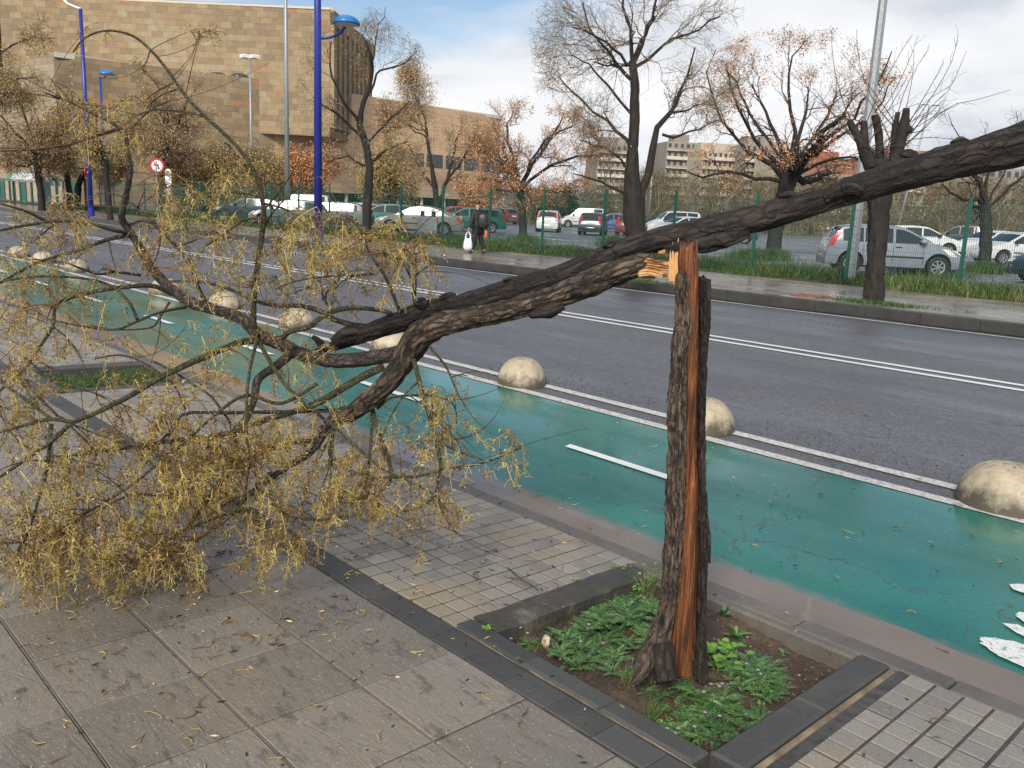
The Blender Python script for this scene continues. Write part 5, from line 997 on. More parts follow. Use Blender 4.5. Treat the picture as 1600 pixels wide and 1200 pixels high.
tree('round spreading bare tree with thick fork and orange fruit clusters, behind the fence', 37.6, [(1207, 402, 24), (1210, 370, 23), (1216, 335, 24), (1225, 305, 26), (1233, 280, 28), (1236, 268, 24)], (1228, 190, 160, 112),
     [[(1228, 282, 14), (1200, 255, 10), (1170, 245, 8), (1140, 225, 6), (1112, 190, 5), (1096, 140, 3), (1108, 95, 2)], [(1225, 275, 10), (1190, 238, 8), (1160, 205, 6), (1135, 160, 4), (1120, 120, 2)], [(1232, 270, 10), (1216, 210, 8), (1200, 160, 5), (1188, 115, 3)], [(1236, 265, 11), (1242, 210, 8), (1226, 150, 5), (1230, 100, 3), (1246, 78, 2)], [(1238, 265, 10), (1258, 205, 8), (1278, 150, 5), (1288, 110, 2)], [(1240, 268, 12), (1285, 225, 8), (1320, 195, 6), (1345, 150, 4), (1362, 108, 2)], [(1240, 275, 8), (1290, 250, 6), (1325, 250, 4), (1352, 262, 2)], [(1228, 285, 9), (1180, 280, 7), (1140, 265, 5), (1100, 278, 4), (1065, 262, 2)], [(1238, 262, 8), (1300, 175, 5), (1320, 130, 3)], [(1232, 262, 7), (1180, 170, 5), (1150, 100, 3)], [(1242, 270, 9), (1310, 215, 6), (1370, 170, 4), (1400, 120, 2)]],
     n1=3, n2=6, n3=6, n4=3, leaf=lf_orange, nl=11000, ls=.036, spread=.14, drop=.08, twigs=twig_dark, clump=22, up=.3, asp_=.7)
tree('small bare tree at the right edge with thin upswept twigs', 34.4, [(1538, 422, 18), (1540, 375, 18), (1540, 335, 17), (1538, 322, 13)], (1545, 235, 85, 90), [[(1540, 325, 8), (1530, 290, 7), (1512, 275, 6), (1495, 262, 5)], [(1540, 322, 8), (1546, 280, 7), (1558, 250, 5), (1552, 220, 3)], [(1541, 328, 6), (1572, 297, 6), (1600, 272, 5), (1622, 250, 4)], [(1540, 330, 5), (1520, 260, 3), (1490, 210, 2), (1478, 180, 1)], [(1541, 326, 5), (1580, 250, 3), (1600, 200, 2), (1612, 160, 1)]], n1=3, n2=5, n3=4, n4=3, leaf=lf_tan, nl=300, ls=.03, twigs=twig_dark, up=.5)
# the pollarded tree
def pruned():
    d = 17.2; t = empty('pruned_tree', gz(1365, 475, FZ), 0, 'hard pruned dark tree with four blunt stubs in front of the silver hatchback', 'tree', GR); O = np.array(t.location)
    def br(rows, nm='stub', s=20): p = [P(r[0], r[1], d+(r[3] if len(r) > 3 else 0)) for r in rows]; blob_tube(p, [r[2]/2/FPX*d for r in rows], tbark, nm, t, O, .22, s, step=.03, f=4, seed=RNG.random()*30)
    br([(1365, 480, 34), (1367, 440, 28), (1370, 390, 28), (1373, 330, 30), (1375, 290, 34), (1377, 262, 36), (1377, 250, 26)], 'trunk', 30)
    br([(1362, 262, 22), (1353, 240, 20), (1345, 220, 15), (1332, 198, 11), (1328, 188, 8)]); br([(1352, 240, 12), (1350, 215, 13), (1350, 190, 9)]); br([(1374, 262, 16, .1), (1374, 235, 14, .1), (1372, 205, 13, .1), (1366, 180, 10, .1)]); br([(1393, 262, 12), (1397, 230, 11), (1399, 200, 9), (1403, 176, 7)]); br([(1396, 262, 18, -.1), (1403, 232, 18, -.1), (1411, 205, 17, -.1), (1414, 185, 13, -.1), (1416, 170, 10, -.1)]); br([(1412, 205, 12, -.15), (1420, 202, 14, -.15), (1424, 200, 8, -.15)], 'knob')
    mb = MB(); Ps = []
    for k in range(26):
        x0, y0 = random.choice([(1350, 235), (1372, 240), (1398, 240), (1345, 215), (1380, 250), (1410, 210)]); a = random.uniform(.2, 1.25) if k % 3 else random.uniform(1.6, 2.6); l = random.uniform(80, 190); u = np.linspace(0, 1, 8); c = random.uniform(-.5, .3)
        Ps.append([P(x0+l*q*math.cos(a+c*q), y0-l*q*math.sin(a+c*q), d+random.uniform(-.3, .3)*0+.4*q*(k % 5-2)/2) for q in u])
    for pts in ([(1395, 245), (1430, 190), (1470, 130), (1490, 90), (1497, 55)], [(1400, 240), (1440, 205), (1480, 165), (1530, 155), (1580, 140)], [(1390, 250), (1420, 215), (1455, 165), (1485, 140), (1510, 80)]): q = np.array([P(x, y, d+.3) for x, y in pts]); s = np.linspace(0, 4, 8); Ps.append(np.stack([np.interp(s, range(5), q[:, k]) for k in range(3)], 1))
    Ps = np.array(Ps); mb.tubes(Ps, np.tile(np.linspace(.011, .004, 8), (len(Ps), 1)), 5)
    A_, r_ = grow(Ps, np.full((len(Ps), 8), .006), 5, (.15, .5), (P(1420, 150, d), np.array([3, 3, 3.])), .3, .4, .3, .5, 5, (.7, .5)); mb.tubes(A_, r_, 3); mb.build('shoots', twig_dark, t, loc=O)
pruned()
tree('tall thin curving tree on the far pavement, right of the blue lamp post', 32.6, [(575, 384, 13), (573, 340, 13), (576, 300, 13), (578, 258, 12), (571, 222, 11), (561, 192, 10), (566, 165, 8), (577, 135, 6), (584, 100, 5), (572, 65, 3)], (572, 165, 95, 130),
     [[(561, 192, 7), (540, 165, 5), (522, 125, 4), (526, 80, 2)], [(570, 220, 6), (540, 190, 5), (512, 172, 4), (495, 160, 2)], [(578, 145, 5), (592, 112, 4), (630, 112, 3), (655, 92, 2)], [(577, 255, 6), (605, 235, 4), (640, 225, 2)], [(577, 262, 5), (545, 250, 4), (515, 262, 2)], [(572, 225, 5), (610, 190, 4), (640, 160, 2)]], n1=3, n2=6, n3=6, n4=4, leaf=lf_yel, nl=5000, ls=.03, spread=.12, drop=.35, twigs=twig_brown, droop=.4, up=.1)
tree('dense tan-orange tree with forked trunk left of the walking person', 47, [(683, 366, 10), (683, 330, 10), (681, 300, 10), (675, 262, 7), (668, 220, 5), (664, 180, 3)], (678, 205, 78, 95), [[(684, 315, 8), (698, 280, 7), (706, 240, 5), (715, 200, 3)], [(682, 300, 5), (655, 260, 4), (635, 220, 2)], [(697, 285, 5), (725, 250, 4), (745, 215, 2)]], n1=4, n2=6, n3=6, n4=4, leaf=lf_tan, nl=7000, ls=.042, spread=.2, drop=.3, twigs=twig_brown)
tree('orange fruiting tree right of the walking person', 46, [(817, 374, 13), (816, 340, 12), (814, 310, 12), (812, 290, 14)], (822, 238, 105, 78), [[(810, 292, 8), (790, 260, 7), (765, 240, 5), (748, 222, 3)], [(812, 290, 7), (800, 240, 6), (790, 195, 4), (802, 168, 2)], [(814, 290, 8), (838, 245, 7), (868, 205, 5), (882, 172, 2)], [(815, 296, 7), (855, 268, 6), (905, 258, 4), (935, 264, 2)], [(812, 300, 5), (780, 285, 4), (745, 280, 2)], [(815, 285, 6), (850, 225, 4), (900, 205, 2)]], n1=4, n2=6, n3=6, n4=4, leaf=lf_orange, nl=5500, ls=.036, spread=.10, drop=.1, twigs=twig_brown, clump=8, asp_=.7)
tree('small orange tree beyond the car park, directly above the walking person', 75, [(745, 350, 7), (745, 318, 6)], (742, 282, 50, 42), [], n1=7, n2=6, n3=5, n4=3, leaf=lf_orange, nl=2600, ls=.07, spread=.2, drop=.1, twigs=twig_brown, clump=4, asp_=.7)
tree('orange tree left of the blue lamp post', 65, [(497, 352, 7), (496, 310, 7), (495, 285, 6)], (512, 232, 58, 68), [], n1=8, n2=6, n3=6, n4=3, leaf=lf_orange, nl=8000, ls=.055, spread=.2, drop=.2, twigs=twig_brown, clump=6, asp_=.7)
tree('yellowish drooping tree between the curving tree and the forked one', 60, [(606, 345, 8), (605, 300, 8), (604, 275, 7)], (612, 225, 55, 72), [], n1=7, n2=6, n3=5, n4=3, leaf=lf_yel, nl=11000, ls=.06, spread=.25, drop=.7, twigs=twig_brown, droop=.4)
tree('bushy brown tree with drooping yellow pods left of the thin mast', 62, [(398, 350, 12), (397, 300, 11), (395, 275, 10)], (400, 205, 72, 100), [], n1=8, n2=7, n3=6, n4=4, leaf=lf_yel, nl=11000, ls=.06, spread=.25, drop=.8, twigs=twig_brown, droop=.3)
tree('brown tree half behind the thin grey mast', 68, [(455, 350, 9), (452, 300, 8)], (452, 225, 60, 88), [], n1=8, n2=6, n3=6, n4=4, leaf=lf_yel, nl=9000, ls=.06, spread=.25, drop=.6, twigs=twig_brown, droop=.3)
tree('big brown crowned tree with a black forked trunk above the round road sign', 60, [(255, 350, 13), (254, 300, 12), (253, 262, 12), (253, 240, 11)], (262, 180, 100, 92), [[(253, 242, 9), (238, 220, 8), (222, 197, 5)], [(254, 242, 10), (268, 220, 8), (282, 195, 5), (295, 160, 3)], [(253, 240, 6), (252, 195, 4), (250, 140, 2)]], n1=5, n2=7, n3=7, n4=5, leaf=lf_tan, nl=8000, ls=.05, spread=.2, drop=.2, twigs=twig_brown)
tree('dim brown tree behind the bus stop totem', 66, [(322, 350, 9), (320, 300, 9)], (330, 225, 72, 92), [], n1=8, n2=7, n3=6, n4=4, leaf=lf_yel, nl=8000, ls=.06, spread=.25, drop=.4, twigs=twig_brown)
tree('short dark pruned trunk with wispy shoots right of the left blue lamp', 44.5, [(173, 346, 8), (170, 310, 8), (165, 275, 9), (163, 250, 12), (158, 238, 8)], (175, 200, 42, 60), [], n1=6, n2=5, n3=4, n4=2, leaf=lf_yel, nl=1500, ls=.045, spread=.12, drop=.2, twigs=twig_ol)
tree('leaning dark trunk tree just left of the left blue lamp post', 59, [(110, 335, 9), (108, 300, 9), (103, 262, 9), (101, 245, 8)], (112, 180, 62, 82), [], n1=7, n2=6, n3=6, n4=4, leaf=lf_yel, nl=6500, ls=.055, spread=.2, drop=.3, twigs=twig_brown)
tree('tree with a crooked second trunk behind the left blue lamp post', 63, [(121, 335, 9), (122, 290, 10), (130, 272, 8), (150, 258, 6)], (150, 215, 52, 62), [], n1=6, n2=6, n3=5, n4=3, leaf=lf_yel, nl=4500, ls=.055, spread=.2, drop=.3, twigs=twig_brown)
tree('vase shaped dark tree at the far left beside the shelter', 56, [(66, 332, 11), (63, 300, 9), (59, 265, 10), (57, 248, 10)], (45, 172, 85, 92), [[(57, 250, 7), (42, 220, 5), (20, 195, 4), (-10, 170, 2)], [(58, 248, 7), (72, 215, 5), (85, 180, 3)], [(57, 246, 6), (48, 190, 4), (40, 140, 2)]], n1=5, n2=7, n3=6, n4=4, leaf=lf_tan, nl=5000, ls=.045, spread=.15, drop=.2, twigs=twig_brown)
tree('yellow leaved tree hanging in from the left edge over the stone building', 46, [(-62, 345, 11), (-58, 260, 10), (-50, 180, 8), (-38, 130, 6)], (0, 65, 92, 85), [[(-40, 140, 6), (-10, 90, 5), (30, 70, 3), (60, 60, 2)], [(-42, 150, 5), (0, 120, 4), (50, 120, 2)]], n1=4, n2=7, n3=6, n4=4, leaf=lf_yel, nl=7000, ls=.045, spread=.15, drop=.3, twigs=twig_brown)
tree('low dark evergreen beyond the car park between the orange and the big bare tree', 84, [(868, 350, 6), (868, 330, 6)], (866, 305, 36, 32), [], n1=8, n2=6, n3=5, n4=0, leaf=lf_green, nl=9000, ls=.14, spread=.4, drop=.2, twigs=twig_dark, name='evergreen_tree')
tree('dark evergreen behind the parked cars left of the bus stop mast', 80, [(330, 345, 6), (330, 330, 6)], (345, 305, 48, 30), [], n1=8, n2=6, n3=5, n4=0, leaf=lf_green, nl=9000, ls=.14, spread=.5, drop=.2, twigs=twig_dark, name='evergreen_tree')
tree('dark evergreen behind the white van and the thin mast', 84, [(430, 345, 6), (430, 330, 6)], (425, 300, 45, 32), [], n1=8, n2=6, n3=5, n4=0, leaf=lf_green, nl=9000, ls=.14, spread=.5, drop=.2, twigs=twig_dark, name='evergreen_tree')
# far thicket: nobody could count these stems
mt = MB(); ml = MB(); mp = MB()
def thicket(n, x0, x1, d0, d1, top):
    for k in range(n):
        px = x0+(x1-x0)*(k+random.random())/n; d = random.uniform(d0, d1); g_ = P(px, 330, d); g_[2] = -.05; h = ztop(px, top(px)+random.uniform(-12, 14), d); c = g_+[0, 0, h*.5]; rd = np.array([random.uniform(2.4, 4), random.uniform(2.4, 4), h*.52])
        st = np.array([[g_+[RNG.normal(0, .4), RNG.normal(0, .4), 0], g_+[RNG.normal(0, .8), RNG.normal(0, .8), h*.35], g_+[RNG.normal(0, 1.6), RNG.normal(0, 1.6), h*.75]] for _ in range(7)]); r = np.tile([.07, .05, .03], (7, 1)); (mp if k % 3 == 0 else mt).tubes(st, r, 3)
        A_, a_ = grow(st, r, 9, (1., 2.6), (c, rd), .1, .2, .6, .6, 5, (.6, .4), .2); (mp if k % 3 == 0 else mt).tubes(A_, np.maximum(a_, .012), 3); B_2, b_ = grow(A_, a_, 6, (.5, 1.5), (c, rd), .1, .1, .4, .7, 4, (.7, .5), .2); mt.tubes(B_2, np.maximum(b_, .011), 3)
        leaves(B_2, 950, .085, ml, .1, .35, .2)
thicket(46, 770, 1680, 88, 104, lambda x: 262 if x > 960 else 285); thicket(40, 770, 1680, 104, 122, lambda x: 258 if x > 960 else 280)
th = mt.build('thicket', twig_ol); tag(th, 'tangled olive brown thicket beyond the car park', 'thicket', kind='stuff')
tag(ml.build('thicket_foliage', lf_olive), 'dull olive leaves of the thicket beyond the car park', 'foliage', kind='stuff'); tag(mp.build('pale_thicket_stems', simple('pale_stems', (.24, .215, .17), .8)), 'pale bare stems in the thicket beyond the car park', 'stems', kind='stuff')
# ================= GRASS =================
grassm = Mat('grass'); t = grassm.attr(); grassm.col(grassm.ramp(t, [(0., (.018, .04, .008)), (.45, (.045, .092, .018)), (.8, (.10, .145, .035)), (1., (.26, .22, .10))])); grassm.rough(.6); grassm = grassm.m
def blades(n, X, Y, Z, h, w, mb, lean=.45, tone=None):
    a = RNG.uniform(0, 2*math.pi, n); le = RNG.normal(0, lean, (n, 2)); s = np.stack([np.cos(a), np.sin(a), np.zeros(n)], 1)*w[:, None]/2; b = np.stack([X, Y, Z], 1); m = b+np.concatenate([le*.35*h[:, None], .6*h[:, None]], 1); e = b+np.concatenate([le*h[:, None], (h*(1-.3*np.hypot(*le.T)))[:, None]], 1)
    v = np.stack([b-s, b+s, m+s*.7, m-s*.7, e], 1).reshape(-1, 3); i = np.arange(n)*5; tn = RNG.uniform(0, .8, n) if tone is None else tone
    mb.add(v, [np.stack([i, i+1, i+2, i+3], 1), np.stack([i+3, i+2, i+4], 1)], tone=np.repeat(tn, 5))
n = 80000; X = -1-RNG.random(n)**1.5*70; Y = RNG.uniform(20.55, 23.6, n); hn = np.array([.6+.9*mnoise.noise((x*.45, y*.6, 0)) for x, y in zip(X, Y)]); keep = hn > .12; X, Y, hn = X[keep], Y[keep], hn[keep]
far_ = np.clip((-X-5)/60, 0, 1); edge = np.clip((Y-20.5)/.5, .35, 1); h = np.clip(hn, .2, 1.2)*RNG.uniform(.22, .5, len(X))*edge; mb = MB(); blades(len(X), X, Y, np.full(len(X), FZ), h, .010+.022*far_+RNG.uniform(0, .008, len(X)), mb, .4, np.clip(.35+.5*(hn-.6)+RNG.normal(0, .22, len(X)), 0, 1))
for px, py, r_, n_, hh in ((1205, 405, .8, 1500, .5), (1170, 405, 1.0, 1500, .5), (1540, 425, 1.0, 1800, .45), (1455, 430, 1.4, 1800, .35), (700, 375, 1.6, 1500, .4), (960, 385, 1.0, 1300, .6), (820, 378, 1.5, 1500, .4)):
    c = gz(px, py, FZ); a = RNG.uniform(0, 6.28, n_); q = r_*np.abs(RNG.normal(0, .5, n_)); blades(n_, c[0]+q*np.cos(a), c[1]+q*np.sin(a), np.full(n_, FZ-.03), hh*RNG.uniform(.5, 1.2, n_), np.full(n_, .016), mb, .4)
tag(mb.build('verge_grass', grassm), 'long rough green grass along the foot of the mesh fence', 'grass', kind='stuff')
mb = MB()
for px, py, rx, ry, n_, hh in ((1365, 474, .75, .25, 1600, .07), (725, 388, 1.5, .22, 1500, .12), (1000, 440, .6, .2, 700, .08), (1510, 436+20, .8, .2, 700, .06), (80+350, 0+372, .3, .15, 200, .1), (605, 397, .25, .15, 200, .12)):
    c = gz(px, py, FZ); blades(n_, c[0]+RNG.normal(0, rx*.6, n_), c[1]+RNG.normal(0, ry*.6, n_), np.full(n_, FZ), hh*RNG.uniform(.3, 1.2, n_), np.full(n_, .014), mb, .6)
tag(mb.build('kerbside_grass', grassm), 'short grass tufts growing through the far pavement at the tree feet', 'grass', kind='stuff')
mb = MB(); n_ = 5200; X = RNG.uniform(P2X0, P2X1, n_); Y = RNG.uniform(PLY0, PLY1, n_); blades(n_, X, Y, np.full(n_, -.19), RNG.uniform(.05, .19, n_)*(.6+.5*(X-P2X0)), np.full(n_, .006), mb, .6); tag(mb.build('pit_grass', grassm), 'green grass filling the tree pit behind the fallen branches', 'grass', kind='stuff')
# ================= PARKED CARS =================
tyre = simple('tyre_rubber', (.012, .012, .013), .7, .2); rimm = simple('wheel_rim', (.36, .37, .38), .35, .1, 6, .5); carglass = Mat('car_glass'); carglass.col((.018, .024, .027)); carglass.rough(.06); carglass.set(IOR=1.5); carglass = carglass.m
scr = Mat('mottled_windscreen'); scr.col(scr.ramp(scr.noise(6, 5), [(.4, (.10, .13, .14)), (.65, (.30, .36, .37))])); scr.rough(.12); scr = scr.m  # grey mottling, paler than the side glass
trimd = simple('black_trim', (.014, .014, .015), .5, .1); headl = simple('headlight_glass', (.62, .63, .58), .12, .1); taill = Mat('tail_light'); taill.col((.45, .012, .012)); taill.rough(.15); taill = taill.m; platem = simple('number_plate', (.68, .68, .64), .4, .04); ambr = simple('amber_light', (.6, .18, .02), .3, .05)
PROF = {
 'hatch': (3.95, 1.68, [(0, .42), (.02, .62), (.05, .9), (.14, 1.02), (.30, 1.25), (.42, 1.38), (.75, 1.44), (1.5, 1.475), (2.1, 1.44), (2.35, 1.36), (3.05, 1.0), (3.45, .90), (3.75, .76), (3.9, .6), (3.95, .4)], .93, (.14, .42), (2.3, 3.07), (.45, 2.72), .72, 3.2),
 'sedan': (4.5, 1.76, [(0, .45), (.03, .8), (.10, .98), (.45, 1.03), (.62, 1.06), (1.15, 1.32), (1.6, 1.43), (2.2, 1.45), (2.65, 1.38), (3.4, .99), (4.0, .86), (4.35, .7), (4.47, .55), (4.5, .42)], .94, (.62, 1.2), (2.6, 3.42), (1.0, 3.05), .85, 3.62),
 'wagon': (4.5, 1.74, [(0, .45), (.03, .75), (.08, .95), (.35, 1.3), (.5, 1.38), (1.0, 1.43), (2.2, 1.46), (2.65, 1.39), (3.35, .99), (4.0, .86), (4.35, .7), (4.47, .55), (4.5, .42)], .93, (.1, .45), (2.6, 3.37), (.55, 3.0), .85, 3.62),
 'van': (4.2, 1.72, [(0, .45), (.02, .9), (.05, 1.3), (.12, 1.7), (.25, 1.79), (1.2, 1.83), (2.4, 1.8), (2.65, 1.72), (3.2, 1.18), (3.75, .98), (4.05, .78), (4.17, .6), (4.2, .42)], 1.08, (.05, .14), (2.6, 3.22), (.3, 2.95), .75, 3.4),
 'suv': (4.5, 1.82, [(0, .5), (.03, .85), (.07, 1.1), (.25, 1.5), (.4, 1.64), (1.0, 1.7), (2.2, 1.7), (2.6, 1.6), (3.2, 1.14), (3.9, 1.04), (4.3, .88), (4.46, .65), (4.5, .5)], 1.08, (.07, .4), (2.55, 3.22), (.5, 2.9), .85, 3.6)}
PAINT = {}
def paint(c):
    k = tuple(c)
    if k not in PAINT:
        m = Mat('car_paint'); n = m.noise(2.5, 4); m.col(m.ramp(n, [(.3, tuple(x*.9 for x in c)), (.7, tuple(min(1, x*1.08) for x in c))])); m.rough(.28); m.set(Coat_Weight=.4, Coat_Roughness=.08, Metallic=.0); PAINT[k] = m.m
    return PAINT[k]
def car(kind, px, py, phi, c, label, detail=1, Z=None, scale=1., name='parked_car'):
    L_, W_, prof, zb, rw, ws, sg, xr, xf = PROF[kind]; z0 = FZP if Z is None else Z; q = gz(px, py, z0); fwd = HX*math.cos(R(phi))+HY*math.sin(R(phi)); rz = math.atan2(fwd[1], fwd[0])
    t = empty(name, (q[0], q[1], z0+.006), rz, label, 'car', 'parked cars'); t.scale = (scale,)*3
    px_ = np.array([p[0] for p in prof]); pz_ = np.array([p[1] for p in prof]); rwh = .31; RA = rwh+.07
    zt = lambda x: float(np.interp(x, px_, pz_)); hw = lambda x: W_/2*(1-.13*abs((x-L_/2)/(L_/2))**4)
    def zl(x):
        z = .24
        for xc in (xr, xf):
            d = abs(x-xc)
            if d < RA: z = max(z, rwh+math.sqrt(RA*RA-d*d)-.0)
        return z
    def side(x, z): # half width at height z
        w = hw(x)
        if z > zb: return w*.965-(z-zb)*.30
        return w*(1-.10*max(0, (.5-z)/.3)**2-.035*max(0, (z-.62)/(zb-.62)))
    def top_y(x): return side(x, zt(x)-.05)
    xs = sorted(set(np.linspace(0, L_, 66).round(3)) | {round(xc+s*RA*f, 3) for xc in (xr, xf) for s in (-1, 1) for f in (1.001, .97, .85)}); rings = []
    off = L_/2
    for x in xs:
        T = zt(x); zlo = min(zl(x), T-.12); z5 = max(zlo+.03, min(zb, T-.07)); pts = [(0, zlo)]
        pts += [(side(x, zlo)*.93, zlo), (side(x, zlo), zlo+.02)]+[(side(x, zz), zz) for zz in np.linspace(zlo+.04, z5, 5)[1:]]
        for f in (.35, .7, 1): zz = z5+(T-.05-z5)*f; pts.append((side(x, zz), max(zz, z5)))
        yt = top_y(x); pts += [(yt*.93, T-.022), (yt*.7, T-.004), (0, T+.012)]
        rings.append([(x-off, y, z) for y, z in pts]+[(x-off, -y, z) for y, z in pts[-2:0:-1]])
    n = len(rings[0]); mb = MB(); rg = np.array(rings); mb.loft(rg, mi=0); pm = paint(c); o = mb.build('body', [pm, trimd], t, smooth=True)
    mod = o.modifiers.new('edges', 'EDGE_SPLIT'); mod.split_angle = R(38)
    mb = MB(); mb.box((xr-.1-off, -W_*.40, .2), (xf+.1-off, W_*.40, .34)); mb.box((xr-RA-off, -W_*.38, .25), (xr+RA-off, W_*.38, .66)); mb.box((xf-RA-off, -W_*.38, .25), (xf+RA-off, W_*.38, .66)); mb.build('underbody', trimd, t)
    # side glass in panes
    e = .007
    cuts = {'hatch': [(sg[0], 1.02), (1.07, 1.86), (1.93, sg[1])], 'sedan': [(sg[0], 1.32), (1.38, 2.2), (2.27, sg[1])], 'wagon': [(sg[0], 1.35), (1.42, 2.2), (2.27, sg[1])], 'van': [(sg[0], 1.1), (1.18, 2.0), (2.1, sg[1])], 'suv': [(sg[0], 1.3), (1.37, 2.15), (2.22, sg[1])]}[kind]
    for s in (-1, 1):
        for a, b in cuts:
            mb = MB(); V = []; m_ = 9
            for x in np.linspace(a, b, m_):
                lo = zb+.03; hi = max(lo+.01, zt(x)-.085)
                for zz in np.linspace(lo, hi, 4): V.append((x-off, s*(side(x, zz)+e), zz))
            i, j = np.meshgrid(np.arange(m_-1), np.arange(3), indexing='ij'); i = i.ravel(); j = j.ravel(); mb.add(V, np.stack([i*4+j, (i+1)*4+j, (i+1)*4+j+1, i*4+j+1], 1)); mb.build('side_window', carglass, t, smooth=True)
    def across(x0, x1, nm, mat, inset=.06):
        mb = MB(); V = []; m_ = 8; fr = [-.93, -.7, 0, .7, .93]
        dz = [-.022, -.004, .012, -.004, -.022]; sl = (zt(x1)-zt(x0))/(x1-x0); nv = np.array([-sl, 0, 1])/math.hypot(sl, 1)*e
        for x in np.linspace(x0+inset, x1-inset, m_):
            for f, d in zip(fr, dz): y = top_y(x); V.append(np.array([x-off, y*f*.98, zt(x)+d])+nv*1.5)
        i, j = np.meshgrid(np.arange(m_-1), np.arange(4), indexing='ij'); i = i.ravel(); j = j.ravel(); mb.add(V, np.stack([i*5+j, (i+1)*5+j, (i+1)*5+j+1, i*5+j+1], 1)); mb.build(nm, mat, t, smooth=True)
    across(ws[0], ws[1], 'windscreen', scr if detail > 1 else carglass, .07)
    if kind in ('van',):
        mb = MB(); y = hw(0)*.72; mb.add([(-off-.012+.05*.9, -y, zb+.08), (-off-.012+.045, y, zb+.08), (-off+.06, y*.95, 1.6), (-off+.06, -y*.95, 1.6)], [(0, 1, 2, 3)]); mb.build('rear_window', carglass, t)
    else: across(rw[0], rw[1], 'rear_window', carglass, .02)
    # wheels
    for xc in (xr, xf):
        for s in (-1, 1):
            yo = s*(hw(xc)-.005); yi = s*(hw(xc)-.21); mb = MB(); prof_ = [(yi, rwh*.8), (yi, rwh*.97), (yi+s*.02, rwh), (yo-s*.025, rwh), (yo, rwh*.96), (yo+s*.004, rwh*.68), (yo-s*.02, rwh*.64)]
            rg_ = [[(xc-off+r*math.cos(a), y, .31+r*math.sin(a)) for a in np.linspace(0, 6.2832, 24, endpoint=False)] for y, r in prof_]; mb.loft(rg_); w_ = mb.build('wheel', tyre, t, smooth=True)
            mb = MB(); yr_ = yo-s*.022; mb.add([(xc-off+rwh*.63*math.cos(a), yr_, .31+rwh*.63*math.sin(a)) for a in np.linspace(0, 6.2832, 20, endpoint=False)], [tuple(range(20))], mi=1)
            for k in range(7):
                a = k*6.2832/7; ca, sa = math.cos(a), math.sin(a); q_ = [(.05, -.03), (.6, -.045), (.6, .045), (.05, .03)]
                mb.add([(xc-off+rwh*(u*ca-v*3*sa*.45), yr_+s*.012, .31+rwh*(u*sa+v*3*ca*.45)) for u, v in q_], [(0, 1, 2, 3)])
            mb.loft([[(xc-off+r*math.cos(a), yr_+s*yy, .31+r*math.sin(a)) for a in np.linspace(0, 6.2832, 20, endpoint=False)] for r, yy in ((rwh*.56, .013), (rwh*.64, .018))], cap=False); mb.build('rim', [rimm, trimd], w_)
    def patch(nm, mat, fn, nu=4, nv=3):
        mb = MB(); V = [fn(u, v) for u in np.linspace(0, 1, nu) for v in np.linspace(0, 1, nv)]; i, j = np.meshgrid(np.arange(nu-1), np.arange(nv-1), indexing='ij'); i = i.ravel(); j = j.ravel(); mb.add(V, np.stack([i*nv+j, (i+1)*nv+j, (i+1)*nv+j+1, i*nv+j+1], 1)); return mb.build(nm, mat, t, smooth=True)
    xfz = lambda z: float(np.interp(-z, -pz_[::-1][:5][::-1] if False else -np.array([p[1] for p in prof[-5:]]), [p[0] for p in prof[-5:]]))   # front outline x at height z
    for s in (-1, 1):
        tall = {'hatch': (.80, 1.25), 'wagon': (.75, 1.15), 'van': (.8, 1.35), 'suv': (.85, 1.25), 'sedan': (.70, .93)}[kind]
        xre = lambda z: float(np.interp(z, pz_[:6], px_[:6]))
        # rear lamps wrap the corner: a side leaf and a back leaf
        patch('tail_light', taill, lambda u, v: (xre(tall[0]+(tall[1]-tall[0])*v)-.006+u*(.16 if kind != 'sedan' else .30)-off, s*(side(xre(tall[0]+(tall[1]-tall[0])*v)+.02+u*.16, tall[0]+(tall[1]-tall[0])*v)+.009), tall[0]+(tall[1]-tall[0])*v))
        patch('tail_light', taill, lambda u, v: (xre(tall[0]+(tall[1]-tall[0])*v)-.008-off, s*(side(.02, tall[0]+(tall[1]-tall[0])*v)*(1.0-.24*u)), tall[0]+(tall[1]-tall[0])*v))
        hz0, hz1 = (.60, .80) if kind != 'suv' else (.74, .95)
        patch('headlight', headl, lambda u, v: (xfz(hz0+(hz1-hz0)*v)-.02-.45*(1-u)**1.2-off+.03, s*(side(min(L_-.02, xfz(hz0+(hz1-hz0)*v)-.45*(1-u)), hz0+(hz1-hz0)*v)*(1-.05*u)+.012), hz0+(hz1-hz0)*v+.05*(1-u)))
        patch('headlight', headl, lambda u, v: (xfz(hz0+(hz1-hz0)*v)+.012-off-.03*(1-u), s*hw(L_)*(.55+.42*(1-u)), hz0+(hz1-hz0)*v))
        mb = MB(); xm = sg[1]-.02-off; mb.loft([[(xm+.11*math.cos(a)*f, s*(side(sg[1], zb+.06)+yy), zb+.10+.075*math.sin(a)*f) for a in np.linspace(0, 6.2832, 12, endpoint=False)] for f, yy in ((.4, .0), (.9, .04), (1, .12), (.8, .19), (.3, .21))]); mb.build('wing_mirror', pm if detail > 1 else trimd, t, smooth=True)
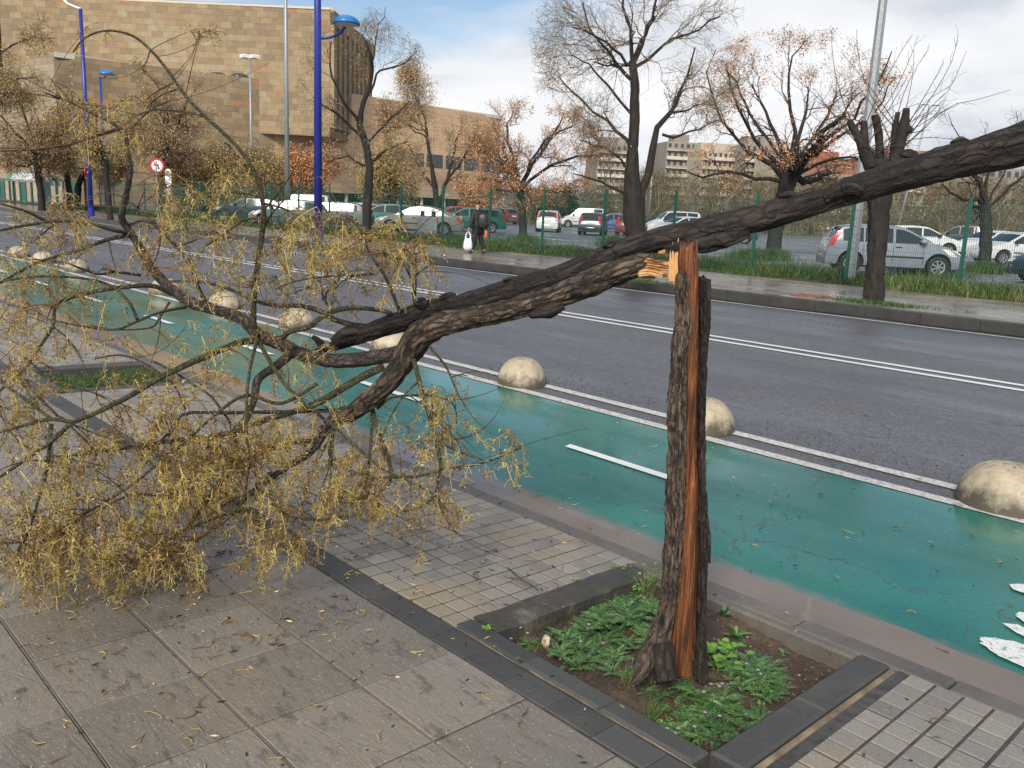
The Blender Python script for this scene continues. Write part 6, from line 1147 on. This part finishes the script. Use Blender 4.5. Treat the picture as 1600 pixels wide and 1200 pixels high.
        if detail:
            for xd in (cuts[1][0]-.05, cuts[2][0]-.06):
                mb = MB(); mb.box((xd+.62 if False else xd-off+.08, s*(side(xd, .84)+.0)-.012, .82), (xd-off+.26, s*(side(xd, .84)+.0)+.022, .855)); mb.build('door_handle', trimd if detail > 1 else pm, t)
            mb = MB()
            for xd in (cuts[0][1]+.02, cuts[1][1]+.03, cuts[2][1]+.02):
                for z_ in np.linspace(.36, zb-.02, 6)[:-1]: h_ = (zb-.38)/5; a_ = [(xd-off-.006, s*(side(xd, z_)+.003), z_), (xd-off+.006, s*(side(xd, z_)+.003), z_), (xd-off+.006, s*(side(xd, z_+h_)+.003), z_+h_), (xd-off-.006, s*(side(xd, z_+h_)+.003), z_+h_)]; mb.add(a_, [(0, 1, 2, 3)])
            mb.build('door_seams', trimd, t)
            mb = MB(); xa, xb_ = xr+RA+.05, xf-RA-.05; y_ = lambda x: s*(side(x, .56)+.008); X_ = np.linspace(xa, xb_, 10); V = []; [V.extend([(x-off, y_(x), .53), (x-off, y_(x), .585)]) for x in X_]; i = np.arange(9); mb.add(V, np.stack([2*i, 2*i+2, 2*i+3, 2*i+1], 1)); mb.build('side_moulding', trimd, t)
    for nm, x_, z_ in (('number_plate', -off-.012, .78 if kind in ('hatch', 'suv', 'van') else .6), ('number_plate', off+.012, .42)):
        mb = MB(); s_ = -1 if x_ < 0 else 1; xx = x_+(.035 if x_ < 0 and kind != 'sedan' else 0)*1; mb.box((min(xx, xx-s_*.02), -.26, z_-.055), (max(xx, xx-s_*.02), .26, z_+.055)); mb.build(nm, platem, t)
    for s_, nm in ((-1, 'rear_bumper'), (1, 'front_bumper')):
        mb = MB(); rings = []
        for zz, ee in ((.26, .0), (.3, .035), (.46, .045), (.52, .02)):
            rings.append([((s_*(off+ee-.0)-s_*.22*abs(y)**3.5), y*(hw(0)+.012), zz) for y in np.linspace(-1, 1, 13)])
        mb.loft(rings, closed=False); mb.build(nm, pm if kind != 'van' else trimd, t, smooth=True)
    if detail > 1:
        mb = MB(); mb.box((off-.03, -.5, .60), (off+.018, .5, .68)); mb.build('grille', trimd, t); mb = MB(); mb.box((off-.02, -.55, .27), (off+.055, .55, .38)); mb.build('air_intake', trimd, t)
        for s in (-1, 1):
            mb = MB(); mb.tubes(np.array([[1.0-off, s*.45, 0], [1.0-off, s*.45, 0]])+np.array([[ws[1]-1.05, 0, zt(ws[1])+.03], [ws[1]-1.05-.35, -s*.05-.5*0, zt(ws[1]-.35)+.03]]), np.array([.008, .008]), 5); mb.build('wiper', trimd, t)
    return t
def pos(px, py): return px, py
SIL = (.20, .225, .265); WHT = (.58, .59, .60); BEI = (.20, .185, .155); TEAL = (.02, .14, .13); NAVY = (.015, .022, .04); DRK = (.03, .032, .036); GRY = (.14, .147, .15)
car('hatch', 1384, 428, -9, SIL, 'silver hatchback seen side-on behind the fence at the right, partly behind the pruned tree', 2, Z=FZP, scale=1.04)
car('hatch', 1435, 398, -14, WHT, 'white hatchback directly behind the silver hatchback', 1, scale=1.05)
car('suv', 1494, 392, 152, DRK, 'dark estate car with red rear light behind the white cars at the right', 1)
car('hatch', 1585, 414, 188, WHT, 'white hatchback cut by the right edge of the photo', 1)
car('hatch', 1545, 402, 200, WHT, 'white hatchback nose-on between the small right tree and the edge', 1)
car('hatch', 1690, 446, 176, NAVY, 'dark blue car whose corner shows at the right edge, nearest of all', 1)
car('hatch', 857, 362, 84, WHT, 'white hatchback seen from behind, right of the orange tree', 1)
car('van', 838, 348, 150, SIL, 'silver people carrier behind the white hatchback, left end of the far row', 1)
car('van', 910, 356, 172, WHT, 'white leisure van with side windows facing left, centre of the car park', 1)
car('hatch', 926, 367, 78, NAVY, 'dark navy hatchback seen from behind, beside the white leisure van', 1)
car('wagon', 962, 357, 186, DRK, 'dark estate car just left of the big twin-trunked tree, farther back', 1)
car('hatch', 955, 362, 178, (.09, .14, .30), 'blue hatchback between the navy hatchback and the big bare tree', 1)
car('hatch', 986, 368, 70, (.16, .03, .03), 'dark red hatchback half hidden behind the big twin-trunked tree', 1)
car('van', 1048, 368, 186, WHT, 'white van just right of the big twin-trunked tree', 1)
car('hatch', 1064, 372, 200, WHT, 'small white hatchback low in front of the white van, just above the log', 1)
car('wagon', 1012, 357, 180, DRK, 'black car roof showing behind the white van right of the big tree', 1)
car('hatch', 1132, 379, 160, DRK, 'dark car mostly hidden under the fallen log', 1)
car('sedan', 655, 366, 176, BEI, 'beige saloon behind the fence, between the forked tree and the service cabinet', 2)
car('wagon', 733, 362, 180, TEAL, 'dark green estate car behind the walking person', 1)
car('hatch', 601, 358, 182, TEAL, 'dark teal car nosing out behind the beige saloon', 1)
car('hatch', 706, 350, 200, (.40, .04, .04), 'red and white hatchback roof behind the beige saloon', 1)
car('wagon', 553, 352, 180, GRY, 'grey estate car right of the blue lamp post', 1)
car('wagon', 515, 356, 178, GRY, 'grey estate car directly behind the blue lamp post', 1)
car('hatch', 452, 356, 182, GRY, 'grey hatchback in front of the white van at the left, by the thin mast', 1)
car('van', 468, 347, 180, WHT, 'white van at the left behind the thin grey mast', 1)
car('wagon', 392, 345, 178, NAVY, 'dark navy car farthest left in the car park', 1)
car('hatch', 782, 350, 130, (.15, .04, .05), 'maroon hatchback with red lamps right of the walking person', 1)
# ================= WALKING PERSON =================
PB = gz(745, 396, FZ); PD = depth(PB); k_ = 1/FPX*PD
def pp(px, py, dd=0.): return P(px, py, PD)+HY*dd
coatm = simple('black_coat', (.012, .013, .016), .7, .3, 12); trou = simple('dark_trousers', (.009, .009, .011), .8, .2, 12); skinm = simple('skin', (.42, .22, .15), .55, .08, 12); hairm = simple('dark_hair', (.012, .009, .008), .7, .3, 30); shoem = simple('black_shoes', (.01, .01, .01), .5, .2)
def skin(name, verts, edges, radii, mat, parent, loc, lvl=2):
    me = bpy.data.meshes.new(name); me.from_pydata([tuple(np.array(v)-loc) for v in verts], edges, []); o = bpy.data.objects.new(name, me); sc.collection.objects.link(o); o.parent = parent
    m = o.modifiers.new('skin', 'SKIN'); m.use_smooth_shade = True
    for sv, r in zip(me.skin_vertices[0].data if me.skin_vertices else [], radii): sv.radius = r if hasattr(r, '__len__') else (r, r)
    if me.skin_vertices: me.skin_vertices[0].data[0].use_root = True
    s = o.modifiers.new('sub', 'SUBSURF'); s.levels = lvl; s.render_levels = lvl; me.materials.append(mat); return o
def addskin(name, verts, edges, radii, mat, parent, loc, lvl=2):
    me = bpy.data.meshes.new(name); me.from_pydata([tuple(np.array(v)-loc) for v in verts], edges, []); o = bpy.data.objects.new(name, me); sc.collection.objects.link(o); o.parent = parent
    m = o.modifiers.new('skin', 'SKIN'); m.use_smooth_shade = True
    for i, r in enumerate(radii): me.skin_vertices[0].data[i].radius = r if hasattr(r, '__len__') else (r, r)
    me.skin_vertices[0].data[0].use_root = True
    s = o.modifiers.new('sub', 'SUBSURF'); s.levels = lvl; s.render_levels = lvl; me.materials.append(mat); return o
person = empty('person', PB, 0, 'person in a dark hooded jacket walking left along the far pavement', 'person'); PO = np.array(PB, float)
hip = pp(747, 358); sp = pp(747, 346); ch = pp(748, 335); nk = pp(747, 326); hd = pp(746, 321); hd2 = pp(745, 317.5)
hL = pp(744.5, 360, -.07); kL = pp(741, 376, -.08); aL = pp(738.5, 391, -.08); tL = pp(733.5, 394.5, -.1)
hR = pp(750, 360, .08); kR = pp(751, 376, .08); aR = pp(757, 390.5, .08); tR = pp(753, 395.2, .07)
sL = pp(741, 331, -.12); eL = pp(737.5, 345, -.15); wL = pp(733.5, 356, -.16); fL = pp(732.2, 360, -.16)
sR = pp(753, 331, .14); eR = pp(756, 345, .2); wR = pp(751, 355, .26); fR = pp(749.5, 359, .27)
V = [hip, sp, ch, nk, hd, hd2, hL, kL, aL, tL, hR, kR, aR, tR, sL, eL, wL, fL, sR, eR, wR, fR]
E_ = [(0, 1), (1, 2), (2, 3), (3, 4), (4, 5), (0, 6), (6, 7), (7, 8), (8, 9), (0, 10), (10, 11), (11, 12), (12, 13), (2, 14), (14, 15), (15, 16), (16, 17), (2, 18), (18, 19), (19, 20), (20, 21)]
rad = [.12, .11, .13, .055, .085, .075, .085, .055, .035, .03, .085, .055, .035, .03, .055, .04, .025, .02, .055, .04, .025, .02]
body = addskin('body', V, E_, rad, skinm, person, PO)
# fingers and face bits are sub-pixel here but present
def fingers(w, f, nm):
    d = unit(f-w); s = unit(np.cross(d, HX+.3*HY)); vs = [w+d*.05]; es = []; rs = [.016]
    for k in range(4): b = f+s*(k-1.5)*.018; vs += [b, b+d*(.035+.008*(k in (1, 2))), b+d*.06-HX*.012]; n = len(vs); es += [(0, n-3), (n-3, n-2), (n-2, n-1)]; rs += [.009, .008, .006]
    vs += [w+d*.05-s*.03, f-s*.045]; n = len(vs); es += [(0, n-2), (n-2, n-1)]; rs += [.01, .008]
    addskin(nm, vs, es, rs, skinm, person, PO, 1)
fingers(wL, fL, 'hand'); fingers(wR, fR, 'hand')
addskin('jacket', [pp(747, 361), sp, ch, pp(747, 328.5), sL+[0, 0, 0], eL, wL, sR, eR, wR], [(0, 1), (1, 2), (2, 3), (2, 4), (4, 5), (5, 6), (2, 7), (7, 8), (8, 9)], [(.20, .18), (.19, .17), (.21, .17), .10, .10, .075, .055, .10, .075, .055], coatm, person, PO)
addskin('trousers', [pp(747, 360), hL, kL, aL, hR, kR, aR], [(0, 1), (1, 2), (2, 3), (0, 4), (4, 5), (5, 6)], [.14, .11, .08, .055, .11, .08, .055], trou, person, PO)
for nm, a, b in (('shoe', aL, tL), ('shoe', aR, tR)): addskin(nm, [a-[0, 0, .02], b+unit(b-a)*.04-[0, 0, .0]], [(0, 1)], [.055, .045], shoem, person, PO, 2)
addskin('hood', [pp(748, 328), pp(750.5, 325.5)], [(0, 1)], [(.13, .10), (.10, .07)], coatm, person, PO)
addskin('hair', [pp(747.3, 319.5, -.03), pp(746.2, 317, -.03)], [(0, 1)], [.112, .10], hairm, person, PO)
mb = MB(); mb.tubes(np.array([pp(742.9, 320.5, -.0), pp(742.2, 321.2, 0)]), np.array([.012, .006]), 6, cap=True); mb.build('nose', skinm, person, loc=PO)
# backpack, carrier bag, orange bottle
def lump(name, c, rx, ry, rz, mat, label, cat, parts=None):
    c = np.array(c); t = empty(name, c, 0, label, cat); mb = MB(); rings = []
    for k in range(14):
        a = -math.pi/2+math.pi*k/13; rr = math.cos(a)**.5; rings.append([(c+HX*rx*rr*math.copysign(abs(math.cos(q))**.7, math.cos(q))*(1+.08*mnoise.noise((q*2, a*3, rx)))+HY*ry*rr*math.copysign(abs(math.sin(q))**.7, math.sin(q))+ZZ*rz*math.sin(a)) for q in np.linspace(0, 6.2832, 18, endpoint=False)])
    mb.loft(rings); mb.build({'backpack': 'pack_body', 'plastic_bag': 'bag_body', 'orange_bottle': 'bottle_body'}[name], mat, t, smooth=True, loc=c); return t, c
t, c = lump('backpack', pp(755, 345.5, -.10), .19, .14, .25, simple('black_nylon', (.016, .016, .018), .45, .3, 20), 'black backpack on the back of the walking person', 'backpack')
mb = MB(); mb.loft([[c+HX*(.14+dx)+HY*.09*math.cos(a)-HY*.03+ZZ*(-.07+.09*math.sin(a)) for a in np.linspace(0, 6.28, 12, endpoint=False)] for dx in (-.03, .06)]); mb.build('front_pocket', trou, t, loc=c)
for s in (-1, 1): u = np.linspace(0, 1, 7); mb = MB(); mb.tubes(np.array([c-HX*(.08+.14*math.sin(math.pi*q))+HY*s*.09+ZZ*(.2-.35*q) for q in u]), np.full(7, .018), 6); mb.build('strap', coatm, t, loc=c)
bagm = Mat('white_plastic'); bagm.col(bagm.ramp(bagm.noise(18, 5), [(.3, (.55, .58, .62)), (.7, (.82, .83, .85))])); bagm.rough(.35); bagm = bagm.m
bc = pp(731.5, 380, -.17); t = empty('plastic_bag', bc, 0, 'white plastic carrier bag hanging from the walking person\'s hand', 'bag'); mb = MB(); rings = []
for z, r in ((-.22, .07), (-.21, .12), (-.12, .155), (0, .145), (.1, .12), (.16, .10)): rings.append([bc+HX*r*math.cos(a)*(1+.14*mnoise.noise((a*3, z*9, 1)))+HY*r*.55*math.sin(a)*(1+.2*mnoise.noise((a*3, z*9, 7)))+ZZ*z for a in np.linspace(0, 6.2832, 24, endpoint=False)])
mb.loft(rings); mb.build('bag_body', bagm, t, smooth=True, loc=bc)
for s in (-1, 1): u = np.linspace(0, 1, 6)[:, None]; a0 = bc+HX*.075*s+ZZ*.15; a1 = fL+[0, 0, -.02]; mb = MB(); mb.tubes((1-u)*a0+u*a1+HX*s*.03*np.sin(u*math.pi), np.linspace(.03, .012, 6), 6); mb.build('handle', bagm, t, smooth=True, loc=bc)
t, c = lump('orange_bottle', pp(759.5, 366, -.12), .045, .045, .12, simple('orange_plastic', (.72, .11, .02), .4, .1), 'orange bottle hanging below the backpack', 'bottle')
mb = MB(); mb.tubes(np.array([c+ZZ*.11, c+ZZ*.17]), np.array([.02, .02]), 8, cap=True); mb.build('cap', trou, t, loc=c)

# ================= WEEDS IN THE NEAR PIT =================
weedm = Mat('weed_leaf'); t = weedm.attr(); weedm.col(weedm.ramp(t, [(0., (.02, .06, .022)), (.4, (.055, .13, .04)), (.75, (.12, .22, .07)), (1., (.26, .34, .13))])); weedm.rough(.45); weedm = weedm.m
brightm = Mat('bright_leaf'); t = brightm.attr(); brightm.col(brightm.ramp(t, [(0., (.04, .12, .015)), (.5, (.09, .24, .025)), (1., (.20, .36, .06))])); brightm.rough(.45); brightm = brightm.m
stemm = simple('weed_stem', (.10, .14, .04), .5, .3, 30); flow = simple('lilac_petals', (.50, .28, .50), .6, .15, 30); yflow = simple('yellow_petals', (.75, .60, .05), .6, .1)
def pitz(x, y): return soilz(x, y)
def fern(mb, st, base, a, L_, tone, el=.5, pairs=9):
    d = np.array([math.cos(a), math.sin(a), 0]); s = np.array([-d[1], d[0], 0]); u = np.linspace(0, 1, 8); bend = random.uniform(.6, 1.0)
    pts = np.array([base+d*L_*q*math.cos(el*(1-q*bend))+ZZ*(L_*(q*math.sin(el)-.55*q*q*math.sin(el)*bend))+s*.06*L_*math.sin(q*2)*random.uniform(-1, 1)*0 for q in u]); st.tubes(pts, np.linspace(.0011, .0005, 8), 3)
    for k in range(pairs):
        q = .22+.78*k/(pairs-1); i = min(6, int(q*7)); f = q*7-i; c = pts[i]*(1-f)+pts[i+1]*f; tg = unit(pts[i+1]-pts[i]); wl = L_*.20*math.sin(math.pi*(.25+.7*q))*random.uniform(.85, 1.15)
        for sg in (-1, 1):
            dd = unit(s*sg+tg*.55+ZZ*random.uniform(-.1, .25)); w = np.cross(dd, ZZ); w = unit(w)*wl*.26; tn = min(1, max(0, tone+random.gauss(0, .1)))
            # two lobes with a fold
            mb.add([c, c+dd*wl*.45+w+ZZ*.001, c+dd*wl, c+dd*wl*.45-w-ZZ*.001, c+dd*wl*.75+w*1.1, c+dd*wl*.75-w*1.1], [(0, 1, 3), (1, 4, 2), (1, 2, 3), (3, 2, 5)], tone=tn)
def leafblade(mb, base, a, el, L_, W_, tone, lobes=0, droop=.5):
    d = np.array([math.cos(a), math.sin(a), 0]); s = np.array([-d[1], d[0], 0]); n = 7; V = []
    for k in range(n):
        q = k/(n-1); c = base+d*L_*q*math.cos(el)+ZZ*(L_*q*math.sin(el)-droop*L_*q*q*.5); w = W_*math.sin(math.pi*min(1, (q*.9+.06)))**.8*(1+(.35*math.sin(q*lobes*6.28) if lobes else 0))/2; V += [c-s*w+ZZ*w*.25, c, c+s*w+ZZ*w*.25]
    f = []
    for k in range(n-1): f += [(3*k, 3*k+3, 3*k+4, 3*k+1), (3*k+1, 3*k+4, 3*k+5, 3*k+2)]
    mb.add(V, f, tone=np.clip(np.repeat(tone, 21)+np.tile([0, .18, 0], 7), 0, 1))
def merge(a, b):
    n0 = a.n; a.v += b.v; a.f += [g+n0 for g in b.f]; a.mi += [np.full(len(g), 1) for g in b.f]; a.a += b.a; a.n += b.n
def clump(label, px, py, rx, ry, n, Lr=(.06, .12), flowers=0, mat=None, tone=.45):
    c0 = gz(px, py, -.15); c0[2] = pitz(c0[0], c0[1]); t = empty('fern_leaved_weed', c0, 0, label, 'weed'); mb = MB(); st = MB(); fl = MB()
    for k in range(n):
        q = gz(px+random.gauss(0, rx*.5), py+random.gauss(0, ry*.5), -.15)
        if not (PLX0+.02 < q[0] < PLX1-.02 and PLY0+.02 < q[1] < PLY1-.02): continue
        b = np.array([q[0], q[1], pitz(q[0], q[1])]); m_ = random.randint(6, 10); a0 = random.uniform(0, 6); tn = tone+random.gauss(0, .14)
        for j in range(m_): fern(mb, st, b, a0+j*6.28/m_+random.uniform(-.3, .3), random.uniform(*Lr), tn, random.uniform(.25, 1.15))
    for k in range(flowers):
        q = gz(px+random.gauss(0, rx*.5), py+random.gauss(0, ry*.5), -.15); b = np.array([q[0], q[1], pitz(q[0], q[1])]); h = random.uniform(.05, .08); st.tubes(np.array([b, b+[0, 0, h]]), np.array([.0008, .0006]), 3)
        fl = MB()
        for m_ in range(5): a = m_*6.28/5; cc = b+[0, 0, h]; d = np.array([math.cos(a), math.sin(a), .25])*.005; e2 = np.array([-d[1], d[0], 0])*.5; fl.add([cc, cc+d+e2, cc+d*1.6, cc+d-e2], [(0, 1, 2, 3)])
        fl.build('flower', flow, t, loc=c0)
    if not mb.n: return
    merge(mb, st); mb.build('leaves', [mat or weedm, stemm], t, loc=c0)
clump('dense feathery green weed clump filling the pit left of the stump', 975, 955, 62, 34, 34, (.06, .12), 5)
clump('feathery weed clump spreading in front and left of the stump', 925, 1020, 62, 38, 28, (.05, .10), 4)
clump('small feathery weed at the left corner of the pit beside the kerb', 818, 1008, 22, 12, 4, (.03, .06), 3)
clump('feathery weed patch by the pebble, left part of the pit', 880, 985, 16, 12, 4, (.03, .06), 2)
clump('sprawling feathery weed at the front of the pit, right of centre', 1115, 1115, 52, 36, 26, (.06, .11), 7)
clump('feathery weed clump along the right inner edge of the pit', 1190, 1072, 42, 28, 20, (.06, .11), 3)
clump('small lilac-flowered weed at the near corner of the pit', 1045, 1150, 42, 14, 9, (.04, .07), 5)
clump('low weed close in front of the dark root of the stump', 1010, 1075, 40, 22, 8, (.04, .07), 2)
clump('tiny dark feathery weeds right behind the stump base', 1020, 985, 14, 20, 5, (.04, .08), 0)
def rosette(name, label, px, py, n, L_, W_, mat, els=(.3, 1.2), lobes=0, spread=0, h=0.):
    c0 = gz(px, py, -.16); c0[2] = pitz(c0[0], c0[1]); t = empty(name, c0, 0, label, 'weed'); mb = MB(); st = MB()
    for k in range(n):
        b = c0+np.array([random.gauss(0, spread), random.gauss(0, spread), 0]); a = k*2.4+random.uniform(-.3, .3); tp = b
        if h: hh = random.uniform(.3, 1)*h; tp = b+np.array([math.cos(a)*hh*.5, math.sin(a)*hh*.5, hh]); st.tubes(np.array([b, (b+tp)/2+[0, 0, hh*.15], tp]), np.array([.0016, .0014, .001]), 4)
        leafblade(mb, tp, a, random.uniform(*els), L_*random.uniform(.6, 1.1), W_*random.uniform(.8, 1.1), random.uniform(.2, .8), lobes)
    if st.n: merge(mb, st)
    mb.build('leaves', [mat, stemm], t, smooth=True, loc=c0)
rosette('leafy_weed', 'bright green broad leafy weed at the right foot of the stump', 1118, 1050, 46, .040, .038, brightm, (-.1, .7), 0, .045, .085)
rosette('rosette_weed', 'rosette with long upright toothed leaves right of the stump', 1148, 992, 13, .085, .02, weedm, (.3, 1.3), 3)
rosette('rosette_weed', 'narrow rosette weed between the stump and the far kerb of the pit', 1130, 970, 9, .08, .02, weedm, (.7, 1.4), 3)
rosette('seedling', 'lone seedling on bare soil near the right end of the pit', 1225, 1018, 6, .035, .013, weedm, (.2, .9))
rosette('leafy_weed', 'straggly leafy weed in the right hand corner of the pit', 1300, 1030, 26, .028, .014, weedm, (0, 1.), 0, .03, .07)
rosette('leafy_weed', 'tall leafy sprig in the back corner of the pit, left of the stump', 1005, 935, 34, .024, .014, brightm, (0, .8), 0, .018, .16)
rosette('leafy_weed', 'serrated leafy weed beside the concrete kerb, back of the feathery clump', 905, 965, 9, .05, .018, weedm, (.3, 1.2), 3, .01)
for lb, px, py, n_, hh in (('pale green grass tuft in front of the stump', 990, 1085, 110, .085), ('bright grass tuft near the front kerb below the stump', 1022, 1120, 120, .075), ('small grass tuft near the left corner of the pit', 840, 1022, 30, .05), ('yellow-green grass tuft amid the feathery weeds', 940, 1010, 60, .07)):
    c0 = gz(px, py, -.16); c0[2] = pitz(c0[0], c0[1]); mb = MB(); a = RNG.uniform(0, 6.28, n_); q = np.abs(RNG.normal(0, .02, n_)); blades(n_, c0[0]+q*np.cos(a), c0[1]+q*np.sin(a), np.full(n_, c0[2]-.004), hh*RNG.uniform(.4, 1.2, n_), np.full(n_, .0022), mb, .65, RNG.uniform(.4, 1, n_)); tag(mb.build('grass_tuft', grassm, loc=c0), lb, 'grass tuft')
def sprig(name, label, q, n, L_):
    t = empty(name, q, 0, label, 'weed'); mb = MB()
    for k in range(n): leafblade(mb, q+np.array([random.gauss(0, .006), random.gauss(0, .006), 0]), random.uniform(0, 6.3), random.uniform(.4, 1.4), L_*random.uniform(.6, 1.1), .007, random.uniform(.3, .9))
    mb.build('leaves', brightm, t, loc=q)
sprig('joint_weed', 'little green sprig growing on the concrete kerb left of the stump', gs(900, 908), 12, .035); sprig('joint_weed', 'yellowish sprig at the back end of the concrete kerb', gs(960, 888), 14, .03); sprig('joint_weed', 'green sprig rooted in the kerb at the left corner of the pit', gs(762, 985), 16, .035)
# pebble, butt, sticks, clods
def rock(name, c, r, mat, label, cat, sq=(1, 1, 1), seed=0, group=None):
    mb = MB(); rings = []
    for k in range(13):
        a = -math.pi/2+math.pi*k/12; rings.append([[c[0]+r*sq[0]*max(.02, math.cos(a))*math.cos(q)*(1+.35*mnoise.noise((math.cos(q)*1.7+seed, math.sin(q)*1.7, a*1.5))), c[1]+r*sq[1]*max(.02, math.cos(a))*math.sin(q)*(1+.35*mnoise.noise((math.cos(q)*1.7+seed, math.sin(q)*1.7, a*1.5))), c[2]+r*sq[2]*math.sin(a)*(1+.2*mnoise.noise((q+seed, a, 3)))] for q in np.linspace(0, 6.2832, 16, endpoint=False)])
    mb.loft(rings); o = mb.build(name, mat, None, loc=c); return tag(o, label, cat, group)
peb = Mat('pale_rock'); peb.col(peb.ramp(peb.noise(60, 6), [(.35, (.30, .22, .15)), (.6, (.62, .52, .40))])); peb.rough(.8); peb.bump(peb.noise(90, 5), .8, .006); peb = peb.m
q = gz(853, 1008, -.14); q[2] = pitz(q[0], q[1])+.018; rock('pebble', q, .021, peb, 'pale angular pebble on the soil at the left of the pit', 'pebble', (.85, .8, 1.35), 2)
q = gz(877, 1016, -.14); q[2] = pitz(q[0], q[1])+.005; mb = MB(); mb.tubes(np.array([q-HX*.017, q, q+HX*.017+HY*.012]), np.array([.0038, .0042, .0042]), 8, cap=True); tag(mb.build('cigarette_butt', white, loc=q), 'white cigarette butt on the soil beside the pebble', 'cigarette butt')
q0 = [gz(x, y, -.14) for x, y in ((1024, 1068), (1060, 1074), (1100, 1078), (1150, 1072))]
for q in q0: q[2] = pitz(q[0], q[1])+.014
tag(blob_tube(q0, [.004, .0055, .005, .003], bough, 'stick', None, q0[0], .2, 10, step=.008, seed=3), 'dead stick lying on the soil in front of the stump', 'stick')
q0 = [gs(x, y)+[0, 0, .006] for x, y in ((792, 888), (812, 905), (828, 915), (841, 924))]; tag(blob_tube(q0, [.002, .0035, .003, .002], bough, 'stick', None, q0[0], .2, 8, step=.008, seed=5), 'thin brown stick lying across the small grooved tiles', 'stick')
crumb = MB()
for _ in range(2600):
    x = random.uniform(PLX0+.01, PLX1-.01); y = random.uniform(PLY0+.01, PLY1-.01); r = random.choice([.002, .003, .004, .007]); z = pitz(x, y); crumb.add([(x, y, z+r), (x-r, y-r*.6, z), (x+r, y-r*.7, z), (x, y+r, z)], [(0, 1, 2), (0, 2, 3), (0, 3, 1)], tone=random.random())
crm = Mat('soil_crumbs'); crm.col(crm.ramp(crm.attr(), [(0., (.02, .013, .008)), (.6, (.07, .045, .028)), (.9, (.15, .11, .075)), (1., (.35, .30, .24))])); crm.rough(.9)
tag(crumb.build('soil_crumbs', crm.m), 'soil crumbs, grit and bark bits in the tree pit', 'soil crumbs', kind='stuff')
